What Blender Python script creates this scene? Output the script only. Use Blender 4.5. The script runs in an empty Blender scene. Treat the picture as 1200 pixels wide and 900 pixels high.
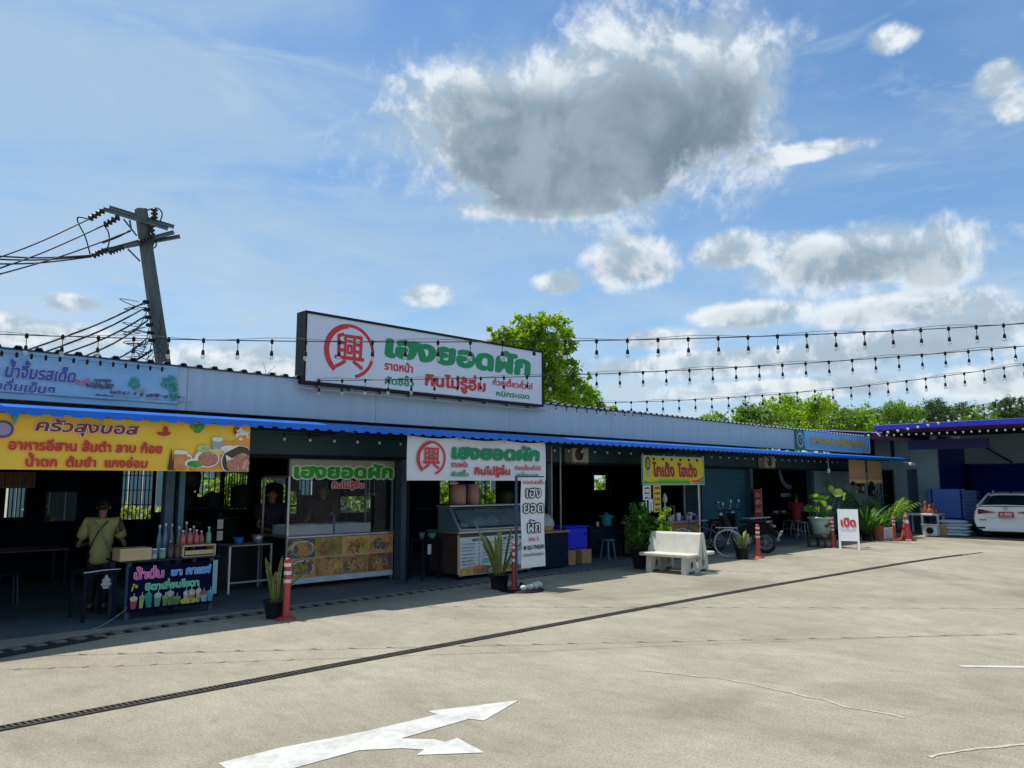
import bpy, math, random
import numpy as np
from mathutils import Vector, Matrix
random.seed(7); rng = np.random.default_rng(7)
sc = bpy.context.scene
COL = sc.collection
PI = math.pi
R = math.radians

# ---------------------------------------------------------------- camera
EYE = 1.7
YAW = R(45.7073)      # direction of view, counter-clockwise from +X (the building runs along +X)
PITCH = R(7.2817)
FPX = 900.0
cam_d = bpy.data.cameras.new('camera'); cam = bpy.data.objects.new('camera', cam_d); COL.objects.link(cam)
cam_d.sensor_width = 36; cam_d.lens = 27.0; cam_d.clip_end = 3000; cam_d.clip_start = 0.05
cam.location = (0, 0, EYE); cam.rotation_euler = (PI/2 + PITCH, 0, YAW - PI/2)
sc.camera = cam

def ray(x, y):
    cx = (x-600)/FPX; cy = -(y-450)/FPX
    h = math.cos(PITCH) - cy*math.sin(PITCH); z = math.sin(PITCH) + cy*math.cos(PITCH)
    return Vector((h*math.cos(YAW) + cx*math.sin(YAW), h*math.sin(YAW) - cx*math.cos(YAW), z))
def G(x, y, z=0.0):               # ground point seen at a pixel of the 1200x900 photograph
    d = ray(x, y); t = (z-EYE)/d.z; return Vector((d.x*t, d.y*t, z))
def Yp(x, y, Y):                  # point on the plane Y = const
    d = ray(x, y); t = Y/d.y; return Vector((d.x*t, Y, EYE + d.z*t))
def Xp(x, y, X):
    d = ray(x, y); t = X/d.x; return Vector((X, d.y*t, EYE + d.z*t))
def Dp(x, y, D):                  # point at a distance along the view
    d = ray(x, y); t = D/(d.x*math.cos(YAW)+d.y*math.sin(YAW)); return Vector((d.x*t, d.y*t, EYE + d.z*t))

# ---------------------------------------------------------------- light
sc.view_settings.view_transform = 'Standard'; sc.view_settings.look = 'None'
sc.view_settings.exposure = 0.3; sc.view_settings.gamma = 1.0
SUN = Vector((-0.145, 0.353, 1.0)).normalized()
sun_d = bpy.data.lights.new('sun', 'SUN'); sun_d.energy = 4.0; sun_d.angle = R(0.5); sun_d.color = (1.0, 0.95, 0.86)
sun = bpy.data.objects.new('sun', sun_d); COL.objects.link(sun)
sun.rotation_euler = (-SUN).to_track_quat('-Z', 'Y').to_euler(); sun.location = (0, 0, 30)

W = bpy.data.worlds.new('World'); sc.world = W; W.use_nodes = True
nt = W.node_tree; nt.nodes.clear()
def N(t, **k):
    n = nt.nodes.new(t)
    for a, b in k.items(): setattr(n, a, b)
    return n
def L(a, b): nt.links.new(a, b)
def val(v, sock):
    if isinstance(v, (int, float)): sock.default_value = v
    elif isinstance(v, (tuple, Vector)): sock.default_value = tuple(v)
    else: L(v, sock)
def M_(op, a, b=0.0, c=None, clamp=False):
    n = N('ShaderNodeMath', operation=op, use_clamp=clamp); val(a, n.inputs[0]); val(b, n.inputs[1])
    if c is not None: val(c, n.inputs[2])
    return n.outputs[0]
def VM(op, a, b=None):
    n = N('ShaderNodeVectorMath', operation=op); val(a, n.inputs[0])
    if b is not None: val(b, n.inputs[1])
    return n.outputs['Value'] if op in ('DOT_PRODUCT', 'LENGTH') else n.outputs[0]
def SS(v, lo, hi, a=0.0, b=1.0):
    n = N('ShaderNodeMapRange', interpolation_type='SMOOTHSTEP'); val(v, n.inputs[0])
    n.inputs[1].default_value = lo; n.inputs[2].default_value = hi; n.inputs[3].default_value = a; n.inputs[4].default_value = b
    return n.outputs[0]
def NZ(v, scale, detail=6, rough=0.55, dist=0.0):
    n = N('ShaderNodeTexNoise'); val(v, n.inputs['Vector']); n.inputs['Scale'].default_value = scale
    n.inputs['Detail'].default_value = detail; n.inputs['Roughness'].default_value = rough; n.inputs['Distortion'].default_value = dist
    return n.outputs['Fac']
def MX(f, a, b):
    n = N('ShaderNodeMix', data_type='RGBA'); val(f, n.inputs[0])
    for q, s in ((a, n.inputs[6]), (b, n.inputs[7])):
        if isinstance(q, tuple): s.default_value = (*q, 1.0)
        else: L(q, s)
    return n.outputs[2]
sky = N('ShaderNodeTexSky', sky_type='NISHITA'); sky.sun_disc = False
sky.sun_elevation = math.asin(SUN.z); sky.sun_rotation = math.atan2(SUN.x, SUN.y)
sky.air_density = 1.0; sky.dust_density = 0.8; sky.ozone_density = 1.0
SKY_S = 0.1
tc = N('ShaderNodeTexCoord'); D = tc.outputs['Generated']
dz = N('ShaderNodeSeparateXYZ'); L(D, dz.inputs[0]); DZ = dz.outputs[2]
# clouds live in the sky by direction: (azimuth-elevation centre, half sizes in radians, softness, darkness of the thick middle)
blobs = [
 ((640, 150), 0.20, 0.10, .95), ((760, 140), 0.155, 0.115, 1.0), ((575, 120), 0.10, 0.055, .7), ((640, 205), 0.15, 0.045, .95), ((730, 75), 0.15, 0.035, .2),
 ((840, 120), 0.065, 0.09, .9), ((640, 240), 0.12, 0.02, .3),
 ((1010, 302), 0.125, 0.040, .55), ((1085, 312), 0.05, 0.03, .45), ((945, 300), 0.05, 0.032, .3),
 ((748, 306), 0.06, 0.032, .3), ((855, 294), 0.05, 0.025, .2), ((880, 368), 0.07, 0.016, .25), ((1055, 362), 0.09, 0.020, .25),
 ((652, 331), 0.028, 0.015, .1), ((502, 346), 0.036, 0.015, .1), ((85, 355), 0.028, 0.010, .1), ((1045, 44), 0.026, 0.016, .0),
 ((1172, 92), 0.026, 0.018, .0), ((1190, 120), .02, .02, 0), ((930, 180), .07, .012, 0), ((30, 388), 0.11, 0.016, .1), ((290, 428), 0.10, 0.028, .15), ((860, 425), .22, .018, .15), ((1060, 405), .14, .022, .2), ((1160, 380), .07, .02, .15), ((1180, 445), .12, .02, .2), ((770, 398), .06, .014, .1), ((940, 455), .16, .014, .15),
]
n_big = NZ(D, 3.2, 3, 0.5); n_mid = NZ(D, 9.0, 9, 0.60, 0.25)
upshift = VM('ADD', D, (0.0, 0.0, 0.022)); n_up = NZ(upshift, 9.0, 9, 0.60, 0.25)
n_fine = NZ(D, 34.0, 7, 0.62, 0.4)
dens = None; dark = None
for (c, a, b, dk) in blobs:
    cd = ray(*c).normalized(); r = cd.cross(Vector((0, 0, 1))).normalized(); u = r.cross(cd)
    q = M_('MULTIPLY', VM('DOT_PRODUCT', D, r/a), VM('DOT_PRODUCT', D, r/a))
    w = M_('MULTIPLY', VM('DOT_PRODUCT', D, u/b), 1.0); w0 = cd.dot(u/b)
    w2 = M_('SUBTRACT', w, w0-.30); w2 = M_('MULTIPLY', w2, w2)
    w = M_('SUBTRACT', w, w0); w = M_('MULTIPLY', w, w)
    s = M_('MULTIPLY', M_('SUBTRACT', 1.0, M_('SQRT', M_('ADD', q, w))), 1.5)
    s = M_('MAXIMUM', s, -1.0)
    s = M_('MULTIPLY', s, SS(VM('DOT_PRODUCT', D, cd), 0.0, 0.1)) if False else s
    front = M_('GREATER_THAN', VM('DOT_PRODUCT', D, cd), 0.0)
    s = M_('SUBTRACT', M_('MULTIPLY', M_('ADD', s, 1.0), front), 1.0)
    s2 = M_('SUBTRACT', 1.0, M_('SQRT', M_('ADD', q, w2)))
    s2 = M_('ADD', s2, M_('MULTIPLY', M_('SUBTRACT', n_mid, .5), 1.5))
    k = M_('MULTIPLY', M_('MULTIPLY', SS(s2, 0.0, 0.55), front), dk)
    dens = s if dens is None else M_('SMOOTH_MAX', dens, s, 0.25)
    dark = k if dark is None else M_('MAXIMUM', dark, k)
nn = M_('SUBTRACT', n_mid, 0.5)
shape = M_('ADD', dens, M_('ADD', M_('MULTIPLY', nn, 1.9), M_('MULTIPLY', M_('SUBTRACT', n_fine, 0.5), 1.25)))
cover = SS(shape, -0.40, 0.50)
thick = SS(shape, 0.05, 0.6)
side = M_('MULTIPLY', M_('SUBTRACT', n_mid, n_up), 5.0)          # lit towards the top of each billow
# general thin veil everywhere
stretch = N('ShaderNodeMapping'); L(D, stretch.inputs[0]); stretch.inputs['Scale'].default_value = (1.0, 1.0, 3.2); stretch.inputs['Rotation'].default_value = (0.25, -0.3, 0.0)
veil = NZ(stretch.outputs[0], 2.6, 8, 0.52, 0.5)
eastness = SS(VM('DOT_PRODUCT', D, ray(1200, 150).normalized()), 0.70, 0.99, 1.0, 0.40)
veil = M_('MULTIPLY', SS(veil, 0.28, 0.62), M_('MULTIPLY', eastness, 0.74))
low = SS(DZ, 0.05, 0.36, 0.95, 0.0)
lown = NZ(stretch.outputs[0], 5.5, 9, 0.6)
low = M_('MULTIPLY', low, SS(lown, 0.36, 0.60, 0.30, 1.0))
K = 1.0/SKY_S
def kc(r, g, b): return (r*K, g*K, b*K)
skyc = N('ShaderNodeHueSaturation'); skyc.inputs['Saturation'].default_value = 1.0; skyc.inputs['Value'].default_value = 1.0; L(sky.outputs[0], skyc.inputs['Color'])
base = MX(1.0, skyc.outputs[0], (.0, .0, .0))
mulk = N('ShaderNodeVectorMath', operation='MULTIPLY'); L(skyc.outputs[0], mulk.inputs[0]); mulk.inputs[1].default_value = (.76, 1.08, 1.28); base = mulk.outputs[0]
wisp = M_('MULTIPLY', M_('MULTIPLY', SS(NZ(stretch.outputs[0], 6.5, 9, 0.62, 1.2), 0.50, 0.72), .55), SS(NZ(D, 2.2, 3, .5), .42, .62))
c0 = MX(wisp, base, kc(.44, .55, .65))
c1 = MX(veil, c0, kc(.36, .49, .62))
c2 = MX(low, c1, kc(.46, .56, .66))
lit = MX(SS(M_('ADD', side, M_('MULTIPLY', nn, 0.8)), -0.35, 0.45), kc(.36, .45, .53), kc(.72, .76, .79))
deep = MX(SS(n_mid, 0.38, 0.68), kc(.14, .20, .25), kc(.26, .33, .385))
cl = MX(M_('MULTIPLY', thick, dark, clamp=True), lit, deep)
c3 = MX(M_('MULTIPLY', cover, 0.93), c2, cl)
# haze right at the horizon
bg = N('ShaderNodeBackground'); bg.inputs[1].default_value = SKY_S; L(c3, bg.inputs[0])
wo = N('ShaderNodeOutputWorld'); L(bg.outputs[0], wo.inputs[0])

# ---------------------------------------------------------------- materials
MATS = {}
def mat(name, col, rough=0.6, metal=0.0, var=0.12, scale=6.0, bump=0.0, bscale=40.0, col2=None, island=0.0,
        alpha=None, trans=0.0, emit=0.0, dirt=0.0, spec=0.5, stretch=(1, 1, 1), coat=0.0):
    if name in MATS: return MATS[name]
    m = bpy.data.materials.new(name); m.use_nodes = True; MATS[name] = m
    t = m.node_tree; b = t.nodes['Principled BSDF']
    def n(ty, **k):
        q = t.nodes.new(ty)
        for a, v in k.items(): setattr(q, a, v)
        return q
    b.inputs['Roughness'].default_value = rough; b.inputs['Metallic'].default_value = metal
    b.inputs['Specular IOR Level'].default_value = spec; b.inputs['Coat Weight'].default_value = coat
    tcn = n('ShaderNodeTexCoord'); mp = n('ShaderNodeMapping'); mp.inputs['Scale'].default_value = stretch
    t.links.new(tcn.outputs['Object'], mp.inputs[0])
    nz = n('ShaderNodeTexNoise'); nz.inputs['Scale'].default_value = scale; nz.inputs['Detail'].default_value = 6
    t.links.new(mp.outputs[0], nz.inputs['Vector'])
    cr = n('ShaderNodeValToRGB')
    a = tuple(max(0, c*(1-var)) for c in col); c2 = col2 or tuple(min(1, c*(1+var)) for c in col)
    if col2: a = col
    cr.color_ramp.elements[0].color = (*a, 1); cr.color_ramp.elements[1].color = (*c2, 1)
    cr.color_ramp.elements[0].position = 0.3; cr.color_ramp.elements[1].position = 0.7
    t.links.new(nz.outputs['Fac'], cr.inputs[0]); out = cr.outputs[0]
    if island > 0:
        ge = n('ShaderNodeNewGeometry'); mr = n('ShaderNodeMapRange'); mr.inputs[3].default_value = 1-island; mr.inputs[4].default_value = 1+island
        t.links.new(ge.outputs['Random Per Island'], mr.inputs[0])
        mu = n('ShaderNodeMix', data_type='RGBA', blend_type='MULTIPLY'); mu.inputs[0].default_value = 1
        t.links.new(out, mu.inputs[6]); t.links.new(mr.outputs[0], mu.inputs[7]); out = mu.outputs[2]
    if dirt > 0:
        n2 = n('ShaderNodeTexNoise'); n2.inputs['Scale'].default_value = scale*0.35; n2.inputs['Detail'].default_value = 8; n2.inputs['Roughness'].default_value = 0.7
        t.links.new(tcn.outputs['Object'], n2.inputs['Vector'])
        mr = n('ShaderNodeMapRange'); mr.inputs[1].default_value = 0.45; mr.inputs[2].default_value = 0.75; mr.inputs[3].default_value = 0; mr.inputs[4].default_value = dirt
        t.links.new(n2.outputs['Fac'], mr.inputs[0])
        mu = n('ShaderNodeMix', data_type='RGBA'); t.links.new(mr.outputs[0], mu.inputs[0]); t.links.new(out, mu.inputs[6]); mu.inputs[7].default_value = (.12, .10, .08, 1); out = mu.outputs[2]
    t.links.new(out, b.inputs['Base Color'])
    if bump > 0:
        n3 = n('ShaderNodeTexNoise'); n3.inputs['Scale'].default_value = bscale; n3.inputs['Detail'].default_value = 5
        t.links.new(mp.outputs[0], n3.inputs['Vector'])
        bp = n('ShaderNodeBump'); bp.inputs['Strength'].default_value = bump; bp.inputs['Distance'].default_value = 0.01
        t.links.new(n3.outputs['Fac'], bp.inputs['Height']); t.links.new(bp.outputs[0], b.inputs['Normal'])
    if alpha is not None: b.inputs['Alpha'].default_value = alpha
    if trans > 0: b.inputs['Transmission Weight'].default_value = trans
    if emit > 0: b.inputs['Emission Strength'].default_value = emit; b.inputs['Emission Color'].default_value = (*col, 1)
    return m
def leafmat(name, ca, cb, tr=0.45):
    if name in MATS: return MATS[name]
    m = bpy.data.materials.new(name); m.use_nodes = True; MATS[name] = m; t = m.node_tree; b = t.nodes['Principled BSDF']
    ge = t.nodes.new('ShaderNodeNewGeometry'); cr = t.nodes.new('ShaderNodeValToRGB')
    cr.color_ramp.elements[0].color = (*ca, 1); cr.color_ramp.elements[1].color = (*cb, 1)
    t.links.new(ge.outputs['Random Per Island'], cr.inputs[0]); t.links.new(cr.outputs[0], b.inputs['Base Color'])
    b.inputs['Roughness'].default_value = 0.55
    tl = t.nodes.new('ShaderNodeBsdfTranslucent'); mu = t.nodes.new('ShaderNodeMix'); mu.data_type = 'RGBA'; mu.blend_type = 'MULTIPLY'; mu.inputs[0].default_value = 1
    t.links.new(cr.outputs[0], mu.inputs[6]); mu.inputs[7].default_value = (1.5, 1.6, .6, 1); t.links.new(mu.outputs[2], tl.inputs[0])
    ms = t.nodes.new('ShaderNodeMixShader'); ms.inputs[0].default_value = tr
    t.links.new(b.outputs[0], ms.inputs[1]); t.links.new(tl.outputs[0], ms.inputs[2]); t.links.new(ms.outputs[0], t.nodes['Material Output'].inputs[0])
    return m
def glassmat(name, col, alpha=0.35, rough=0.03):
    m = mat(name, col, rough, var=0.02, alpha=alpha, spec=0.8); return m

def ground_material():
    m = bpy.data.materials.new('lot_concrete'); m.use_nodes = True; t = m.node_tree; b = t.nodes['Principled BSDF']
    def n(ty, **k):
        q = t.nodes.new(ty)
        for a, v in k.items(): setattr(q, a, v)
        return q
    tcn = n('ShaderNodeTexCoord'); O = tcn.outputs['Object']
    def noise(sc_, det, ro, st=(1, 1, 1), rot=0, di=0.0):
        mp = n('ShaderNodeMapping'); mp.inputs['Scale'].default_value = st; mp.inputs['Rotation'].default_value = (0, 0, rot); t.links.new(O, mp.inputs[0])
        q = n('ShaderNodeTexNoise'); q.inputs['Scale'].default_value = sc_; q.inputs['Detail'].default_value = det; q.inputs['Roughness'].default_value = ro; q.inputs['Distortion'].default_value = di
        t.links.new(mp.outputs[0], q.inputs['Vector']); return q.outputs['Fac']
    def ramp(f, els):
        q = n('ShaderNodeValToRGB'); e = q.color_ramp.elements
        e[0].position, e[0].color = els[0][0], (*els[0][1], 1); e[1].position, e[1].color = els[-1][0], (*els[-1][1], 1)
        for p_, c_ in els[1:-1]: x = e.new(p_); x.color = (*c_, 1)
        t.links.new(f, q.inputs[0]); return q.outputs[0]
    def mix(f, a, c, bt='MIX'):
        q = n('ShaderNodeMix', data_type='RGBA', blend_type=bt)
        if isinstance(f, float): q.inputs[0].default_value = f
        else: t.links.new(f, q.inputs[0])
        for s_, v in ((q.inputs[6], a), (q.inputs[7], c)):
            if isinstance(v, tuple): s_.default_value = (*v, 1)
            else: t.links.new(v, s_)
        return q.outputs[2]
    c = ramp(noise(0.35, 8, .6, di=.6), [(.3, (.335, .302, .228)), (.5, (.385, .350, .272)), (.7, (.43, .395, .312))])
    c = mix(0.55, c, ramp(noise(1.6, 9, .68, (1, .35, 1), .15, 1.2), [(.3, (.66, .66, .65)), (.5, (.89, .89, .89)), (.7, (1.03, 1.03, 1.03))]), 'MULTIPLY')
    c = mix(0.8, c, ramp(noise(55, 6, .75), [(.30, (.35, .34, .33)), (.5, (.93, .93, .93)), (.70, (1.30, 1.29, 1.25))]), 'MULTIPLY')
    c = mix(0.7, c, ramp(noise(9, 10, .75, (1, .5, 1), .2, .6), [(.32, (.78, .77, .74)), (.5, (.97, .97, .97)), (.68, (1.12, 1.12, 1.11))]), 'MULTIPLY')
    c = mix(0.6, c, ramp(noise(.8, 5, .6, di=.8), [(.36, (.78, .77, .75)), (.6, (1.0, 1, 1))]), 'MULTIPLY')
    # darker worn patch with exposed aggregate
    pm = ramp(noise(.22, 6, .6, di=1.0), [(.50, (0, 0, 0)), (.60, (1, 1, 1))])
    c = mix(pm, c, mix(1.0, c, (.80, .80, .80), 'MULTIPLY'))
    # small oil drips and pebbles
    vo = n('ShaderNodeTexVoronoi'); vo.inputs['Scale'].default_value = 1.3; vo.inputs['Randomness'].default_value = 1; t.links.new(O, vo.inputs['Vector'])
    c = mix(ramp(vo.outputs['Distance'], [(.018, (1, 1, 1)), (.032, (0, 0, 0))]), c, (.06, .055, .05))
    v2 = n('ShaderNodeTexVoronoi'); v2.inputs['Scale'].default_value = 26; t.links.new(O, v2.inputs['Vector'])
    c = mix(ramp(v2.outputs['Distance'], [(.06, (1, 1, 1)), (.11, (0, 0, 0))]), c, mix(.5, c, (.10, .09, .08)))
    t.links.new(c, b.inputs['Base Color']); b.inputs['Roughness'].default_value = .9; b.inputs['Specular IOR Level'].default_value = .25
    bp = n('ShaderNodeBump'); bp.inputs['Strength'].default_value = .5; bp.inputs['Distance'].default_value = .006
    t.links.new(noise(60, 8, .7), bp.inputs['Height']); t.links.new(bp.outputs[0], b.inputs['Normal'])
    return m

# ---------------------------------------------------------------- mesh helpers
class MB:
    def __init__(s): s.v = []; s.f = []; s.smooth = []
    def add(s, vs, fs, smooth=False):
        o = len(s.v); s.v += [tuple(v) for v in vs]; s.f += [tuple(i+o for i in f) for f in fs]; s.smooth += [smooth]*len(fs); return s
    def box(s, x0, x1, y0, y1, z0, z1, M=None):
        vs = [Vector(p) for p in ((x0,y0,z0),(x1,y0,z0),(x1,y1,z0),(x0,y1,z0),(x0,y0,z1),(x1,y0,z1),(x1,y1,z1),(x0,y1,z1))]
        if M is not None: vs = [M @ v for v in vs]
        return s.add(vs, [(0,3,2,1),(4,5,6,7),(0,1,5,4),(1,2,6,5),(2,3,7,6),(3,0,4,7)])
    def cbox(s, x0, x1, y0, y1, z0, z1, c=0.01, M=None):    # chamfered box
        vs = []; 
        for (ix, x, sx) in ((0,x0,1),(1,x1,-1)):
            for (y, sy) in ((y0,1),(y1,-1)):
                for (z, sz) in ((z0,1),(z1,-1)):
                    vs += [(x+sx*c, y+sy*c, z), (x+sx*c, y, z+sz*c), (x, y+sy*c, z+sz*c)]
        P = [Vector(v) if M is None else M @ Vector(v) for v in vs]
        def I(a, b, c_, k): return (a*4+b*2+c_)*3+k
        f = []
        for b2 in (0,1):
            pass
        for z in (0,1): q = [I(0,0,z,0), I(1,0,z,0), I(1,1,z,0), I(0,1,z,0)]; f.append(q if z else q[::-1])
        for y in (0,1): q = [I(0,y,0,1), I(1,y,0,1), I(1,y,1,1), I(0,y,1,1)]; f.append(q[::-1] if y else q)
        for x in (0,1): q = [I(x,0,0,2), I(x,1,0,2), I(x,1,1,2), I(x,0,1,2)]; f.append(q if x else q[::-1])
        for x in (0,1):
            for y in (0,1): f.append([I(x,y,0,1), I(x,y,1,1), I(x,y,1,2), I(x,y,0,2)])
            for z in (0,1): f.append([I(x,0,z,0), I(x,1,z,0), I(x,1,z,2), I(x,0,z,2)])
        for y in (0,1):
            for z in (0,1): f.append([I(0,y,z,0), I(1,y,z,0), I(1,y,z,1), I(0,y,z,1)])
        for x in (0,1):
            for y in (0,1):
                for z in (0,1): f.append([I(x,y,z,0), I(x,y,z,1), I(x,y,z,2)])
        return s.add(P, f)
    def quad(s, a, b, c, d): return s.add([a, b, c, d], [(0,1,2,3)])
    def tube(s, pts, r, n=6, cap=True, smooth=True):
        pts = [Vector(p) for p in pts]; rs = r if isinstance(r, (list, tuple)) else [r]*len(pts)
        vs = []; fs = []; prev = None
        for i, p in enumerate(pts):
            t = (pts[min(i+1, len(pts)-1)] - pts[max(i-1, 0)]).normalized()
            if prev is None:
                a = Vector((0,0,1)) if abs(t.z) < 0.9 else Vector((1,0,0)); u = t.cross(a).normalized()
            else: u = (prev - t*prev.dot(t)).normalized()
            prev = u; w = t.cross(u)
            for k in range(n):
                an = 2*PI*k/n; vs.append(p + (u*math.cos(an) + w*math.sin(an))*rs[i])
        for i in range(len(pts)-1):
            for k in range(n): fs.append((i*n+k, i*n+(k+1)%n, (i+1)*n+(k+1)%n, (i+1)*n+k))
        s.add(vs, fs, smooth)
        if cap: s.add(vs[:n], [tuple(range(n))[::-1]]); s.add(vs[-n:], [tuple(range(n))])
        return s
    def lathe(s, prof, c=(0,0,0), n=16, smooth=True, M=None, sx=1, sy=1):
        vs = []; fs = []; c = Vector(c)
        for (r, z) in prof:
            for k in range(n):
                an = 2*PI*k/n; v = Vector((r*math.cos(an)*sx, r*math.sin(an)*sy, z)); vs.append((M @ v if M is not None else v) + c)
        for i in range(len(prof)-1):
            for k in range(n): fs.append((i*n+k, i*n+(k+1)%n, (i+1)*n+(k+1)%n, (i+1)*n+k))
        s.add(vs, fs, smooth)
        if prof[0][0] > 0.001: s.add(vs[:n], [tuple(range(n))[::-1]])
        if prof[-1][0] > 0.001: s.add(vs[-n:], [tuple(range(n))])
        return s
    def prism(s, poly, y0, y1, axis='y', M=None):           # polygon extruded along an axis
        def mk(p, t): return Vector((p[0], t, p[1])) if axis == 'y' else (Vector((t, p[0], p[1])) if axis == 'x' else Vector((p[0], p[1], t)))
        a = [mk(p, y0) for p in poly]; b = [mk(p, y1) for p in poly]; n = len(poly)
        vs = a + b
        if M is not None: vs = [M @ v for v in vs]
        return s.add(vs, [tuple(range(n)), tuple(range(n, 2*n))[::-1]] + [(i, i+n, (i+1)%n+n, (i+1)%n) for i in range(n)])
    def torus(s, c, R0, r0, n=28, m=6, M=None):
        vs = []; fs = []; c = Vector(c)
        for i in range(n):
            a = 2*PI*i/n
            for k in range(m):
                b = 2*PI*k/m; v = Vector(((R0+r0*math.cos(b))*math.cos(a), r0*math.sin(b), (R0+r0*math.cos(b))*math.sin(a)))
                vs.append((M @ v if M is not None else v) + c)
        for i in range(n):
            for k in range(m): fs.append((i*m+k, i*m+(k+1)%m, ((i+1)%n)*m+(k+1)%m, ((i+1)%n)*m+k))
        return s.add(vs, fs, True)

def wloc(o):
    p = Vector((0,0,0))
    while o is not None: p += o.location; o = o.parent
    return p
def mesh_of(name, mb, m, off=Vector((0,0,0))):
    me = bpy.data.meshes.new(name)
    me.from_pydata([(v[0]-off.x, v[1]-off.y, v[2]-off.z) for v in mb.v], [], mb.f)
    me.polygons.foreach_set('use_smooth', mb.smooth)
    if m is not None: me.materials.append(m)
    return me
def part(name, mb, m, parent, label=None, kind=None):
    o = bpy.data.objects.new(name, mesh_of(name, mb, m, wloc(parent))); COL.objects.link(o); o.parent = parent
    if label: o['label'] = label
    if kind: o['kind'] = kind
    return o
def tag(o, label, cat, group=None):
    o['label'] = label; o['category'] = cat
    if group: o['group'] = group
    return o
def thing(name, label, cat, loc=(0,0,0), group=None):
    o = bpy.data.objects.new(name, None); COL.objects.link(o); o.location = loc; o.empty_display_size = 0.2
    return tag(o, label, cat, group)
def solo(name, mb, m, label, cat, loc=(0,0,0), group=None):
    o = bpy.data.objects.new(name, mesh_of(name, mb, m, Vector(loc))); COL.objects.link(o); o.location = loc
    return tag(o, label, cat, group)
def struct(name, mb, m, parent=None):
    o = bpy.data.objects.new(name, mesh_of(name, mb, m)); COL.objects.link(o)
    if parent is None: o['kind'] = 'structure'
    else: o.parent = parent
    return o
def copy_tree(o, parent=None):
    c = o.copy(); COL.objects.link(c)
    if parent is not None: c.parent = parent
    for ch in [x for x in KIDS(o)]: copy_tree(ch, c)
    return c
def KIDS(o): return list(o.children)
def piece(name, src, parent, loc, rot=None):                # a copy that shares mesh data
    c = src.copy(); c.name = name; COL.objects.link(c); c.parent = parent; c.location = loc
    if rot: c.rotation_euler = rot
    return c
def turn(o, a): o.rotation_euler = (0, 0, a)

# ---------------------------------------------------------------- writing
_gl = {}
UP = set('\u0e31\u0e34\u0e35\u0e36\u0e37\u0e47\u0e4d'); TONE = set('\u0e48\u0e49\u0e4a\u0e4b\u0e4c'); DOWN = set('\u0e38\u0e39')
def _eval(s, bold):
    c = bpy.data.curves.new('lettering', 'FONT'); c.body = s; c.resolution_u = 3; c.offset = bold
    o = bpy.data.objects.new('lettering', c)
    me = bpy.data.meshes.new_from_object(o)
    n = len(me.vertices); a = np.zeros(n*3); me.vertices.foreach_get('co', a); a = a.reshape(-1, 3)
    f = [tuple(p.vertices) for p in me.polygons]
    bpy.data.objects.remove(o); bpy.data.curves.remove(c); bpy.data.meshes.remove(me)
    return a[:, :2], f
def glyph(ch, bold):
    k = (ch, bold)
    if k not in _gl:
        bar = _gl.get('bar')
        if bar is None: bar = _eval('|', 0)[0][:, 0].min(); _gl['bar'] = bar
        a2 = _eval(ch+'|', 0)[0]; adv = a2[:, 0].max() - _eval('|', 0)[0][:, 0].max()
        v, f = _eval(ch, bold) if ch.strip() else (np.zeros((0, 2)), [])
        _gl[k] = (v, f, adv)
    return _gl[k]
def letters(s, bold=0.02):
    cjk = ord(s[0]) > 0x2000
    b0 = 0.0; ex = bold
    V, F = letters0(s, b0)
    if ex <= .002: return [(V, F)]
    out = [(V, F)]; k = 8 if ex > .028 else 4
    for j in range(k):
        a = 2*PI*j/k + (0 if cjk or k > 4 else PI/4); out.append((V + np.array([math.cos(a)*ex, math.sin(a)*ex]), F))
    if ex > .045:
        for j in range(4): a = 2*PI*j/4; out.append((V + np.array([math.cos(a)*ex*.5, math.sin(a)*ex*.5]), F))
    return out
def letters0(s, bold=0.02):
    vs = []; fs = []; x = 0; n = 0; prev = ''; s = s.replace('\u0e33', '\u0e4d\u0e32'); i = 0
    chars = list(s)
    for j, ch in enumerate(chars):       # tone mark typed before the small circle: draw it raised
        v, f, adv = glyph(ch, bold)
        if len(v):
            w = v.copy()
            w[:, 0] += x
            if ch in TONE:
                nxt = chars[j+1] if j+1 < len(chars) else ''
                if prev in UP or nxt == '\u0e4d': w[:, 1] += 0.19
            vs.append(w); fs += [tuple(q+n for q in p) for p in f]; n += len(w)
        if ch not in UP and ch not in TONE and ch not in DOWN: x += adv
        prev = ch if ch not in TONE else prev
    V = np.vstack(vs); return V, fs
def flat_part(name, V, F, m, parent, o, xd, up, label=None, warp=None, thick=0.0, kind=None):
    o = Vector(o); xd = Vector(xd).normalized(); up = Vector(up).normalized()
    mb = MB(); pts = [o + xd*a + up*b for a, b in V]
    if warp: pts = [p + warp(p) for p in pts]
    mb.add(pts, F)
    return part(name, mb, m, parent, label, kind)
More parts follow.
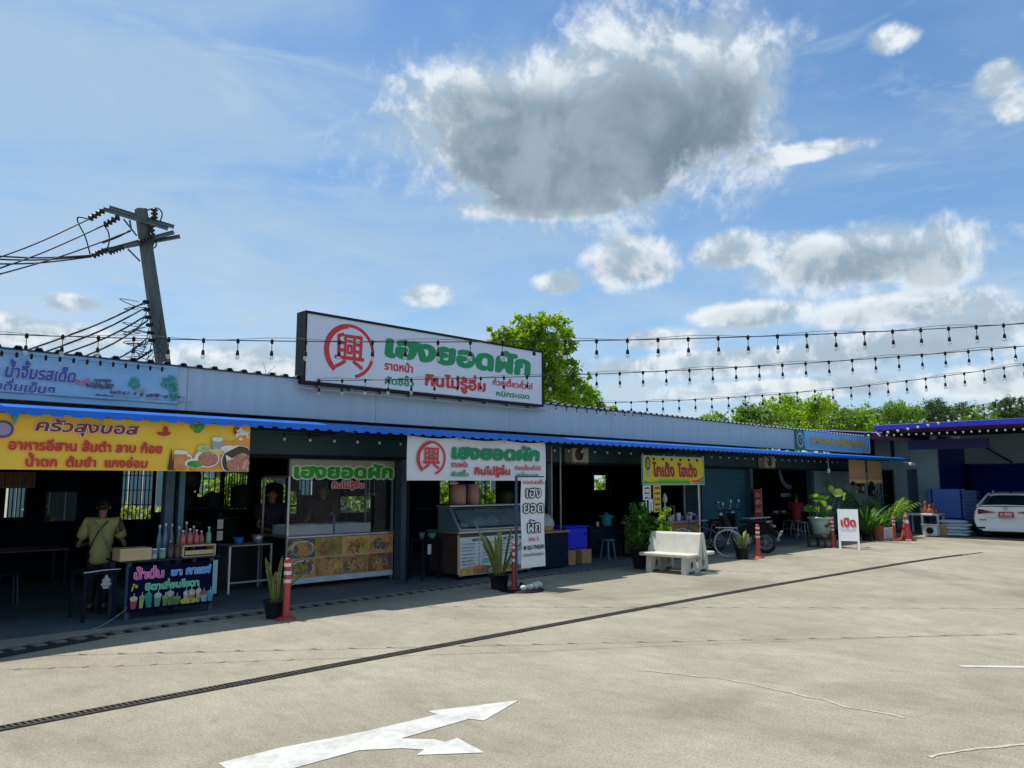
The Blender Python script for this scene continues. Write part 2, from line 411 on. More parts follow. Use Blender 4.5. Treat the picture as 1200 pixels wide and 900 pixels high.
def text(s, m, parent, o, w, h, xd=(1,0,0), up=(0,0,1), bold=0.02, shear=0.0, warp=None, outline=None, ob=0.05, label=None, fit=None, slope=0.0):
    """o: lower left corner, w x h: box the writing fills"""
    Ls = letters(s, bold)
    x0 = min(V[:, 0].min() for V, F in Ls); x1 = max(V[:, 0].max() for V, F in Ls); y0 = min(V[:, 1].min() for V, F in Ls); y1 = max(V[:, 1].max() for V, F in Ls)
    sx = w/(x1-x0); sy = h/(y1-y0); xd = Vector(xd).normalized(); up = Vector(up).normalized(); nrm = xd.cross(up)
    def put(Ls, m, d, nm):
        mb = MB()
        for j, (V, F) in enumerate(Ls):
            X = (V[:, 0]-x0)*sx; Y = (V[:, 1]-y0)*sy; X = X + Y*shear; Y = Y + X*slope
            pts = [Vector(o) + nrm*(d+j*.00012) + xd*a + up*b for a, b in zip(X.tolist(), Y.tolist())]
            if warp: pts = [p + warp(p) for p in pts]
            mb.add(pts, F)
        q = part(nm, mb, m, parent, label if nm == 'lettering' else None); return q
    if outline is not None: put(letters(s, ob), outline, -0.0005, 'lettering_outline')
    return put(Ls, m, 0.002, 'lettering')
def disc(name, m, parent, c, rx, rz, xd=(1,0,0), up=(0,0,1), n=20, inner=0.0, warp=None, label=None, a0=0, a1=2*PI, taper=0):
    V = []; F = []
    if inner <= 0:
        V = [(rx*math.cos(a0+(a1-a0)*k/n), rz*math.sin(a0+(a1-a0)*k/n)) for k in range(n+(0 if a1-a0 > 6.28 else 1))]; F = [tuple(range(len(V)))]
    else:
        full = a1-a0 > 6.28; N_ = n if full else n+1
        for k in range(N_):
            a = a0+(a1-a0)*k/n; t = k/n; ww = inner + (1-inner)*taper*abs(2*t-1)**3
            V += [(rx*math.cos(a), rz*math.sin(a)), (rx*ww*math.cos(a), rz*ww*math.sin(a))]
        for k in range(n):
            j = (k+1) % N_; F.append((2*k, 2*j, 2*j+1, 2*k+1))
    return flat_part(name, V, F, m, parent, c, xd, up, label, warp)
def poly(name, m, parent, o, pts, xd=(1,0,0), up=(0,0,1), warp=None, label=None):
    return flat_part(name, pts, [tuple(range(len(pts)))], m, parent, o, xd, up, label, warp)
# ---------------------------------------------------------------- palette
m_ground = ground_material()
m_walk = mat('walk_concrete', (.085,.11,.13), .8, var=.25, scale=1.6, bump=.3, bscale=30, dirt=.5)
m_paint = mat('road_paint', (.62,.63,.60), .7, var=.10, scale=30, bump=.3, bscale=80, dirt=.35)
m_worn = mat('road_paint_white', (.62,.62,.59), .75, col2=(.50,.49,.45), scale=14, bump=.3, bscale=80, dirt=.45)
m_seam = mat('seam_dark', (.24,.22,.18), .9, var=.3, scale=30)
m_seamlight = mat('seam_light', (.43,.395,.31), .9, var=.2, scale=30)
m_iron = mat('grate_iron', (.075,.065,.06), .6, .4, var=.4, scale=20, bump=.3)
m_irondark = mat('drain_dark', (.018,.017,.018), .9)
m_covergrey = mat('drain_cover_grey', (.17,.155,.145), .85, var=.25, scale=12, bump=.3)
m_fascia = mat('fascia_panel', (.36,.49,.66), .45, var=.07, scale=2.2, bump=.05, bscale=2.5, dirt=.05, stretch=(3,3,.35))
m_vinylblue = mat('vinyl_light_blue', (.19,.43,.76), .5, col2=(.36,.58,.82), scale=1.2, bump=.10, bscale=5)
m_skysign = mat('sign_sky_blue', (.16,.46,.86), .4, var=.06, scale=2)
m_bluetrim = mat('awning_blue', (.005,.13,.60), .35, var=.12, scale=5)
m_bluesheet = mat('awning_sheet', (.05,.10,.16), .5, var=.1)
m_navy = mat('navy_dark', (.010,.015,.030), .8, var=.3, spec=.15)
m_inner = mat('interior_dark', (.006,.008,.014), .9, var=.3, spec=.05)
m_teal = mat('teal_beam', (.022,.065,.09), .5, var=.12, scale=3)
m_shutter = mat('shutter_teal', (.035,.12,.17), .4, var=.08, scale=2)
m_wallteal = mat('wall_bluegrey', (.27,.39,.46), .7, var=.08, scale=2, bump=.1, dirt=.12)
m_steelblue = mat('steel_blue_grey', (.045,.08,.12), .6, .0, var=.12)
m_steel = mat('steel', (.42,.43,.43), .35, .7, var=.1, scale=12)
m_steel2 = mat('steel_dull', (.30,.31,.31), .5, .4, var=.15, scale=12)
m_white = mat('white_paint', (.74,.75,.74), .5, var=.05, dirt=.06)
m_banner = mat('banner_white', (.66,.68,.72), .6, var=.04, bump=.15, bscale=6)
m_signwhite = mat('sign_white', (.58,.66,.80), .35, var=.03, scale=1)
m_black = mat('black', (.010,.010,.012), .6, var=.2, spec=.25)
m_rubber = mat('rubber', (.02,.02,.02), .8)
m_yellow = mat('banner_yellow', (.84,.60,.05), .55, col2=(.88,.46,.03), scale=1.3, bump=.12, bscale=5)
m_orange = mat('banner_orange', (.85,.34,.05), .55, var=.1)
m_maroon = mat('letter_maroon', (.24,.02,.02), .5)
m_redlet = mat('letter_red', (.56,.025,.035), .5)
m_greenlet = mat('letter_green', (.0,.24,.09), .5, var=.05)
m_greenbright = mat('letter_bright_green', (.01,.42,.015), .5, var=.2, scale=4)
m_bluelet = mat('letter_blue', (.03,.10,.42), .5)
m_pinklet = mat('letter_pink', (.80,.06,.38), .5)
m_cyanlet = mat('letter_cyan', (.06,.35,.90), .5)
m_mintlet = mat('letter_mint', (.02,.60,.30), .5)
m_gold = mat('letter_gold', (.55,.44,.10), .5)
m_white2 = mat('print_white', (.80,.80,.80), .5)
m_greyprint = mat('print_grey', (.35,.38,.42), .6)
m_blacklet = mat('letter_black', (.02,.03,.04), .5)
m_redpost = mat('post_red', (.40,.045,.04), .45, var=.12, scale=15, dirt=.2)
m_refl = mat('reflective_band', (.75,.60,.55), .4)
m_conc = mat('bench_concrete', (.58,.56,.48), .8, var=.08, scale=8, bump=.3, bscale=60, dirt=.10)
m_potblack = mat('pot_black', (.012,.013,.015), .5)
m_terra = mat('terracotta', (.30,.10,.055), .8, var=.2, bump=.2)
m_glass = glassmat('glass_clear', (.03,.06,.08), .12)
m_glassd = mat('glass_dark', (.010,.035,.045), .35, var=.02, alpha=.75, spec=.1)
m_casglass = glassmat('glass_case', (.16,.25,.30), .55)
m_wood = mat('wood_light', (.42,.22,.09), .6, col2=(.32,.15,.06), scale=5, stretch=(1,1,12))
m_woodpale = mat('wood_pale', (.62,.45,.26), .6, col2=(.52,.35,.18), scale=5, stretch=(1,1,10))
m_wooddark = mat('wood_dark', (.07,.04,.025), .6, var=.2)
m_card = mat('cardboard', (.45,.27,.12), .8, var=.1)
m_royal = mat('royal_blue', (.015,.02,.75), .6, var=.1)
m_blueplastic = mat('blue_plastic', (.03,.16,.42), .4)
m_tealplastic = mat('teal_plastic', (.03,.28,.34), .4)
m_plasticwhite = mat('plastic_white', (.55,.60,.62), .5)
m_clearplastic = glassmat('plastic_bag', (.55,.58,.60), .6, .3)
m_bamboo = mat('bamboo', (.46,.28,.15), .7, var=.25, scale=3, stretch=(.3,1,30), bump=.3, bscale=40)
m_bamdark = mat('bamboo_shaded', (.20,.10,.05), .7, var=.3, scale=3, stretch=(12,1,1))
m_pole = mat('pole_concrete', (.115,.125,.12), .85, var=.35, scale=3, stretch=(3,3,.6), bump=.4, bscale=20)
m_cross = mat('crossarm_steel', (.12,.15,.16), .5, .3, var=.25)
m_insul = mat('insulator_brown', (.022,.014,.014), .35)
m_cable = mat('cable_black', (.015,.016,.02), .6)
m_bulb = mat('bulb_glass', (.60,.63,.64), .1, var=.02, alpha=.42, spec=.9)
m_bulbw = mat('bulb_white', (.62,.64,.62), .3, var=.02)
m_purple = mat('eave_ultramarine', (.02,.02,.50), .45, var=.1)
m_redroof = mat('eave_dark_red', (.085,.010,.02), .6, var=.2)
m_deepblue = mat('shutter_deep_blue', (.008,.014,.22), .45, var=.1)
m_fence = mat('fence_pale_blue', (.30,.44,.52), .6, var=.08)
m_fencegrey = mat('fence_grey', (.24,.25,.24), .6, var=.2)
m_bark = mat('bark', (.10,.075,.05), .9, var=.35, scale=8, bump=.6, bscale=20)
m_leafY = leafmat('leaf_fresh', (.10,.21,.008), (.34,.46,.02), .55)
m_leafG = leafmat('leaf_mid', (.05,.13,.010), (.19,.31,.03), .5)
m_leafD = leafmat('leaf_dark', (.014,.045,.012), (.07,.13,.022), .35)
m_leafP = leafmat('leaf_pot', (.02,.08,.012), (.08,.20,.02), .35)
m_leafH = leafmat('leaf_hedge', (.10,.20,.01), (.34,.46,.06), .45)
m_leafHd = leafmat('leaf_pale', (.20,.28,.05), (.60,.62,.30), .35)
m_snake = mat('snake_leaf', (.035,.085,.03), .45, col2=(.16,.20,.05), scale=9, stretch=(1,1,3))
m_snakeedge = mat('snake_leaf_edge', (.36,.38,.09), .45, var=.1)
m_skin = mat('skin', (.24,.12,.075), .55, var=.05)
m_hair = mat('hair', (.010,.009,.009), .5, bump=.5, bscale=120)
m_shirt = mat('shirt_lime', (.36,.34,.13), .8, var=.06, bump=.2)
m_shirtdark = mat('shirt_navy', (.012,.012,.028), .8)
m_shirtred = mat('shirt_red', (.28,.02,.03), .8)
m_shirtplum = mat('shirt_plum', (.06,.015,.03), .8)
m_trouser = mat('trousers', (.014,.014,.022), .8)
m_carwhite = mat('car_white', (.78,.79,.78), .25, var=.01, coat=.6)
m_carglass = mat('car_glass', (.015,.03,.045), .05, var=.05, spec=.9)
m_taillight = mat('taillight', (.16,.006,.02), .15, var=.1, spec=.9)
m_plate = mat('plate_red', (.42,.01,.015), .4)
m_food = [mat('food_'+str(i), a, .6, col2=b, scale=sc_, bump=.2) for i, (a, b, sc_) in enumerate([
  ((.03,.05,.08), (.16,.18,.20), 6), ((.62,.42,.06), (.16,.12,.02), 12), ((.85,.42,.14), (.40,.36,.06), 7), ((.80,.40,.14), (.45,.18,.06), 12),
  ((.80,.42,.16), (.36,.16,.05), 12), ((.70,.36,.12), (.24,.10,.03), 9), ((.14,.17,.02), (.62,.24,.12), 9), ((.50,.10,.04), (.14,.12,.03), 12)])]

# ---------------------------------------------------------------- ground
g = MB(); n = 24; ext = [-600, -120, -40, -15] + [i*2.5-12.5 for i in range(1, 24)] + [60, 90, 150, 700]
for y in ext:
    for x in ext: g.v.append((x, y, 0.0))
k = len(ext)
for j in range(k-1):
    for i in range(k-1): g.f.append((j*k+i, j*k+i+1, (j+1)*k+i+1, (j+1)*k+i)); g.smooth.append(False)
struct('ground', g, m_ground)
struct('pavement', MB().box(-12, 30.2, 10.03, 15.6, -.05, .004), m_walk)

# painted arrow: straight shaft with head plus a curved branch that turns right
AR = [(262,895),(330,872),(440,853),(560-22,838),(504,835),(607,821.5),(566,845),(551,843),(510,855),(470,866),(515,866),(535,869),(549,866),(567,881),(490,885),(500,879),(470,876),(428,879),(350,902),(285,915),(252,905)]
AR = [(256,895),(330,876.5),(420,859.5),(512,838),(502,834),(608,821),(567,845),(550,843),(470,866),(508,867),(522,870),(536,865.5),(568,882.5),(488,885.5),(497,879),(470,877.5),(420,880),(340,902),(300,912),(270,905)]
pts = [G(*p) for p in AR]
mb = MB(); mb.v = [(p.x, p.y, .004) for p in pts]; mb.f = [tuple(range(len(pts)))[::-1]]; mb.smooth = [False]
struct('painted_arrow', mb, m_worn)
p0 = G(1125, 781); d0 = (G(1200, 782)-p0).normalized(); q0 = Vector((-d0.y, d0.x, 0))*.035
mb = MB(); e = p0 + d0*6; mb.v = [tuple(p0-q0+Vector((0,0,.004))), tuple(e-q0+Vector((0,0,.004))), tuple(e+q0+Vector((0,0,.004))), tuple(p0+q0+Vector((0,0,.004)))]; mb.f = [(0,1,2,3)]; mb.smooth = [False]
struct('parking_line', mb, m_worn)
def strip(name, pts, w, m, jit=0.0, z=.004, var=0.0):
    mb = MB(); P = [Vector((a.x, a.y, z)) for a in pts]; Q = []
    for i in range(len(P)-1):
        nseg = max(2, int((P[i+1]-P[i]).length/.06)) if jit else 1
        for k in range(nseg): Q.append(P[i].lerp(P[i+1], k/nseg))
    Q.append(P[-1])
    vs = []; wander = 0
    for i, p in enumerate(Q):
        t = (Q[min(i+1, len(Q)-1)] - Q[max(i-1, 0)]).normalized(); nrm = Vector((-t.y, t.x, 0))
        wander = wander*.9 + random.uniform(-jit, jit); ww = w*(1+random.uniform(-var, var))
        vs += [p + nrm*(wander-ww), p + nrm*(wander+ww)]
    mb.add(vs, [(2*i, 2*i+1, 2*i+3, 2*i+2) for i in range(len(Q)-1)])
    return struct(name, mb, m)
strip('concrete_crack', [G(745,786), G(800,789), G(870,799), G(930,812), G(1000,830), G(1060,842)], .012, m_seamlight, .02, var=.7)
strip('concrete_crack', [G(1090,888), G(1140,876), G(1200,871)], .012, m_seamlight, .012, var=.6)
strip('concrete_seam', [G(0,785), G(357,773), G(640,763), G(900,752), G(1190,742)], .004, m_seam, .004, var=.5)
strip('concrete_seam', [G(640,712), G(1200,716)], .003, m_seam, .006, var=.6)
A_, B_2 = (20, 784.5), (357, 773)
for i in range(9):
    x = 20+i*40; q = G(x, 784.5-11.5*(x-20)/337)
    struct('seam_plug', MB().lathe([(.022,.0),(.022,.006),(.010,.007)], (q.x, q.y, 0), 8, sx=1.5, sy=.8), m_seam)

# long trench drain across the lot
dp = [(-6, 6.47), (0, 6.47), (4.1, 6.48), (8.87, 6.42), (12, 6.33), (17.5, 6.08), (19.3, 5.93), (21.5, 5.65)]
strip('drain_channel', [Vector((x, y, 0)) for x, y in dp], .045, m_irondark, z=.003)
def along(dp, s):
    for i in range(len(dp)-1):
        a, b = Vector((*dp[i], 0)), Vector((*dp[i+1], 0)); l = (b-a).length
        if s <= l: return a.lerp(b, s/l), (b-a).normalized()
        s -= l
    return b, (b-a).normalized()
bars = MB(); s = 0
while s < 26:
    p, t = along(dp, s); M = Matrix.Translation(p) @ Matrix.Rotation(math.atan2(t.y, t.x)+.12, 4, 'Z')
    bars.box(-.009, .009, -.047, .047, .004, .014, M); s += .042
for sgn in (-1, 1):
    P = []
    for i in range(60):
        p, t = along(dp, i*.45); P.append(p + Vector((-t.y, t.x, 0))*sgn*.050)
    for i in range(59):
        a, b = P[i], P[i+1]; t = (b-a).normalized(); nn_ = Vector((-t.y, t.x, 0))*.008
        bars.add([a-nn_, b-nn_, b+nn_, a+nn_, *(v+Vector((0,0,.012)) for v in (a-nn_, b-nn_, b+nn_, a+nn_))], [(4,5,6,7),(0,1,5,4),(3,7,6,2)])
gr = struct('drain_grate', bars, m_iron)
gr['kind'] = 'structure'

# kerb drain under the awning edge: row of cover plates with open slots
kc_ = [(-4, 8.5), (0.6, 9.05), (1.9, 9.36), (2.75, 9.56), (4.13, 9.69), (7.02, 9.80), (8.86, 9.90), (10.66, 9.95), (28.4, 9.98)]
kd = strip('kerb_drain', [Vector((x, y, 0)) for x, y in kc_], .10, m_irondark, z=.002)
src = None; s = .1; cnt = 0
while s < 32.2 and cnt < 290:
    p, t = along(kc_, s); rot = math.atan2(t.y, t.x)
    if src is None:
        src = struct('drain_cover', MB().cbox(-.052, .052, -.10, .10, .0, .016, .004), m_covergrey, kd); src.location = p; src.rotation_euler = (0, 0, rot)
    else: piece('drain_cover', src, kd, p + Vector((0, random.uniform(-.006, .006), 0)), (0, 0, rot+random.uniform(-.04, .04)))
    s += .208; cnt += 1
mb = MB(); mb.cbox(-.02, .02, -.015, .015, 0, .01)
# broken open pit at the near end of the kerb drain
strip('drain_pit', [Vector((-3, 8.42, 0)), Vector((1.6, 9.07, 0)), Vector((2.3, 9.27, 0)), Vector((2.9, 9.45, 0))], .11, m_irondark, z=.0035)

# ---------------------------------------------------------------- market building
bl = thing('market_building', 'long low market building with pale blue fascia and bright blue corrugated awning edge', 'building', (1, 10.3, 0))
FY = 10.3; ZB, ZT = 2.64, 3.22; BX1 = 26.5
def corr(x0, x1, y0, y1, z0, z1, pitch=.21, h=.03, th=.006, flip=1):
    mb = MB(); xs = []; x = x0
    while x < x1:
        xs += [(x, 0), (x+pitch*.52, 0), (x+pitch*.62, h), (x+pitch*.88, h), (x+pitch*.98, 0)]; x += pitch
    n_ = len(xs)
    vs = [(a, y0, z0+b*flip) for a, b in xs] + [(a, y1, z1+b*flip) for a, b in xs] + [(a, y0, z0+b*flip-th) for a, b in xs] + [(a, y1, z1+b*flip-th) for a, b in xs]
    fs = []
    for i in range(n_-1):
        fs += [(i, i+1, n_+i+1, n_+i), (2*n_+i, 3*n_+i, 3*n_+i+1, 2*n_+i+1), (i, 2*n_+i, 2*n_+i+1, i+1), (n_+i, n_+i+1, 3*n_+i+1, 3*n_+i)]
    return mb.add(vs, fs)
x = -8.0; i = 0
while x < BX1:
    x2 = min(x+3.0, BX1)
    part('fascia_panel', MB().cbox(x+.002, x2-.002, FY, FY+.05, ZB, ZT, .006), m_fascia, bl); x = x2; i += 1
part('roof', corr(-8, BX1, FY-.06, 17.2, ZT+.012, ZT-.45, .21, .035), mat('roof_sheet', (.10,.13,.17), .5, .3), bl)  # rear overhang lengthened, unseen, to keep sun out of the rear openings
part('roof_edge_trim', MB().cbox(-8, BX1, FY-.02, FY+.06, ZT-.001, ZT+.010, .003), m_steelblue, bl)
AW1 = 29.0; AY = 9.72; AZ = 2.47
part('awning', corr(-8, AW1, AY, FY+.9, AZ+.01, AZ+.14, .21, .03), m_bluesheet, bl)
# blue folded edge strip of the awning with a scalloped lower lip
mb = MB(); pit = .21; x = -8.0
while x < AW1:
    xs = [x, x+pit*.52, x+pit*.62, x+pit*.88, x+pit]; zs = [AZ-.045, AZ-.045, AZ-.022, AZ-.022, AZ-.045]
    for a in range(4):
        mb.add([(xs[a], AY-.03, zs[a]), (xs[a+1], AY-.03, zs[a+1]), (xs[a+1], AY-.012, AZ+.040), (xs[a], AY-.012, AZ+.040), (xs[a+1], AY+.16, AZ+.085), (xs[a], AY+.16, AZ+.085)], [(0,1,2,3), (3,2,4,5)])
    x += pit
part('awning_edge', mb, m_bluetrim, bl)
part('awning_beam', MB().box(-8, AW1-.1, FY+.02, FY+.09, AZ-.03, AZ+.045), m_navy, bl)
rf = None; x = -7.6
while x < AW1-1:
    if rf is None: rf = part('rafter', MB().box(x-.03, x+.03, AY+.2, 11.22, AZ-.045, AZ-.035+.03), m_steelblue, bl); xr = x
    else: piece('rafter', rf, bl, (x-xr, 0, 0))
    x += 1.55
# front wall above the shop openings, columns, dividing walls, rear wall, ceiling
WY = 11.3
part('sky_gap_filler', MB().box(26.55, 30.18, WY-.02, WY+.04, 2.623, 3.3), m_navy, bl)  # added dark filler, hides bright sky past the roof end
part('lintel', MB().box(-8, 30.18, WY-.06, WY+.06, 2.10, 2.62), m_teal, bl)
part('lintel_rail', MB().box(-8, 30.18, WY-.09, WY-.062, 2.07, 2.13), m_navy, bl)
for x in [Yp(p, 600, WY).x for p in (470, 640.5, 878.5, 951)] + [1.1]:
    part('column', MB().cbox(x-.075, x+.075, WY-.11, WY+.09, 0, 2.098, .006), m_steelblue, bl)
cx_ = Yp(199, 600, 10.9).x
part('column', MB().cbox(cx_-.10, cx_+.02, 10.82, 10.96, 0, 2.5, .006), m_steelblue, bl)
part('column', MB().cbox(cx_+.09, cx_+.17, 10.84, 10.96, 0, 2.5, .006), mat('steel_blue_light', (.06,.13,.20), .5, .0), bl)
BYW = 15.5
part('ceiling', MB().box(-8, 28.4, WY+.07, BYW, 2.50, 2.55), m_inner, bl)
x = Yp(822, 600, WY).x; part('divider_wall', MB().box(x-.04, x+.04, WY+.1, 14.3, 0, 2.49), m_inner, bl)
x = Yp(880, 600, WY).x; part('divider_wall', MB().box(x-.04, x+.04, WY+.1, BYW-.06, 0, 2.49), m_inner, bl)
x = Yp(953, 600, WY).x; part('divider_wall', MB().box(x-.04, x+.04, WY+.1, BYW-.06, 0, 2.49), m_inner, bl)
def bz(px, py): q = Yp(px, py, BYW); return q.x, q.z
holes = []
for (a, b, c, d) in ((7,28,572,606), (55,90,577,610), (145,178,540,608), (182,191,545,600), (213,231,540,577), (233,259,540,582), (264,290,540,596), (306,336,560,596), (336,350,576,602), (350,368,545,580),
                     (398,436,582,600), (515,528,555,590), (556,583,545,597), (640,650,553,598), (695.5,712,557,574)):
    x0, z1 = bz(a, c); x1, z0 = bz(b, d); holes.append((x0, x1, z0, min(z1, 2.40)))
def wall_holes(x0, x1, z0, z1, y0, y1, holes):
    mb = MB(); xs = sorted({x0, x1, *[h[0] for h in holes], *[h[1] for h in holes]}); 
    for a, b in zip(xs[:-1], xs[1:]):
        mid = (a+b)/2; hs = sorted([(h[2], h[3]) for h in holes if h[0] < mid < h[1]]); z = z0
        for (c, d) in hs:
            if c > z: mb.box(a, b, y0, y1, z, c)
            z = max(z, d)
        if z < z1: mb.box(a, b, y0, y1, z, z1)
    return mb
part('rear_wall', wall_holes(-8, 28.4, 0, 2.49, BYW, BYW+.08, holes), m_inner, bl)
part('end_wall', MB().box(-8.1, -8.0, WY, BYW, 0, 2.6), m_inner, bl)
# grilles in the bright rear openings: vertical bars
for (hi, nbar, nh) in ((0,4,0), (2,7,3), (5,3,1), (6,8,3), (9,3,1), (12,1,0)):
    x0, x1, z0, z1 = holes[hi]; gb = MB()
    for j in range(nbar): xx = x0 + (x1-x0)*(j+1)/(nbar+1); gb.box(xx-.010, xx+.010, BYW+.03, BYW+.045, z0, z1)
    for j in range(nh): zz = z0 + (z1-z0)*(j+1)/(nh+1); gb.box(x0, x1, BYW+.046, BYW+.058, zz-.008, zz+.008)
    part('window_grille', gb, m_steelblue, bl)
for hi in (1, 12):
    x0, x1, z0, z1 = holes[hi]; part('window_pane', MB().box(x0, x1, BYW+.02, BYW+.028, z0, z1), m_glassd if hi == 1 else m_glass, bl)
for (x0, x1, z0, z1) in holes:
    fr = MB(); w = .035
    fr.box(x0-w, x0, BYW-.03, BYW-.002, z0-w, z1+w).box(x1, x1+w, BYW-.03, BYW-.002, z0-w, z1+w).box(x0, x1, BYW-.03, BYW-.002, z0-w, z0).box(x0, x1, BYW-.03, BYW-.002, z1, z1+w)
    part('window_frame', fr, m_navy, bl)
# roller shutter with separate slats
sx0, sx1 = Yp(822, 600, WY).x+.08, Yp(877, 600, WY).x-.02
shu = part('roller_shutter', MB().box(sx0, sx1, WY+.062, WY+.07, .02, 2.098), m_shutter, bl)
sl = MB().add([(sx0, WY+.06, 0), (sx1, WY+.06, 0), (sx1, WY+.035, .035), (sx0, WY+.035, .035), (sx1, WY+.06, .068), (sx0, WY+.06, .068)], [(0,1,2,3), (3,2,4,5)])
s0 = part('shutter_slat', sl, m_shutter, shu); s0.location = (0, 0, .04)
z = .04 + .07
while z < 2.02: piece('shutter_slat', s0, shu, (0, 0, z)); z += .07
for xx in (sx0-.03, sx1+.0):
    part('shutter_rail', MB().box(xx, xx+.035, WY+.0, WY+.061, .01, 2.098), m_steelblue, bl)
# solid end wall of the last unit
ex0 = Yp(953, 600, WY).x+.08
part('front_wall', MB().box(ex0, 30.2, WY-.03, WY+.05, .0, 2.098), m_wallteal, bl)
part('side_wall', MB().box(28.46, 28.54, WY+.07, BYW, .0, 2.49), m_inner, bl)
# thin conduit pipes beside the third opening
for px_ in (646.5, 657):
    x = Yp(px_, 600, 11.0).x; part('pipe', MB().tube([(x, 11.0, 0.02), (x, 11.0, 2.45)], .02, 8), m_steel2, bl)
for px_ in (478,):
    x = Yp(px_, 600, 10.9).x; part('pipe', MB().tube([(x, 10.9, 0.02), (x, 10.9, 2.45)], .025, 8), m_navy, bl)
# roof of the neighbouring lower shed peeping over the end of the fascia
# ---------------------------------------------------------------- vegetation helpers
def leaf_cloud(name, parent, blobs_, count, size, m, seed=1, droop=0.0):
    """many small folded leaf quads in clumps spread through a crown's volume"""
    r = np.random.default_rng(seed); V = []; tot = sum(b[3]*b[3] for b in blobs_)
    C = []; Nn = []
    for (cx, cy, cz, rad) in blobs_:
        k = int(count*rad*rad/tot); ncl = max(4, int(k/26))
        d = r.normal(size=(ncl, 3)); d /= np.linalg.norm(d, axis=1)[:, None]
        rr = rad*(0.35+0.65*r.random(ncl)**.45)
        cl = np.array([cx, cy, cz]) + d*rr[:, None]*np.array([1, 1, .85])
        idx = r.integers(0, ncl, k); cr = rad*.17*(0.5+r.random(ncl))
        p = cl[idx] + r.normal(size=(k, 3))*cr[idx][:, None]
        C.append(p); nn_ = d[idx]*.6 + r.normal(size=(k, 3))*.7; nn_[:, 2] += .5; Nn.append(nn_)
    C = np.vstack(C); Nn = np.vstack(Nn); Nn /= np.linalg.norm(Nn, axis=1)[:, None]; n_ = len(C)
    a = np.cross(Nn, r.normal(size=(n_, 3))); a /= np.linalg.norm(a, axis=1)[:, None]+1e-9; b = np.cross(Nn, a)
    s = size*(.6+.8*r.random(n_))[:, None]
    v = np.stack([C-a*s, C+b*s*.42, C+a*s-Nn*s*.25, C-b*s*.42], 1).reshape(-1, 3)
    if parent is not None: v = v - np.array(wloc(parent))
    me = bpy.data.meshes.new(name); me.vertices.add(n_*4); me.vertices.foreach_set('co', v.ravel())
    me.loops.add(n_*4); me.loops.foreach_set('vertex_index', np.arange(n_*4, dtype=np.int32))
    me.polygons.add(n_); me.polygons.foreach_set('loop_start', np.arange(0, n_*4, 4, dtype=np.int32)); me.polygons.foreach_set('loop_total', np.full(n_, 4, dtype=np.int32))
    me.update(); me.validate(); me.materials.append(m)
    o = bpy.data.objects.new(name, me); COL.objects.link(o)
    if parent is not None: o.parent = parent
    return o
def limbs(base, ends, r0, seed=0):
    mb = MB(); rr = random.Random(seed); base = Vector(base); top = sum((Vector(e) for e in ends), Vector())/len(ends); mid = base.lerp(top, .45)
    mb.tube([base, base.lerp(mid, .5)+Vector((rr.uniform(-.05,.05), 0, 0)), mid], [r0*1.25, r0, r0*.8], 8)
    for e in ends:
        e = Vector(e); m1 = mid.lerp(e, .5) + Vector((rr.uniform(-.2,.2), rr.uniform(-.2,.2), rr.uniform(0,.25)))
        mb.tube([mid-Vector((0,0,.1)), m1, e], [r0*.55, r0*.33, r0*.1], 6)
        for k in range(3):
            q = m1.lerp(e, rr.random()); mb.tube([q, q+Vector((rr.uniform(-.6,.6), rr.uniform(-.6,.6), rr.uniform(.1,.6)))], [r0*.14, r0*.04], 5)
    return mb
def tree(label, base, blobs_, count, size, m, r0=.12, seed=1, group=None, name='leafy_tree'):
    t = thing(name, label, 'tree', base, group)
    part('trunk', limbs(base, [(b[0], b[1], b[2]) for b in blobs_[:9]], r0, seed), m_bark, t)
    leaf_cloud('crown', t, blobs_, count, size, m, seed); return t

# the tall fresh-green tree behind the big sign
TY = 24.0
def tb(px, py, r, dy=0): p = Yp(px, py, TY+dy); return (p.x, p.y, p.z, r)
tree('tall fresh green tree rising behind the right end of the big roof sign', (Yp(640, 500, TY).x, TY, 0),
     [tb(a_, b_, c_, d_) for a_, b_, c_, d_ in ((625,382,.62,0),(612,380,.5,.3),(640,374,.42,0),(632,395,.7,.2),(655,378,.45,0),(662,392,.45,.3),(600,396,.5,0),(610,404,.6,.2),(590,388,.3,0),(586,400,.4,.2),(573,384,.16,0),(578,392,.14,0),(625,412,.7,0),
       (648,404,.6,.2),(666,407,.42,0),(645,425,.7,-.2),(660,435,.65,.2),(640,450,.8,0),(676,447,.5,0),(668,455,.7,.2),(687,455,.4,0),(693,468,.5,.2),(655,470,.9,0),(680,476,.6,0),(700,478,.35,0),(628,445,.8,0),(717,480,.3,0),(612,430,.6,.2),(672,425,.25,0),(690,440,.18,0))], 17000, .105, m_leafY, .16, 11)
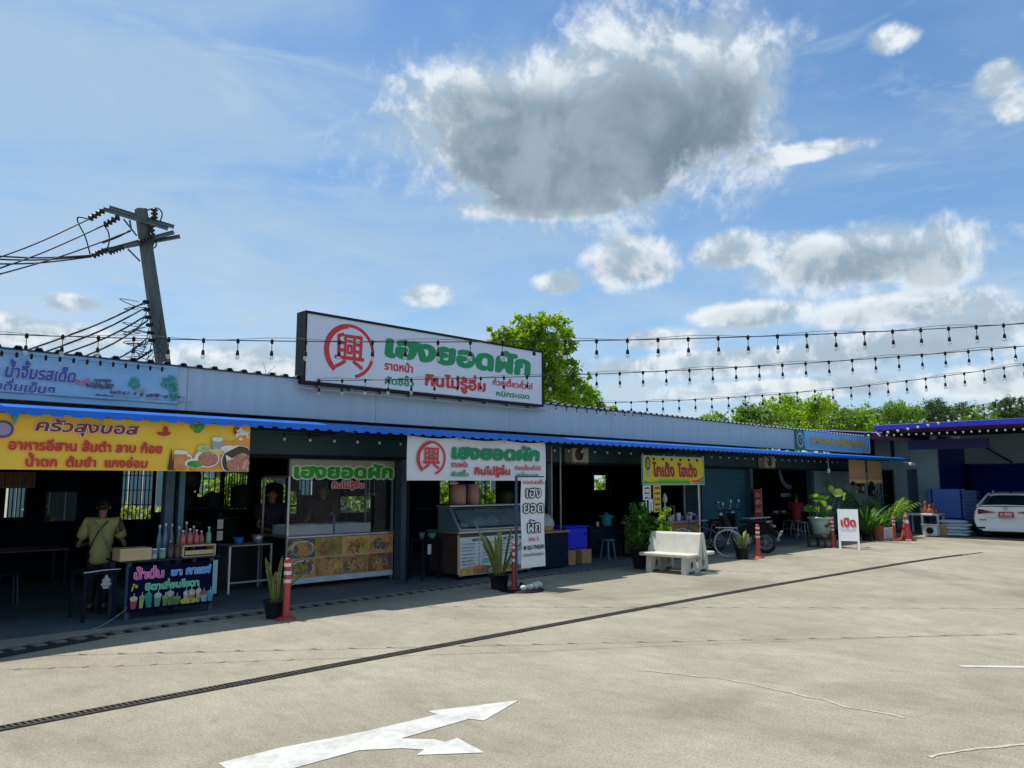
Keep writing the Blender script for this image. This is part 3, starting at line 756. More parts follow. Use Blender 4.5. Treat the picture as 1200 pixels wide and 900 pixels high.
# the row beyond the right half of the roof
row = [  # px, top py, crown radius (m), depth Y, material, label
 (828,487,1.1,24,m_leafY,'low light green treetop peeping over the roof, leftmost of the row behind it'),
 (880,468,2.2,30,m_leafG,'rounded mid green tree behind the roof, second of the row from the left'),
 (925,462,2.2,31,m_leafY,'bright green tree with a thin twig sticking up behind the roof'),
 (968,466,2.6,33,m_leafG,'broad green tree behind the roof above the small emblem panel'),
 (1008,478,2.2,34,m_leafY,'bright yellow green tree above the pale blue roof sign'),
 (1052,468,3.0,36,m_leafG,'dark olive tree behind the ultramarine roof edge'),
 (1098,466,3.2,38,m_leafD,'dark round tree right of the olive tree'),
 (1140,472,3.0,38,m_leafG,'mid green tree behind the ultramarine roof near the right'),
 (1184,463,2.8,36,m_leafD,'dark pointed tree at the far right above the ultramarine roof')]
for i, (px_, py_, r_, Y, m, lb) in enumerate(row):
    TY = Y; top = Yp(px_, py_, Y); s_ = r_*.42; c = Vector((top.x, Y, top.z-s_))
    rr = random.Random(i+3); bs = [(c.x, c.y, c.z, s_)]
    for k in range(22):
        a = rr.uniform(0, 2*PI); q = rr.uniform(.3, 1.9)*r_
        bs.append((c.x+math.cos(a)*q, c.y+math.sin(a)*q*.7, c.z-rr.uniform(.05, 1.2)*r_*.8, r_*rr.uniform(.25, .48)))
    for k in range(6): bs.append((c.x+rr.uniform(-1,1)*r_, c.y+rr.uniform(-.6,.6)*r_, c.z-r_*rr.uniform(.8,1.6), r_*.5))
    tree(lb, (c.x, Y, 0), bs, 15000, .13 if r_ < 2.5 else .16, m, .15, i+20, 'trees behind the market roof')
# small bare twig tops at the left end
p = Yp(311, 440, 18); sh = thing('sapling', 'thin bare sapling tip peeping over the roof left of the big sign', 'sapling', (p.x, 18, 0))
mb = MB().tube([(p.x, 18, 0), (p.x+.05, 18, 2.5), (p.x, 18, p.z+.15)], [.03, .02, .006], 5)
for k in range(7):
    z = p.z-.6+k*.12; mb.tube([(p.x, 18, z), (p.x+random.uniform(-.3,.3), 18+random.uniform(-.2,.2), z+.25)], [.008, .003], 4)
part('trunk', mb, m_bark, sh); leaf_cloud('crown', sh, [(p.x, 18, p.z+.0, .22)], 90, .035, m_leafG, 3)

# hedge and pale fence seen through the rear openings
FYB = 20.0
fn = thing('corrugated_fence', 'pale blue corrugated fence seen through the rear windows', 'fence', (2, FYB, 0))
for i in range(13):
    x = -2+i*2.0; fp = corr(x, x+1.96, FYB, FYB+.001, 1.1, 1.1, .2, .03)
    mb = MB(); n_ = 12
    for k in range(n_):
        a = x+1.96*k/n_; b = x+1.96*(k+1)/n_; ya, yb = (FYB if k % 2 else FYB+.03), (FYB if k % 2 else FYB+.03)
        mb.box(a, b-.012, ya, ya+.02, 0, 2.9)
    part('fence_sheet', mb, m_fence, fn)
part('fence_rail', MB().box(-2, 24, FYB-.05, FYB-.001, 2.2, 2.28), m_steelblue, fn)
f2 = thing('grey_gate', 'grey tubular gate behind the rear opening beside the food cart', 'gate', (8.6, 18.6, 0))
mb = MB()
for k in range(9): x = 8.1+k*.26; part('bar', MB().tube([(x, 18.6, .1), (x, 18.6, 2.2)], .016, 6), m_fencegrey, f2)
for z in (.3, 1.2, 2.1): part('rail', MB().tube([(8.0, 18.56, z), (10.3, 18.56, z)], .022, 6), m_fencegrey, f2)
part('panel', MB().box(8.0, 10.3, 18.64, 18.66, .1, 2.2), m_fencegrey, f2)
bushes = [(1.2,18.3,.8,m_leafHd,'cream green bush outside the leftmost rear window'), (3.8,18.3,1.0,m_leafHd,'pale flowering bush outside the leftmost rear window, nearer the brown blind'),
 (6.1,18.2,1.25,m_leafHd,'cream leaved bush behind the barred rear window beside the yellow shirted person'), (8.0,17.4,1.9,m_leafH,'tall bright green bush behind the shelf of pots'),
 (9.0,18.0,1.6,m_leafH,'bright green bush behind the food cart'), (11.7,18.4,1.7,m_leafH,'bright green bush seen past the cook behind the cart'), (14.6,17.8,2.0,m_leafH,'sunlit bush behind the left side of the pink tubs'),
 (16.4,18.2,2.2,m_leafY,'sunlit bush behind the right side of the pink tubs'), (19.4,18.2,2.1,m_leafY,'sunlit bush behind the narrow upright banner'), (22.6,18.4,2.3,m_leafH,'sunlit bush behind the dim middle shop window')]
for i, (x, Y, h, m, lb) in enumerate(bushes):
    t = thing('bush', lb, 'bush', (x, Y, 0), 'bushes behind the market')
    part('stem', limbs((x, Y, 0), [(x+.2, Y, h*.7), (x-.25, Y, h*.6), (x, Y+.2, h*.8)], .03, i), m_bark, t)
    rr = random.Random(i)
    leaf_cloud('foliage', t, [(x+rr.uniform(-.7,.7), Y+rr.uniform(-.3,.3), max(.3, h*rr.uniform(.2,.92)), .34) for k in range(14)], 2600, .07, m, i+50)

# ---------------------------------------------------------------- utility pole
PY = 16.0
pb, pt = Yp(191, 425, PY), Yp(166, 252, PY)
dirp = (pt-pb).normalized(); base = pb - dirp*(pb.z/dirp.z); 
pole = thing('utility_pole', 'leaning concrete utility pole with steel crossarms rising behind the roof', 'pole', tuple(base))
def bar_between(a, b, w, h, name, m, parent, mat_=None):
    a = Vector(a); b = Vector(b); t = (b-a); l = t.length; q = t.to_track_quat('X', 'Z').to_matrix().to_4x4()
    return part(name, MB().box(0, l, -w/2, w/2, -h/2, h/2, Matrix.Translation(a) @ q), m, parent)
vd = Vector((math.cos(YAW), math.sin(YAW), 0)); rt = Vector((math.sin(YAW), -math.cos(YAW), 0))
mb = MB(); top = pt + dirp*.12
for (a, b) in ((base, top),):
    q = (b-a).to_track_quat('Z', 'Y').to_matrix().to_4x4(); l = (b-a).length
    vs = []
    for z, w in ((0, .15), (l, .10)):
        c = w*.25
        for (sx_, sy_) in ((-w,-w+c),(-w+c,-w),(w-c,-w),(w,-w+c),(w,w-c),(w-c,w),(-w+c,w),(-w,w-c)): vs.append(Matrix.Translation(a) @ q @ Vector((sx_, sy_, z)))
    mb.add(vs, [tuple(range(8))[::-1], tuple(range(8, 16))] + [(i, (i+1)%8, (i+1)%8+8, i+8) for i in range(8)])
    part('post', mb, m_pole, pole)
PD = pt.x*math.cos(YAW)+pt.y*math.sin(YAW)
def pp(px, py, dd=0): return Dp(px, py, PD+dd)
def channel(a, b, name='crossarm'):
    a, b = pp(*a), pp(*b); t = b-a; q = t.to_track_quat('X', 'Z').to_matrix().to_4x4(); M = Matrix.Translation(a) @ q; l = t.length
    return part(name, MB().box(0, l, -.03, .03, .027, .035, M).box(0, l, -.03, .03, -.035, -.027, M).box(0, l, -.004, .004, -.027, .027, M), m_cross, pole)
channel((121,245,-.35), (197,268,.05)); channel((128,243,-.2), (204,266,.2)); channel((112,297,-.35), (204,272,.05)); channel((118,294,-.2), (211,277,.2))
for a, b in (((145,257,-.1),(160,276,-.1)), ((150,292,-.1),(164,306,-.1)), ((181,283,.1),(175,297,.1)), ((152,258,.0),(154,270,0))):
    part('brace', MB().tube([pp(*a), pp(*b)], .018, 6), m_cross, pole)
def insulator(a, b, nd=4, r=.072, th=None):
    a, b = pp(*a), pp(*b); t = b-a; l = t.length; q = t.to_track_quat('Z', 'Y').to_matrix().to_4x4()
    prof = [(.02, 0)]
    for k in range(nd):
        z0 = l*(k+.1)/nd; z1 = l*(k+.9)/nd; prof += [(.03, z0), (r, z0+(z1-z0)*.35), (r*.9, z0+(z1-z0)*.7), (.035, z1)]
    prof += [(.02, l)]
    part('insulator', MB().lathe(prof, a, 12, M=q), m_insul, pole)
insulator((122,246,-.35), (104,257,-.4)); insulator((140,254,-.25), (122,264,-.3)); insulator((125,293,-.3), (108,300,-.35)); insulator((145,289,-.2), (127,296,-.25), 5)
insulator((180,276,-.1), (162,285,-.15), 5); insulator((181,257,0), (181,244,0), 3); insulator((178,277,0), (177,263,0), 3)
def curve(pts, n=10):
    P = [Vector(p) for p in pts]; out = []
    for i in range(len(P)-1):
        p0, p1, p2, p3 = P[max(i-1,0)], P[i], P[i+1], P[min(i+2, len(P)-1)]
        for k in range(n):
            t = k/n; out.append(.5*((2*p1)+(-p0+p2)*t+(2*p0-5*p1+4*p2-p3)*t*t+(-p0+3*p1-3*p2+p3)*t**3))
    return out+[P[-1]]
for pts in ([(104,257,-.4),(97,255,-.4),(91,255,-.4),(92,262,-.4),(100,278,-.4),(106,300,-.4)], [(122,264,-.3),(127,272,-.3),(128,283,-.3),(125,293,-.3)],
            [(168,249,0),(176,245,0),(185,244,0),(190,250,0),(188,259,0)], [(152,270,-.1),(140,277,-.2),(120,285,-.2)], [(181,277,0),(183,288,.1),(176,292,.1)]):
    part('jumper_wire', MB().tube(curve([pp(*p) for p in pts]), .014, 5), m_cable, pole)
# lines running off to the left
def wire(name, label, pts, r=.015, group='wires from the utility pole'):
    P = [Vector(p) for p in pts]; loc = P[0]
    return solo(name, MB().tube(curve(P, 6), r, 5), m_cable, label, 'cable', tuple(loc), group)
hv = [((104,257,-.4),(-40,315,-3),'upper power line from the outermost insulator, highest at the pole'), ((122,264,-.3),(-40,328,-3),'power line from the second insulator on the top crossarm'),
      ((153,271,-.1),(-40,332,-3),'power line clamped under the pole head and running down left'), ((108,300,-.35),(-40,302,-3),'nearly level power line, uppermost at the lower crossarm'),
      ((110,299,-.35),(-40,297.5,-3),'nearly level power line just beneath the uppermost level one'), ((107,301,-.35),(-40,309,-3),'lowest of the nearly level power lines at the lower crossarm')]
for a, b, lb in hv:
    A, B = pp(*a), pp(*b); mid = A.lerp(B, .5) - Vector((0,0,.06)); wire('power_line', lb, [A, mid, B])
tc_ = [((170,354),(25,404),'topmost telephone cable bundle leaving the lower part of the pole'), ((168,362),(35,409),'telephone cable second from the top on the pole'),
       ((170,371),(50,412),'telephone cable third from the top on the pole'), ((171,377),(75,415),'telephone cable fourth from the top on the pole'),
       ((173,396),(100,420),'telephone cable below the drooping ones'), ((178,410),(110,416),'thick telephone cable lowest on the pole')]
for k, (a, b, lb) in enumerate(tc_):
    A, B = pp(*a), pp(*b, -2.2); C_ = A + (B-A)*1.9 - Vector((0,0,.1)); m1 = A.lerp(C_, .3) - Vector((0,0,.10+.02*k))
    wire('telephone_cable', lb, [A, m1, C_], .018 if k < 5 else .024)
rr = random.Random(5)
for k in range(16):
    y0 = 352+rr.random()*66; y1 = y0+rr.uniform(-12, 30); w_ = rr.uniform(14, 40); x0 = 168+(y0-350)*.15
    part('loose_wire', MB().tube(curve([pp(x0+2, y0, -.2), pp(x0-w_*.3, (y0+y1)/2+rr.uniform(2,14), -.25), pp(x0-w_*.8, y1+rr.uniform(0,8), -.3), pp(x0-w_*.2, y1+5, -.2)]), .008, 4), m_cable, pole)
for k in range(6):
    z = 354+k*9; part('cable_clamp', MB().box(-.05, .05, -.05, .05, -.03, .03, Matrix.Translation(pp(171+k*1.3, z, -.18))), m_black, pole)
for k in range(4):
    part('loose_wire', MB().tube(curve([pp(176+k*2, 366+k*12, -.2), pp(188+k, 380+k*12, -.22), pp(184+k, 396+k*8, -.22), pp(178+k*2, 404+k*5, -.2)]), .008, 4), m_cable, pole)

# ---------------------------------------------------------------- string lights
def string_light(label, A, B, sagm, nb, drop, br, spacing=None, white=False, r=.006, off=.5, down_m=None, support=True, hw=.012, group='strings of hanging bulbs'):
    A, B = Vector(A), Vector(B)
    def at(t): return A.lerp(B, t) - Vector((0, 0, sagm*4*t*(1-t)))
    t_ = thing('string_light', label, 'string light', tuple(A), group)
    part('cable', MB().tube([at(i/60) for i in range(61)], r, 5), m_cable, t_)
    if support: part('support_wire', MB().tube([at(i/60)+Vector((0,0,.02+.018*math.sin(i*.9))) for i in range(61)], r*.5, 4), m_cable, t_)
    proto = None
    for k in range(nb):
        p = at((k+off)/nb)
        if proto is None:
            h = MB()
            if drop > 0:
                h.lathe([(hw*1.1,-.035),(hw*1.5,-.01),(hw*.9,.02)], p, 6).tube([p, p-Vector((0,0,drop*.62))], r*.75, 5)
                h.lathe([(.35*br, -drop*.60), (.62*br, -drop*.66), (.78*br, -drop*.86), (.7*br, -drop*.9)], p, 8)
            else: h.lathe([(br*.5, -.02), (br*.6, .03)], p, 6)
            hold = part('lamp_holder', h, m_black, t_); z0 = -drop*.9
            bb = part('bulb', MB().lathe([(.5*br, z0), (.95*br, z0-.5*br), (1.0*br, z0-1.0*br), (.75*br, z0-1.7*br), (.3*br, z0-2.0*br), (0, z0-2.05*br)], p, 8), m_bulbw if white else m_bulb, hold)
            proto = hold; p_0 = p; bp_ = bb
        else:
            c = piece('lamp_holder', proto, t_, p-p_0); d = bp_.copy(); COL.objects.link(d); d.parent = c
    return t_
string_light('topmost string of pear bulbs crossing the whole view in front of the big sign', Dp(-70,389,8.3), Dp(1290,373,9.8), .20, 37, .19, .027, off=.37, hw=.014)
string_light('string of pear bulbs from the foot of the big sign, second from the top', Dp(366,446,11.35), Dp(1290,397,11.2), .14, 34, .19, .026, off=.3, hw=.014)
string_light('string of pear bulbs starting at the roof beside the tall tree, third from the top', Dp(698,472,15.9), Dp(1290,412,13.3), .20, 28, .21, .03, off=.3, hw=.015)
string_light('faint thin string of bulbs above the trees, lowest of those crossing the sky', Dp(880,492,19.5), Dp(1290,446,17.5), .30, 30, .14, .028, hw=.014)
string_light('string with round white bulbs crossing in front of the dark trees', Dp(1012,508,24), Dp(1290,445,21), .12, 22, .05, .042, white=True, support=False, r=.006)
string_light('string of white bulbs hung under the awning along the shop fronts', (5.3, 10.45, 2.40), (28.8, 10.45, 2.40), .0, 56, .05, .024, white=True, support=False)
string_light('string of white bulbs along the eave of the ultramarine roof', (25.9, 9.6, 3.27), (25.9, 3.0, 3.33), .02, 30, .05, .032, white=True, support=False)
string_light('short string of small dark bulbs along the top of the printed blue vinyl', (1.2, 10.2, 3.16), (3.7, 10.2, 3.16), .0, 17, .05, .014, support=False, r=.003)
string_light('short string of small dark bulbs under the lower edge of the big sign', (10.9, 10.1, 3.19), (14.0, 10.1, 3.22), .03, 10, .09, .022, support=False, r=.004)
# ---------------------------------------------------------------- signs and banners
def xz(x, y, Y): q = Yp(x, y, Y); return q.x, q.z
GW = '\u0e40\u0e2e\u0e07\u0e22\u0e2d\u0e14\u0e1c\u0e31\u0e01'          # the name on the three main signs
def brand_face(t, x0, x1, z0, z1, y, warp=None, sw=0.0, big=1.0):
    """red ring with the character, the green name, and the small red and green dish names"""
    w = x1-x0; h = z1-z0
    cx, cz = x0+w*.148, z0+h*.52
    rr = h*.425
    disc('emblem_ring', m_redlet, t, (cx, y, cz), rr*1.06, rr, n=44, inner=.88, warp=warp, a0=R(-75), a1=R(232), taper=-.06)
    disc('emblem_stroke', m_redlet, t, (cx, y-.001, cz), rr*1.06, rr, n=20, inner=.80, warp=warp, a0=R(95), a1=R(232), taper=.16)
    text('\u8208', m_redlet, t, (cx-rr*.62, y, cz-rr*.66), rr*1.24, rr*1.32, bold=.012, warp=warp)
    text(GW, m_greenlet, t, (x0+w*.275, y, z0+h*.50), w*.665, h*.43, bold=.06, shear=.10, warp=warp)
    text('ราดหน้า', m_redlet, t, (x0+w*.277, y, z0+h*.30), w*.113, h*.165, bold=.035, warp=warp)
    text('ผัดซีอิ๊ว', m_greenlet, t, (x0+w*.28, y, z0+h*.07), w*.115, h*.175, bold=.03, warp=warp)
    text('กินไม่รู้อิ่ม', m_redlet, t, (x0+w*.439, y, z0+h*.05), w*.275, h*.35, bold=.045, warp=warp)
    text('ก๋วยเตี๋ยวคั่วไก่', m_redlet, t, (x0+w*.747, y, z0+h*.26), w*.206, h*.16, bold=.03, warp=warp)
    text('หมี่กระเฉด', m_greenlet, t, (x0+w*.765, y, z0+h*.07), w*.17, h*.145, bold=.03, warp=warp)
# big sign on the roof
SY = 10.16
bx0, bz1 = xz(358, 364, SY); bx1, _ = xz(636, 412, SY); bz0 = xz(500, 463, SY)[1]
t = thing('roof_sign', 'big white rectangular roof sign with dark frame, red ring emblem and green lettering', 'sign', (bx0, SY, bz0))
part('cabinet', MB().box(bx0, bx1, SY+.01, SY+.24, bz0, bz1), m_navy, t)
fr = MB(); w = .035
fr.box(bx0-.004, bx0+w*.7, SY-.02, SY+.245, bz0-.004, bz1+.004).box(bx1-w, bx1+.004, SY-.02, SY+.245, bz0-.004, bz1+.004)
fr.box(bx0+w, bx1-w, SY-.02, SY+.245, bz0-.004, bz0+w).box(bx0+w, bx1-w, SY-.02, SY+.245, bz1-w, bz1+.004)
part('frame', fr, m_black, t)
part('sign_face', MB().box(bx0+w, bx1-w, SY-.004, SY+.008, bz0+w, bz1-w), m_signwhite, t)
brand_face(t, bx0+.03, bx1-.06, bz0+.04, bz1-.04, SY-.008)
for k in range(9):
    x = bx0+.3+k*(bx1-bx0-.6)/8; part('bracket', MB().box(x-.015, x+.015, SY+.05, FY+.1, bz0-.06, bz0-.006), m_steel2, t)
rails = MB().box(bx0, bx1+.1, SY+.02, SY+.05, bz0-.085, bz0-.06)
part('support_rail', rails, m_steel2, t)
# printed vinyl on the left of the fascia
vx0, vx1 = -1.2, xz(207.5, 450, FY)[0]
t = thing('vinyl_sign', 'pale blue printed vinyl with dark blue lettering stretched over the left fascia', 'sign', (vx0, FY, ZB))
def rip(p): return Vector((0, .008*math.sin(p.x*5+p.z*7)+.004*math.sin(p.x*13), 0))
def cloth(name, m, t, x0, x1, z0, z1, y, warp, nx=40, nz=8, sag=0.0, ties=1, label=None):
    V = []; F = []
    for i in range(nx+1):
        for j in range(nz+1):
            u = i/nx; v = j/nz
            s_ = sag*abs(math.sin(u*PI*ties))*v if sag else 0
            p = Vector((x0+(x1-x0)*u, y, z0+(z1-z0)*v - s_)); V.append(p+warp(p))
    for i in range(nx):
        for j in range(nz): a = i*(nz+1)+j; F.append((a, a+nz+1, a+nz+2, a+1))
    mb = MB(); mb.add(V, F, True); n_ = len(V)
    mb.add([v+Vector((0,.004,0)) for v in V], [tuple(reversed(f)) for f in F], True)
    return part(name, mb, m, t, label)
yv = FY-.020
cloth('vinyl_sheet', m_vinylblue, t, vx0, vx1, ZB+.005, ZT-.005, yv+.005, rip)
part('pole_sleeve', MB().tube([(vx0, yv-.0, ZB+.10), (vx1, yv-.0, ZB+.09)], .022, 8), m_vinylblue, t)
A = xz(-60, 428, yv)[0]
a0_ = xz(1, 435, yv); a1_ = xz(89, 440, yv)
text('พริกเกลือ หมึกย่าง น้ำจิ้มรสเด็ด', m_bluelet, t, (.70, yv-.012, 2.885), 1.94, .225, bold=.05, warp=rip, shear=.15, outline=m_white2, ob=.075)
b1_ = xz(65, 458, yv)
text('น้ำผลไม้ เครื่องดื่มเย็นๆ', m_bluelet, t, (.95, yv-.012, 2.705), 1.48, .185, bold=.035, warp=rip, shear=.15, outline=m_white2, ob=.06)
c = xz(94, 445, yv)
disc('printed_prawn', m_pinklet if False else mat('print_mauve', (.40,.16,.34), .5, var=.3, scale=20), t, (c[0]+.02, yv-.012, c[1]-.01), .085, .055, n=16, inner=.25, warp=rip, a0=R(170), a1=R(400))
mgrn = mat('print_sea_green', (.04,.32,.30), .5, var=.3, scale=16)
mink = mat('print_ink', (.07,.09,.22), .5, var=.3, scale=10)
def scatter(name, m, t, cx, cz, rx, rz, n_, s_, y, warp=rip, seed=0, star=False):
    r_ = random.Random(seed); V = []; F = []
    for k in range(n_):
        a = r_.uniform(0, 2*PI); q = math.sqrt(r_.random()); x = cx+rx*q*math.cos(a); z = cz+rz*q*math.sin(a); b = r_.uniform(0, PI)
        l = s_*r_.uniform(.6, 1.4); w_ = l*r_.uniform(.25, .6)
        for (i, j) in ((-l, 0), (0, -w_), (l, 0), (0, w_)): V.append((x+i*math.cos(b)-j*math.sin(b), z+i*math.sin(b)+j*math.cos(b)))
        F.append(tuple(range(4*k, 4*k+4)))
    pts = [Vector((x, y - k*.00004, z)) for k, (x, z) in enumerate(V)]
    pts = [p+warp(p) if warp else p for p in pts]
    return part(name, MB().add(pts, F), m, t)
for (px_, py_, rx, rz, m, nn_, s_, nm) in ((158,449,.07,.07,mgrn,50,.022,'printed_palm'), (199,449,.10,.09,mgrn,90,.024,'printed_palm'), (204,460,.05,.12,mgrn,60,.022,'printed_palm'),
      (175,463,.5,.02,mink,60,.02,'printed_shoreline'), (118,452,.16,.035,mink,60,.022,'printed_stall'), (121,446,.10,.012,mink,22,.02,'printed_stall'), (122,464,.10,.014,mink,16,.02,'printed_stall'),
      (180,468,.5,.02,m_greyprint,60,.018,'printed_shoreline'), (165,457,.10,.02,m_greyprint,20,.02,'printed_mountain')):
    q = xz(px_, py_, yv); scatter(nm, m, t, q[0], q[1], rx, rz, nn_, s_, yv-.012, seed=int(px_))
# emblem panel and pale blue sign at the right end of the fascia
x0, _ = xz(931, 515, FY); x1, _ = xz(940.5, 515, FY)
t = thing('emblem_panel', 'small dark green panel with a round white-rimmed emblem on the fascia', 'sign', (x0, FY, ZB))
part('panel', MB().box(x0, x1, FY-.05, FY-.012, ZB+.02, ZT-.01), mat('panel_green', (.02,.20,.20), .5), t)
cx = (x0+x1)/2; cz = (ZB+ZT)/2
disc('emblem_rim', m_white2, t, (cx, FY-.054, cz), .19, .21, n=28, inner=.86)
disc('emblem_disc', mat('emblem_teal', (.03,.12,.18), .5), t, (cx, FY-.054, cz), .15, .17, n=24)
disc('emblem_mark', mat('emblem_pale', (.25,.45,.55), .5), t, (cx, FY-.057, cz+.02), .07, .08, n=14, inner=.45, a0=R(30), a1=R(300))
x0 = x1+.02; x1 = 27.0
t = thing('fascia_sign', 'sky blue sign with gold lettering at the right end of the fascia', 'sign', (x0, FY, ZB))
part('sign_face', MB().cbox(x0, x1, FY-.06, FY-.005, ZB+.03, ZT+.0, .008), m_skysign, t)
part('edge_trim', MB().box(x0, x1, FY-.066, FY-.062, ZB+.03, ZB+.055).box(x1-.05, x1, FY-.066, FY-.062, ZB+.056, ZT), mat('trim_pink', (.62,.60,.72), .5), t)
text('ตลาดหมวกเขียวสามัญ', m_gold, t, (x0+.35, FY-.068, ZB+.14), x1-x0-.75, .36, bold=.035, outline=mat('letter_ochre', (.35,.36,.22), .5), ob=.06)

# yellow banner on the left
YB = AY+.10
yx0, yx1 = .2, xz(293, 520, YB)[0]; yz1 = xz(0, 482, YB)[1]; yz0 = xz(0, 550, YB)[1]
t = thing('hanging_banner', 'yellow food banner with maroon and red lettering hung under the left awning', 'banner', (yx0, YB, yz0), 'banners hung under the awning')
def flap(p): return Vector((0, .010*math.sin(p.x*3.1+p.z*2)+.006*math.sin(p.x*9+1+p.z*5), 0))
cloth('banner_cloth', m_yellow, t, yx0, yx1, yz0, yz1, YB+.012, flap, 60, 8, sag=.012, ties=4)
def yb(px, py): return xz(px, py, YB)
def ytext(s, px0, px1, py1, hh, m, **k):
    a = xz(px0, py1, YB); b = xz(px1, py1, YB); text(s, m, t, (a[0], YB-.008, a[1]), b[0]-a[0], hh, warp=flap, **k)
H1 = yz1-yz0
text('ครัวสุงบอส', m_maroon, t, (yb(39,505)[0], YB-.008, yz0+H1*.615), yb(160,505)[0]-yb(39,505)[0], H1*.30, bold=.035, shear=.22, warp=flap, outline=m_white2, ob=.065)
text('อาหารอีสาน ส้มตำ ลาบ ก้อย', m_redlet, t, (yb(9,525)[0], YB-.008, yz0+H1*.335), yb(190,525)[0]-yb(9,525)[0], H1*.225, bold=.04, warp=flap)
text('น้ำตก  ต้มยำ  แกงอ่อม', m_redlet, t, (yb(29,545)[0], YB-.008, yz0+H1*.05), yb(173,545)[0]-yb(29,545)[0], H1*.255, bold=.04, warp=flap)
def ydisc(nm, px, py, rx, rz, m, dy=0, **k): q = xz(px, py, YB); return disc(nm, m, t, (q[0], YB-.008-dy, q[1]), rx, rz, warp=flap, **k)
m_or2 = mat('print_orange', (.80,.30,.05), .5, var=.12); m_meat = mat('print_meat', (.30,.07,.05), .5, col2=(.60,.30,.20), scale=45); m_beer = mat('print_beer', (.60,.24,.08), .5, var=.25, scale=12)
m_pgreen = mat('print_green', (.05,.30,.03), .5, var=.5, scale=30); m_pred = mat('print_chilli', (.45,.03,.02), .5, var=.3, scale=30); m_purp = mat('print_aubergine', (.10,.05,.12), .5, var=.3, scale=20)
q0, q1 = yb(222, 549), yb(292.5, 520)
poly('printed_flame', m_or2, t, (0, YB-.0045, 0), [(q0[0], yz0+.01), (q1[0], yz0+.01), (q1[0], yz0+H1*.80), (q1[0]-.25, yz0+H1*.62), (q1[0]-.45, yz0+H1*.66), (q0[0]+.35, yz0+H1*.42), (q0[0]+.1, yz0+H1*.25)], warp=flap)
ydisc('printed_aubergine', 3, 503, .10, .095, m_purp, .0); ydisc('printed_aubergine', 3, 503, .075, .07, mat('print_lilac', (.32,.25,.42), .5), .002)
ydisc('printed_chilli', 192, 507, .085, .04, m_pred, inner=.1, a0=R(170), a1=R(380), n=12); ydisc('printed_chilli', 194, 504, .03, .05, m_pred)
ydisc('printed_lime', 231, 503, .055, .05, m_pgreen); ydisc('printed_lime', 226, 500, .04, .035, m_pgreen, .001); ydisc('printed_leaf', 236, 500, .035, .04, m_pgreen, .002)
ydisc('printed_chilli', 277, 505, .045, .055, m_pred, n=12); scatter('printed_garlic', m_white2, t, yb(284, 509)[0], yb(284, 509)[1], .09, .07, 26, .03, YB-.009, flap, 4)
for px_, hh in ((199,.30),(203,.2),(213,.24),(226,.26)):
    q = yb(px_, 549); poly('printed_bottle', m_wooddark if px_ < 210 else m_beer, t, (0, YB-.0095, 0), [(q[0]-.03, yz0+.01), (q[0]+.03, yz0+.01), (q[0]+.02, yz0+hh*.6), (q[0]+.003, yz0+hh), (q[0]-.01, yz0+hh*.6)], warp=flap)
q = yb(211, 540); poly('printed_mug', m_beer, t, (0, YB-.011, 0), [(q[0]-.075, yz0+.02), (q[0]+.075, yz0+.02), (q[0]+.08, yz0+.24), (q[0]-.08, yz0+.24)], warp=flap)
poly('printed_foam', m_white2, t, (0, YB-.012, 0), [(q[0]-.085, yz0+.21), (q[0]+.085, yz0+.21), (q[0]+.075, yz0+.255), (q[0]-.07, yz0+.26)], warp=flap)
disc('printed_mug_handle', m_white2, t, (q[0]+.10, YB-.011, yz0+.14), .05, .07, inner=.7, warp=flap, n=16)
for px_, py_, rx, rz, m in ((228,543,.13,.06,m_white2),(228,544,.10,.045,m_pgreen),(242,537,.16,.12,m_white2),(243,538,.13,.095,m_meat),(238,526,.09,.05,mat('print_pale_green',(.45,.52,.22),.5,var=.3,scale=20)),(253,530,.08,.045,m_gold if False else mat('print_lemon',(.7,.6,.2),.5))):
    ydisc('printed_dish', px_, py_, rx, rz, m, .003+rx*.01+(0 if m is m_white2 else .0015))
q = yb(254, 519); poly('printed_glass', m_greyprint, t, (0, YB-.0115, 0), [(q[0]-.06, q[1]-.09), (q[0]+.05, q[1]-.10), (q[0]+.075, q[1]+.03), (q[0]-.075, q[1]+.04)], warp=flap); ydisc('printed_foam', 254, 515, .075, .03, m_white2, .005)
ydisc('printed_glass', 268, 526, .12, .045, m_white2, .0045)
def half(px, py, rx, rz, m, dy, nm):
    q = xz(px, py, YB); V = []
    for k in range(25):
        a = 2*PI*k/24; V.append((min(yx1-.012, q[0]+rx*math.cos(a)), max(yz0+.008, q[1]+rz*math.sin(a))))
    flat_part(nm, V[:-1], [tuple(range(24))], m, t, (0, YB-.008-dy, 0), (1,0,0), (0,0,1), None, flap)
half(279,541,.245,.215,m_white2,.006,'printed_bowl'); half(279.5,541,.235,.205,m_wooddark,.0065,'printed_bowl'); half(281,544,.19,.15,m_meat,.007,'printed_meat')
for k, (a, b) in enumerate(((276,538),(283,534),(287,542),(279,547),(286,549))):
    scatter('printed_meat', mat('print_pinkmeat', (.62,.40,.36), .5, var=.4, scale=40), t, yb(a,b)[0], max(yb(a,b)[1], yz0+.03), .05, .03, 8, .022, YB-.0165, flap, k)
for px_ in (96, 204.5, 292): q = xz(px_, 488, YB); part('tie_string', MB().tube([(q[0], YB, yz1-.012), (q[0]+.006, YB-.01, yz1+.06), (q[0]+.0, YB-.02, AZ+.02)], .004, 4), m_gold, t)
for px_, m in ((17, mgrn), (119, mat('tag_grey_green', (.30,.34,.16), .5))):
    q = xz(px_, 488, YB); poly('pennant', m, t, (0, YB-.03, 0), [(q[0], q[1]-.10), (q[0]+.045, q[1]+.04), (q[0]-.055, q[1]+.04)])

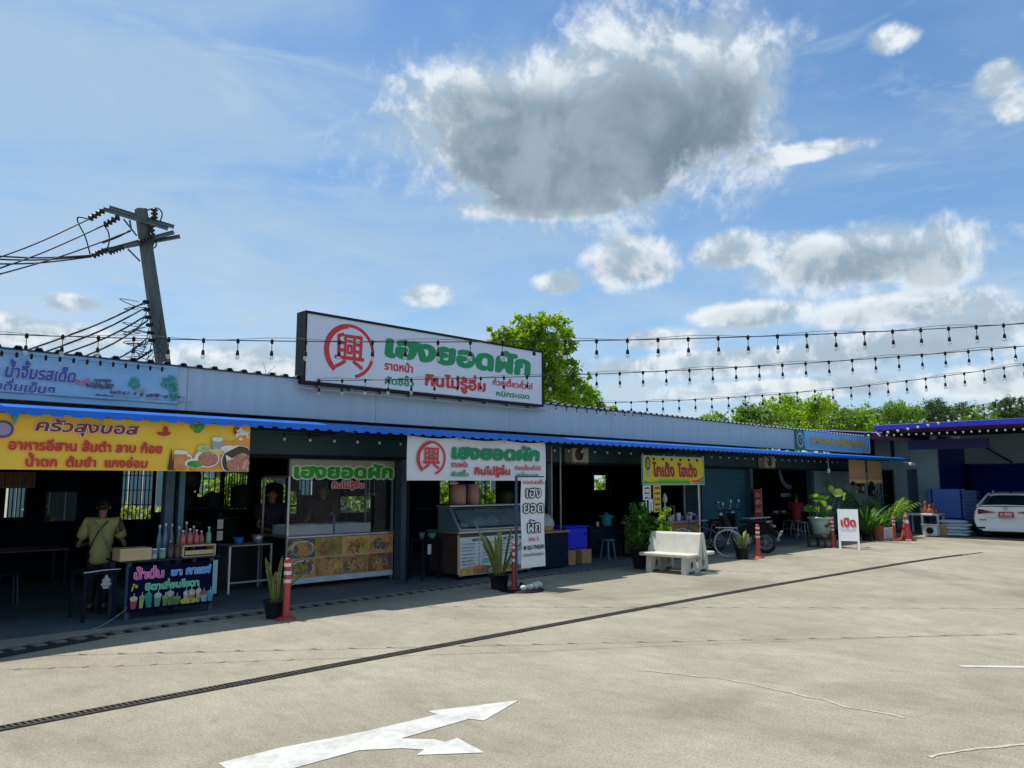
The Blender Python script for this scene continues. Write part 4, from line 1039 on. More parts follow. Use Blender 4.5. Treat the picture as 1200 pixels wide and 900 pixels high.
# white banner in the middle
wx0, wx1 = xz(478, 540, YB)[0], xz(639.5, 540, YB)[0]; wz1 = xz(480, 510, YB)[1]; wz0 = xz(476, 563, YB)[1]-.0
t = thing('hanging_banner', 'white banner with red ring emblem and green lettering hung above the glass display case', 'banner', (wx0, YB, wz0), 'banners hung under the awning')
cloth('banner_cloth', m_banner, t, wx0, wx1, wz0, wz1, YB+.014, flap, 60, 8, sag=.03, ties=3)
brand_face(t, wx0, wx1, wz0+.02, wz1-.04, YB-.006, flap)
for u in (0.004, .335, .665, .995):
    x = wx0+(wx1-wx0)*u; part('tie_string', MB().tube([(x, YB, wz1-.015), (x, YB-.01, wz1+.02), (x-.01, YB+.02, AZ+.0)], .004, 4), m_black, t)
for u in (0.012, .335, .665, .988):
    x = wx0+(wx1-wx0)*u; part('eyelet', MB().torus((x, YB-.004, wz1-.028), .011, .004, 12, 4), m_steel, t)
# yellow sign above the bush
YS = 10.2
sx0_, sz1_ = xz(753.5, 535, YS); sx1_, _ = xz(823.5, 538, YS); sz0_ = xz(753.5, 567, YS)[1]
t = thing('yellow_sign', 'yellow framed shop sign with red lettering and green bottom stripe above the wooden counter', 'sign', (sx0_, YS, sz0_))
part('board', MB().box(sx0_, sx1_, YS, YS+.03, sz0_, sz1_), mat('sign_yellow', (.60,.50,.03), .5, var=.08), t)
fr = MB(); w = .03
fr.box(sx0_-w, sx0_, YS-.012, YS+.035, sz0_-w, sz1_+w).box(sx1_, sx1_+w, YS-.012, YS+.035, sz0_-w, sz1_+w).box(sx0_, sx1_, YS-.012, YS+.035, sz0_-w, sz0_).box(sx0_, sx1_, YS-.012, YS+.035, sz1_, sz1_+w)
part('frame', fr, mat('frame_mint', (.30,.48,.36), .4), t)
W_, H_ = sx1_-sx0_, sz1_-sz0_
poly('stripe', m_greenbright, t, (sx0_, YS-.003, sz0_), [(.0, .0), (W_*.78, 0), (W_*.74, H_*.10), (W_*.22, H_*.11), (W_*.12, H_*.05), (.0, H_*.13)])
poly('stripe', mat('stripe_lime', (.30,.42,.02), .5), t, (sx0_, YS-.0025, sz0_), [(W_*.2, H_*.11), (W_*.75, H_*.10), (W_*.72, H_*.16), (W_*.24, H_*.16)])
poly('stripe', m_redlet, t, (sx0_, YS-.0035, sz0_), [(W_*.77, H_*.12), (W_*.9, H_*.14), (W_, H_*.27), (W_, H_*.20), (W_*.92, H_*.08), (W_*.80, H_*.06)])
poly('stripe', mat('stripe_orange', (.55,.22,.05), .5), t, (sx0_, YS-.0038, sz0_), [(W_*.10, H_*.05), (W_*.22, H_*.05), (W_*.22, H_*.11), (W_*.11, H_*.11)])
poly('stripe', mat('stripe_green_teal', (.05,.30,.16), .5), t, (sx0_, YS-.003, sz0_), [(W_*.80, 0), (W_, 0), (W_, H_*.15), (W_*.90, H_*.05)])
text('โกเด้ง', m_maroon, t, (sx0_+W_*.15, YS-.006, sz0_+H_*.25), W_*.35, H_*.58, bold=.045, shear=-.10, outline=m_orange, ob=.08)
text('โฮเด้ง', m_maroon, t, (sx0_+W_*.56, YS-.006, sz0_+H_*.25), W_*.33, H_*.56, bold=.045, shear=-.10, outline=m_orange, ob=.08)
disc('printed_badge', mat('badge_green', (.02,.10,.05), .5), t, (sx0_+W_*.07, YS-.004, sz0_+H_*.76), .10, .16); disc('printed_badge', m_gold, t, (sx0_+W_*.07, YS-.006, sz0_+H_*.76), .05, .09, n=12, inner=.5)
disc('printed_badge', m_greyprint, t, (sx0_+W_*.07, YS-.004, sz0_+H_*.38), .06, .09, n=6)
part('post', MB().tube([(sx1_-.16, YS+.05, 0), (sx1_-.16, YS+.05, sz0_+.1)], .03, 8), m_steel, t)
for k in range(6): x = sx0_+W_*(.16+.145*k); part('clip', MB().lathe([(.012, 0), (.028, .01), (.02, .05)], (x, YS-.015, sz1_-.07), 8), m_black, t)
# small boards under it
def board(name, label, px0, px1, py0, py1, Y, m, lines, mt, grp=None, seams=0):
    a = xz(px0, py0, Y); b = xz(px1, py1, Y); x0, x1, z1, z0 = a[0], b[0], a[1], b[1]
    t = thing(name, label, 'sign', (x0, Y, z0), grp)
    part('board', MB().cbox(x0, x1, Y, Y+.015, z0, z1, .003), m, t); n_ = len(lines)
    for i, s_ in enumerate(lines):
        hh = (z1-z0)/n_; text(s_, mt, t, (x0+(x1-x0)*.15, Y-.003, z1-hh*(i+1)+hh*.28), (x1-x0)*.7, hh*.45, bold=.04)
        if i: part('seam', MB().box(x0+.004, x1-.004, Y-.002, Y-.0005, z1-hh*i-.006, z1-hh*i+.006), mt if seams else m_greyprint, t)
    return t
t = board('menu_board', 'small white board with three black words hanging left under the yellow sign', 753.5, 763, 569, 586, 10.2, m_white, ['สลัด', 'โรล', 'ยำ'], m_blacklet)
x = xz(758, 586, 10.2)[0]; part('post', MB().tube([(x, 10.22, 0.0), (x, 10.22, xz(758, 586, 10.2)[1])], .018, 6), m_white, t)
board('menu_board', 'tall yellow menu strip of five words under the yellow sign', 765.5, 775, 568.5, 600, 10.2, mat('board_amber', (.62,.42,.04), .5, var=.08), ['สลัด', 'ผลไม้', 'น้ำปั่น', 'โยเกิร์ต', 'ไก่'], m_blacklet)

# upright banner on its stand
t = thing('banner_stand', 'narrow upright white banner with stacked dark letters on a dark blue pole stand', 'banner stand', (8.72, 8.84, 0))
part('pole', MB().tube([(8.72, 8.84, .02), (8.72, 8.84, 1.80)], .022, 8), mat('pole_navy', (.03,.05,.12), .4), t)
part('arm', MB().tube([(8.70, 8.84, 1.79), (9.36, 8.84, 1.79)], .014, 6).tube([(8.70, 8.84, .37), (9.34, 8.84, .37)], .010, 6), mat('pole_navy', (.03,.05,.12)), t)
part('base', MB().lathe([(.36, 0), (.36, .02), (.06, .035), (.03, .12)], (8.82, 8.82, 0), 20), m_black, t)
def vflap(p): return Vector((0, .012*math.sin(p.z*5+p.x*3), 0))
vx0_, vx1_ = xz(611, 600, 8.82)[0], xz(638.5, 600, 8.82)[0]; vz0_, vz1_ = .34, 1.775
cloth('banner_cloth', m_banner, t, vx0_, vx1_, vz0_, vz1_, 8.825, vflap, 8, 30)
vw, vh = vx1_-vx0_, vz1_-vz0_
def vt(s, u0, u1, v0, v1, m, **k): text(s, m, t, (vx0_+vw*u0, 8.81, vz0_+vh*v0), vw*(u1-u0), vh*(v1-v0), warp=vflap, **k)
vt('ราดหน้าผัดซีอิ๊ว', .05, .92, .925, .98, m_redlet, bold=.03)
vt('เฮง', .20, .80, .775, .875, m_banner, bold=.01, outline=m_blacklet, ob=.085); vt('ยอด', .10, .92, .605, .70, m_banner, bold=.01, outline=m_blacklet, ob=.085); vt('ผัก', .26, .80, .385, .52, m_banner, bold=.01, outline=m_blacklet, ob=.085)
vt('ราม 2', .28, .72, .29, .335, m_redlet, bold=.03); vt('063-7945690', .20, .95, .195, .245, m_blacklet, bold=.03); vt('ซอยรามคำแหงซอย 2', .05, .92, .125, .165, m_blacklet, bold=.015)
disc('phone_mark', m_blacklet, t, (vx0_+vw*.10, 8.803, vz0_+vh*.22), .03, .034, n=12, warp=vflap)
rr = random.Random(2)
for k in range(7):
    c = Vector((8.80+rr.uniform(-.12,.42), 8.78+rr.uniform(-.12,.08), .0)); s_ = rr.uniform(.05,.085)
    o = solo('stone', MB().lathe([(s_*.7, .03), (s_, .06), (s_*.85, .09), (s_*.3, .105), (0, .108)], tuple(c), 7, sx=rr.uniform(.8,1.3), sy=rr.uniform(.7,1)), m_conc, ['leftmost rough stone on the foot of the upright banner stand','second stone on the foot of the upright banner stand','largest pale stone on the banner stand foot','stone at the front of the banner stand foot','stone at the back of the banner stand foot','small stone near the right of the banner stand foot','rightmost stone on the banner stand foot'][k], 'stone', tuple(c), 'stones on the banner stand foot')

# ---------------------------------------------------------------- bollards, cones
def bollard(x, y, label, proto=[None]):
    if proto[0] is None:
        t = thing('bollard', label, 'bollard', (0,0,0), 'red flexible bollards')
        part('base', MB().lathe([(.125,0),(.125,.018),(.10,.03),(.06,.045)], (0,0,0), 16), m_redpost, t)
        part('post', MB().lathe([(.052,.04),(.046,.10),(.042,.70),(.040,.735),(.030,.75),(0,.752)], (0,0,0), 14), m_redpost, t)
        for z in (.47, .57, .67): part('reflective_band', MB().lathe([(.0455,z-.022),(.0455,z+.022)], (0,0,0), 14), m_refl, t)
        proto[0] = t; t.location = (x, y, 0); return t
    c = copy_tree(proto[0]); c.location = (x, y, 0); c['label'] = label; return c
for px_, py_, lb in ((335,726,'red bollard with pale bands beside the snake plant left of the food cart'), (603,692,'red bollard standing against the pole of the upright banner'), (889,654,'red bollard in front of the motorcycle with the white plate'),
                 (976.5,642,'red bollard between the painted flower pot and the white open board'), (1048.5,633.5,'red bollard beside the traffic cone')):
    q = G(px_, py_); bollard(q.x, q.y, lb)
q = G(1063, 633.5); t = thing('traffic_cone', 'red traffic cone with pale bands at the right of the plants', 'traffic cone', tuple(q))
part('base', MB().cbox(q.x-.2, q.x+.2, q.y-.2, q.y+.2, 0, .04, .012), m_redpost, t)
part('cone_body', MB().lathe([(.17,.04),(.035,.78),(.02,.80),(0,.80)], q, 18), m_redpost, t)
for z0, z1 in ((.50,.60),(.70,.74)): f = lambda z: .17-(.135)*(z-.04)/.74+.003; part('reflective_band', MB().lathe([(f(z0), z0), (f(z1), z1)], q, 18), m_refl, t)

# ---------------------------------------------------------------- plants
def blade(mb, mbe, base, az, lean, h, w, curl=.3, n=7, tw=0.0):
    base = Vector(base); d = Vector((math.cos(az), math.sin(az), 0)); s_ = Vector((-math.sin(az+tw), math.cos(az+tw), 0)); L_, C_, R_ = [], [], []
    for i in range(n+1):
        u = i/n; p = base + d*(lean*u + curl*lean*u*u) + Vector((0,0,h*(u - .12*curl*u*u*u*2)))
        ww = w*(0.55+.9*u-1.45*u**3)*.5+.002; L_.append(p-s_*ww); R_.append(p+s_*ww); C_.append(p - d*ww*.35)
    V = L_+C_+R_; m = n+1
    mb.add(V, [(i, i+1, m+i+1, m+i) for i in range(n)]+[(m+i, m+i+1, 2*m+i+1, 2*m+i) for i in range(n)], True)
    if mbe is not None:
        for A_, sg in ((L_, -1), (R_, 1)):
            E_ = [p + s_*sg*w*.13*(.3+(i/n)*.7 if i < n else .1) for i, p in enumerate(A_)]
            mbe.add(A_+E_, [(i, i+1, m+i+1, m+i) for i in range(n)], True)
def potmesh(c, r, h, m, t, rim=True, sx=1):
    part('pot', MB().lathe([(r*.72,0),(r*.95,h*.93),(r*1.06,h*.93),(r*1.06,h),(r*.90,h),(r*.86,h*.88),(0,h*.88)], c, 18, sx=sx), m, t)
def snake_plant(x, y, label, n_, h, seed, potr=.15, poth=.22, spread=.35, potm=None, named_leaves=True):
    t = thing('snake_plant', label, 'potted plant', (x, y, 0), 'snake plants in pots'); potmesh((x,y,0), potr, poth, potm or m_potblack, t); rr = random.Random(seed)
    for k in range(n_):
        a = 2*PI*k/n_+rr.uniform(-.4,.4); ln = spread*rr.uniform(.15,1); hh = h*rr.uniform(.55,1)
        mb, me_ = MB(), MB(); blade(mb, me_, (x+math.cos(a)*potr*.35, y+math.sin(a)*potr*.35, poth*.85), a, ln, hh, .06*rr.uniform(.8,1.2), rr.uniform(.1,.9), tw=rr.uniform(-.7,.7))
        lf = part('leaf', mb, m_snake, t); part('leaf_edge', me_, m_snakeedge, lf)
    return t
q = G(322, 724); snake_plant(q.x, q.y, 'snake plant in a black pot behind the leftmost red bollard', 11, .70, 4, spread=.26)
q = G(585, 690); tt = snake_plant(q.x, q.y, 'tall snake plant in a black pot in front of the menu of the glass case', 13, .98, 8, potr=.17, poth=.24, spread=.42)
q = G(870, 655); snake_plant(q.x, q.y, 'small snake plant in a black pot beside the bicycle wheel', 14, .50, 12, potr=.17, poth=.26, spread=.18)
# leafy bush in black pot beside the bench
q = Vector((12.75, 9.35, 0)); t = thing('potted_bush', 'dense green leafy bush in a black pot behind the concrete bench', 'potted plant', tuple(q))
potmesh(q, .24, .36, m_potblack, t); ends = []; rr = random.Random(9)
mb = MB()
for k in range(16):
    a = rr.uniform(0, 2*PI); e = q + Vector((math.cos(a)*rr.uniform(.08,.42), math.sin(a)*rr.uniform(.08,.35), rr.uniform(.55,1.22))); ends.append(e); mb.tube([q+Vector((0,0,.33)), q.lerp(e,.55)+Vector((0,0,.05)), e], [.012,.008,.004], 5)
part('stem', mb, m_bark, t)
leaf_cloud('foliage', t, [(e.x, e.y, e.z+dz_, .085-.03*(dz_ > 0)) for e in ends for dz_ in (-.16, -.05, .07)]+[(q.x+a, q.y+b, c, .2) for a, b, c in ((-.25,0,.62),(.25,-.1,.65),(0,0,.8),(-.2,0,.9),(.15,0,.95),(.3,-.1,.8),(.05,0,.55))], 5200, .045, m_leafP, 4)
leaf_cloud('bright_foliage', t, [(q.x+.35, q.y-.30, .95, .16), (q.x+.42, q.y-.25, 1.1, .12), (q.x+.2, q.y-.4, .8, .12)], 260, .055, m_leafH, 14)
# big-leaved plant in a painted pot on a stand
q = G(968, 641); q = Vector((q.x-.02, q.y+.10, 0)); t = thing('potted_lotus', 'broad-leaved plant in a painted pale green ceramic pot', 'potted plant', (q.x, q.y, .32))
mp_ = mat('ceramic_celadon', (.26,.36,.30), .25, col2=(.40,.50,.42), scale=4)
part('pot', MB().lathe([(.19,.32),(.21,.36),(.27,.66),(.30,.72),(.335,.74),(.335,.78),(.29,.78),(.27,.73),(0,.72)], q, 24), mp_, t)
rr = random.Random(6)
for k in range(5): a = -PI/2-.6+k*.35; part('painted_flower', MB().lathe([(.0,-.001),(.055,.0)], (0,0,0), 7, M=Matrix.Translation((q.x+math.cos(a)*.262, q.y+math.sin(a)*.262, .56+.05*(k%2))) @ Matrix.Rotation(a+PI/2, 4, 'Z') @ Matrix.Rotation(PI/2-.25, 4, 'X')), m_leafD, t)
for k in range(22):
    a = rr.uniform(0, 2*PI); r_ = rr.uniform(.05,.36); z = rr.uniform(.88,1.35); c = q+Vector((math.cos(a)*r_, math.sin(a)*r_, z)); s_ = rr.uniform(.07,.13)
    if k < 3: c = q + Vector((.22+.12*k, -.22-.12*k, 1.52-.1*k)); s_ = .14
    part('stem', MB().tube([q+Vector((0,0,.72)), q.lerp(c,.6)+Vector((0,0,.06)), c], .008, 5), m_leafP, t)
    M = Matrix.Translation(c) @ Matrix.Rotation(rr.uniform(0,6.28), 4, 'Z') @ Matrix.Rotation(rr.uniform(.2,1.2) if k > 2 else 1.3, 4, 'X')
    V = [Vector((0,0,-.02))]+[Vector((s_*math.cos(u)*(1.15 if math.cos(u) > 0 else .9), s_*math.sin(u)*.85, .02*math.sin(3*u))) for u in [2*PI*i/12 for i in range(12)]]
    part('leaf', MB().add([M @ v for v in V], [(0, 1+i, 1+(i+1)%12) for i in range(12)], True), m_leafH if k < 6 or k % 4 == 0 else m_leafP, t)
t = thing('plant_stand', 'dark wooden stand under the painted flower pot', 'stand', (q.x, q.y, 0))
part('top', MB().cbox(q.x-.34, q.x+.34, q.y-.28, q.y+.28, .27, .315, .006), m_wooddark, t)
for sx_ in (-.28,.28):
    for sy_ in (-.22,.22): part('leg', MB().box(q.x+sx_-.03, q.x+sx_+.03, q.y+sy_-.03, q.y+sy_+.03, 0, .268), m_wooddark, t)
# foliage group at the right
def grassy(x, y, label, n_, h, spread, seed, m, potr, poth, potm, w=.055, name='potted_plant', box=None):
    t = thing(name, label, 'potted plant', (x, y, 0)); rr = random.Random(seed)
    if box: part('planter', MB().cbox(x-box[0], x+box[0], y-box[1], y+box[1], 0, poth, .01), potm, t)
    else: potmesh((x,y,0), potr, poth, potm, t)
    for k in range(n_):
        a = rr.uniform(0, 2*PI); mb = MB(); blade(mb, None, (x+math.cos(a)*potr*.4, y+math.sin(a)*potr*.4, poth*.9), a, spread*rr.uniform(.2,1), h*rr.uniform(.5,1), w, rr.uniform(.5,1.6), tw=rr.uniform(-.4,.4)); part('leaf', mb, m, t)
    return t
def palm(x, y, label, n_, h, spread, seed, m, potr, poth, potm):
    t = thing('potted_palm', label, 'potted plant', (x, y, 0)); rr = random.Random(seed); potmesh((x,y,0), potr, poth, potm, t)
    for k in range(n_):
        a = 2*PI*k/n_+rr.uniform(-.3,.3); ln = spread*rr.uniform(.5,1); hh = h*rr.uniform(.6,1); d = Vector((math.cos(a), math.sin(a), 0)); s_ = Vector((-d.y, d.x, 0)); mb = MB(); P = []
        for i in range(11):
            u = i/10; P.append(Vector((x,y,poth*.9)) + d*ln*u + Vector((0,0,hh*(1.35*u-.55*u*u))))
        mb.tube(P, .006, 4)
        for i in range(2, 11):
            u = i/10; l = .20*(1-abs(u-.55))*spread/.6
            for sg in (-1, 1):
                b = P[i]; tip = b + s_*sg*l + d*l*.5 - Vector((0,0,l*.35)); w_ = d*.026
                mb.add([b-w_, tip, b+w_], [(0,1,2)])
        part('frond', mb, m, t)
    return t
gq = G(1022, 634); grassy(gq.x, gq.y+.15, 'clump of long strappy leaves right of the white open board', 46, 1.05, .55, 3, m_leafP, .17, .26, m_potblack)
gq = G(1030, 633); grassy(gq.x-.05, gq.y-.0, 'short spiky plant in a round terracotta pot', 14, .5, .3, 5, m_leafG, .19, .42, m_terra)
gq = G(1043, 632); grassy(gq.x+.1, gq.y+.2, 'leafy plant in a long white planter box left of the cone', 40, .85, .55, 6, m_leafP, .2, .34, m_white, box=(.42,.16))
gq = G(1036, 628); palm(gq.x, gq.y+.6, 'dark green palm behind the white planter box', 22, 1.5, .85, 7, m_leafP, .2, .32, m_potblack)
gq = G(1052, 630); palm(gq.x+.1, gq.y+.3, 'yellow green palm arching over the traffic cone', 22, 1.25, .95, 8, m_leafH, .2, .3, m_potblack)
gq = G(1015, 634); palm(gq.x, gq.y+.7, 'tall dark palm with fronds rising behind the white open board', 14, 1.95, .75, 10, m_leafP, .2, .3, m_potblack)

# ---------------------------------------------------------------- open board
a, b = G(984.5, 643.3), G(1007, 644.0); xd = (b-a).normalized(); back = Vector((-xd.y, xd.x, 0)) * 1.0
if back.x < 0: back = -back
t = thing('sidewalk_board', 'white A-frame board with a red word standing on the lot', 'sign', tuple(a))
w = (b-a).length; H_ = 1.0
def fr_bar(u0, u1, z0, z1, lean, name, m, th=.03):
    mb = MB(); P = []
    for (u, z) in ((u0,z0),(u1,z0),(u1,z1),(u0,z1)):
        P.append(a + xd*u + back*lean(z) + Vector((0,0,z)))
    o = back*th; mb.add(P+[p+o for p in P], [(0,1,2,3),(4,7,6,5),(0,4,5,1),(1,5,6,2),(2,6,7,3),(3,7,4,0)])
    return part(name, mb, m, t)
fl = lambda z: .28*z/H_; bl_ = lambda z: .66-.35*z/H_
fr_bar(-.02, .03, 0, H_, fl, 'leg', m_white); fr_bar(w-.03, w+.02, 0, H_, fl, 'leg', m_white)
fr_bar(-.02, .03, 0, H_, bl_, 'leg', m_woodpale); fr_bar(w-.03, w+.02, 0, H_, bl_, 'leg', m_woodpale)
fr_bar(.03, w-.03, .22, H_-.0, lambda z: fl(z)+.004, 'panel', m_white, .02); fr_bar(.03, w-.03, .20, .24, lambda z: fl(z)-.003, 'rail', m_white)
upb = (back*.28/H_ + Vector((0,0,1))).normalized()
text('เปิด', m_redlet, t, a + xd*w*.1 + back*(fl(.56)-.006) + Vector((0,0,.56)), w*.80, .24, xd, upb, bold=.05)
text('ยินดีต้อนรับ', m_greyprint, t, a + xd*w*.1 + back*(fl(.47)-.006) + Vector((0,0,.47)), w*.80, .05, xd, upb, bold=.02)
# ---------------------------------------------------------------- concrete benches, back to back
def bench(label, flip):
    t = thing('concrete_bench', label, 'bench', (0,0,0), 'concrete benches standing back to back')
    L_ = 1.12   # length along local y; seat faces local -x
    part('seat', MB().cbox(-.02, .40, -L_/2, L_/2, .36, .43, .015), m_conc, t)
    side_ = [(.40,.36),(.36,.43),(.50,.86),(.56,.86),(.62,.80),(.55,.0),(.43,0),(.42,.36)]
    part('backrest', MB().prism([(.36,.43),(.47,.83),(.50,.86),(.55,.86),(.575,.83),(.50,.30),(.42,.36),(.36,.40)], -L_/2+.01, L_/2-.01), m_conc, t)
    for y in (-L_/2+.13, L_/2-.23):
        out = [(.02,0),(.055,.36),(.47,.36),(.50,.30),(.57,0),(.47,0),(.42,.05),(.17,.05),(.12,0)]
        lg = part('leg', MB().prism(out, y, y+.10), m_conc, t)
        sgn = y if y < 0 else y+.10; yy = y-.002
        for s_, yo in ((0, y-.003), (1, y+.103)):
            M = Matrix.Translation((.29, yo, .19)) @ Matrix.Rotation(PI/2, 4, 'X')
            part('medallion', MB().torus((.29, yo, .19), .085, .012, 24, 6), m_conc, lg)
            part('medallion_face', MB().lathe([(.0,0),(.075,0)] if s_ else [(.075,0),(0,0)], (.29, yo+(.001 if s_ else -.001), .19), 18, M=Matrix.Rotation(-PI/2, 4, 'X')), mat('medallion_red', (.34,.07,.06), .7) if y < 0 and False else mat('medallion_grey', (.22,.22,.20), .8), lg)
    return t
u = Vector((12.45-12.1, 8.05-8.9, 0)).normalized(); ang = math.atan2(u.y, u.x)+PI/2
b1 = bench('pale concrete bench facing the viewer, its back against the other bench', 0)
brot = ang-.26; b1.rotation_euler = (0, 0, brot); RM = Matrix.Rotation(brot, 3, 'Z')
nf = G(806, 674); b1.location = nf - RM @ Vector((.06, -.43, 0)); b1.scale = (.92, .96, .86)
b2 = copy_tree(b1); b2['label'] = 'pale concrete bench turned away from the viewer, behind the nearer bench'
b2.location = b1.location + RM @ Vector((1.10, .03, 0)); b2.rotation_euler = (0, 0, brot+PI)
# ---------------------------------------------------------------- neighbouring hall on the right
hl = thing('open_hall', 'open-sided hall with an ultramarine roof edge and deep blue shutters at the right', 'building', (28.5, 9, 0))
EX = 25.9
part('eave_board', MB().cbox(EX-.05, EX, -16, 9.66, 3.37, 3.53, .005), m_purple, hl)
part('eave_board', MB().cbox(EX+.002, 34, 9.62, 9.66, 3.37, 3.53, .005), m_purple, hl)
part('roof', MB().add([(EX, -16, 3.48), (34.5, -16, 3.72), (34.5, 9.61, 3.72), (EX, 9.61, 3.48), (EX, -16, 3.52), (34.5, -16, 3.76), (34.5, 9.61, 3.76), (EX, 9.61, 3.52)], [(0,1,2,3),(4,7,6,5),(0,4,5,1),(1,5,6,2),(2,6,7,3),(3,7,4,0)]), m_bluesheet, hl)
part('eave_soffit', MB().box(EX+.02, EX+1.5, -16, 9.58, 3.34, 3.36), m_redroof, hl)
for k in range(9): x = EX+2.0+k*.75; part('purlin', MB().box(x, x+.06, -16, 9.58, 3.36+.02*k, 3.44+.02*k), m_navy, hl)
for y in (9.4, 5.4, 1.0, -4, -9): part('rafter', MB().box(EX+.1, 33.4, y-.05, y+.05, 3.20, 3.335), m_navy, hl)
part('tie_beam', MB().box(27.8, 27.9, 6.9, 9.3, 2.78, 3.10), mat('beam_indigo', (.015,.015,.10), .5), hl)
HX = 30.2
d1, d2 = Xp(1032.5, 559, HX), Xp(1048, 588, HX); e1, e2 = Xp(1065, 556, HX), Xp(1076, 597, HX)
yc = Xp(1100, 560, HX).y
wall = MB(); zz = 3.35
segs = [(yc, e2.y, 0, zz), (e2.y, e1.y, 2.12, zz), (e1.y, d2.y, 0, zz), (d2.y, d1.y, 2.12, zz), (d1.y, 11.45, 0, zz)]
for y0, y1, z0, z1 in segs: wall.box(HX, HX+.12, y0+.0, y1-.0, z0, z1)
part('wall', wall, m_wallteal, hl)
for a_, b_ in ((d2.y, d1.y), (e2.y, e1.y)):
    dr = part('doorway', MB().box(HX+.7, HX+.74, a_-.3, b_+.3, 0, 2.2), m_inner, hl)
    part('door_frame', MB().box(HX-.02, HX-.002, a_-.05, a_, 0, 2.17).box(HX-.02, HX-.002, b_, b_+.05, 0, 2.17).box(HX-.02, HX-.002, a_, b_, 2.12, 2.17), m_steelblue, hl)
part('door', MB().box(HX+.02, HX+.06, e2.y-.0, e2.y+.28, 0, 2.1), m_steelblue, hl)
BX = 33.4
part('side_wall', MB().box(HX+.122, BX, yc, yc+.1, 0, 3.3), m_deepblue, hl)
part('back_wall', MB().box(BX, BX+.1, -16, yc+.1, 2.40, 3.5), m_wallteal, hl)
for k in range(7):
    y = yc-1.6-k*2.4; part('brace', MB().tube([(BX-.5, y+.9, 3.1), (BX-.06, y, 2.42)], .03, 6), m_black, hl)
y = yc; k = 0
slat0 = None
while y > -15:
    y2 = y-2.9
    sh_ = part('roller_shutter', MB().box(BX+.06, BX+.08, y2+.16, y-.16, 0, 2.40), m_deepblue, hl)
    part('pillar', MB().box(BX-.05, BX+.1, y-.16, y+.16, 0, 2.398), m_navy, hl)
    if k < 2:
        z = .05
        while z < 2.34:
            part('shutter_slat', MB().add([(BX+.058, y2+.17, z), (BX+.058, y-.17, z), (BX+.03, y-.17, z+.05), (BX+.03, y2+.17, z+.05), (BX+.058, y-.17, z+.095), (BX+.058, y2+.17, z+.095)], [(0,1,2,3), (3,2,4,5)]), m_deepblue, sh_); z += .1
    y = y2; k += 1
part('floor', MB().box(27.6, 34, -16, 9.6, -.04, .005), m_walk, hl)
for y in (-4, -12): part('post', MB().box(27.2, 27.32, y-.06, y+.06, 0, 3.2), m_navy, hl)
# small dark red roof behind the fascia sign
r2 = thing('lower_roof', 'small dark red roof between the blue fascia sign and the ultramarine roof', 'roof', (29.2, 10.2, 3.2))
a_, b_ = Xp(968, 505, 28.8), Xp(1048, 509, 28.8); b_ = b_ + (b_-a_)*((b_.y-9.50)/(a_.y-b_.y)); a_ = a_ + (a_-b_)*.5  # sheet carried on beyond its visible part to block sun on the walls
part('sheet', MB().add([(28.8, a_.y, a_.z), (28.8, b_.y, b_.z), (28.8, b_.y, b_.z-.20), (28.8, a_.y, a_.z-.24), (34.4, a_.y, a_.z+.2), (34.4, b_.y, b_.z+.2), (34.4, b_.y, b_.z-.0), (34.4, a_.y, a_.z-.0)], [(0,1,2,3),(0,4,5,1),(3,2,6,7),(4,7,6,5),(1,5,6,2),(0,3,7,4)]), m_redroof, r2)
part('edge_trim', MB().tube([(28.78, a_.y, a_.z+.01), (28.78, b_.y, b_.z+.01)], .025, 6), m_purple, r2)
part('support', MB().box(29.3, 29.4, 10.3, 10.4, 2.6, 3.2).box(29.3, 29.4, 12.2, 12.3, 2.6, 3.2), m_navy, r2)

# things standing in front of the hall
def at0(px, py): return G(px, py)
t = thing('leaning_board', 'large pale blue board with darker vertical bands standing in the hall', 'board', (30.4, 9, 0))
p0_, p1_ = Xp(1087, 573, 30.0), Xp(1132, 600, 30.0)
part('panel', MB().cbox(30.0, 30.05, p1_.y, p0_.y, .45, p0_.z, .006), mat('board_blue', (.13,.28,.80), .35, var=.05), t)
for u in (.10, .90): y = p1_.y+(p0_.y-p1_.y)*u; part('band', MB().box(29.99, 29.998, y-.03, y+.03, .46, p0_.z-.01), m_deepblue, t)
for y in (p1_.y+.1, p0_.y-.1): part('leg', MB().box(30.0, 30.04, y-.03, y+.03, 0.006, .448), m_navy, t)
for k in range(8):
    z = .42+k*.125; p_ = Xp(1139, 600, 29.8)
    solo('plastic_crate', MB().cbox(29.7, 30.15, p_.y-.22, p_.y+.22, z, z+.085, .02).cbox(29.74, 30.1, p_.y-.18, p_.y+.18, z+.085, z+.124, .01), mat('crate_blue', (.10,.18,.45), .5),
         ['lowest','second lowest','third lowest','fourth lowest','fifth from the floor','third from the top','second from the top','topmost'][k]+' shallow blue crate beside the pale blue board', 'crate', (29.9, p_.y, z), 'stacked shallow crates beside the pale blue board')
solo('pallet', MB().box(29.6, 30.25, p_.y-.3, p_.y+.3, .30, .415).box(29.6, 29.7, p_.y-.3, p_.y-.2, .006, .299).box(29.6, 29.7, p_.y+.2, p_.y+.3, .006, .299).box(30.15, 30.25, p_.y-.3, p_.y-.2, .006, .299).box(30.15, 30.25, p_.y+.2, p_.y+.3, .006, .299), m_wooddark, 'dark low rack under the stack of blue crates', 'rack', (29.9, p_.y, 0))
t = thing('white_table', 'white table with a row of clay figures left of the sacks', 'table', (28.1, 9.1, 0))
ta, tb_ = Xp(1062, 604, 28), Xp(1102, 604, 28)
part('tabletop', MB().cbox(27.85, 28.5, tb_.y, ta.y, .60, .66, .008), m_white, t)
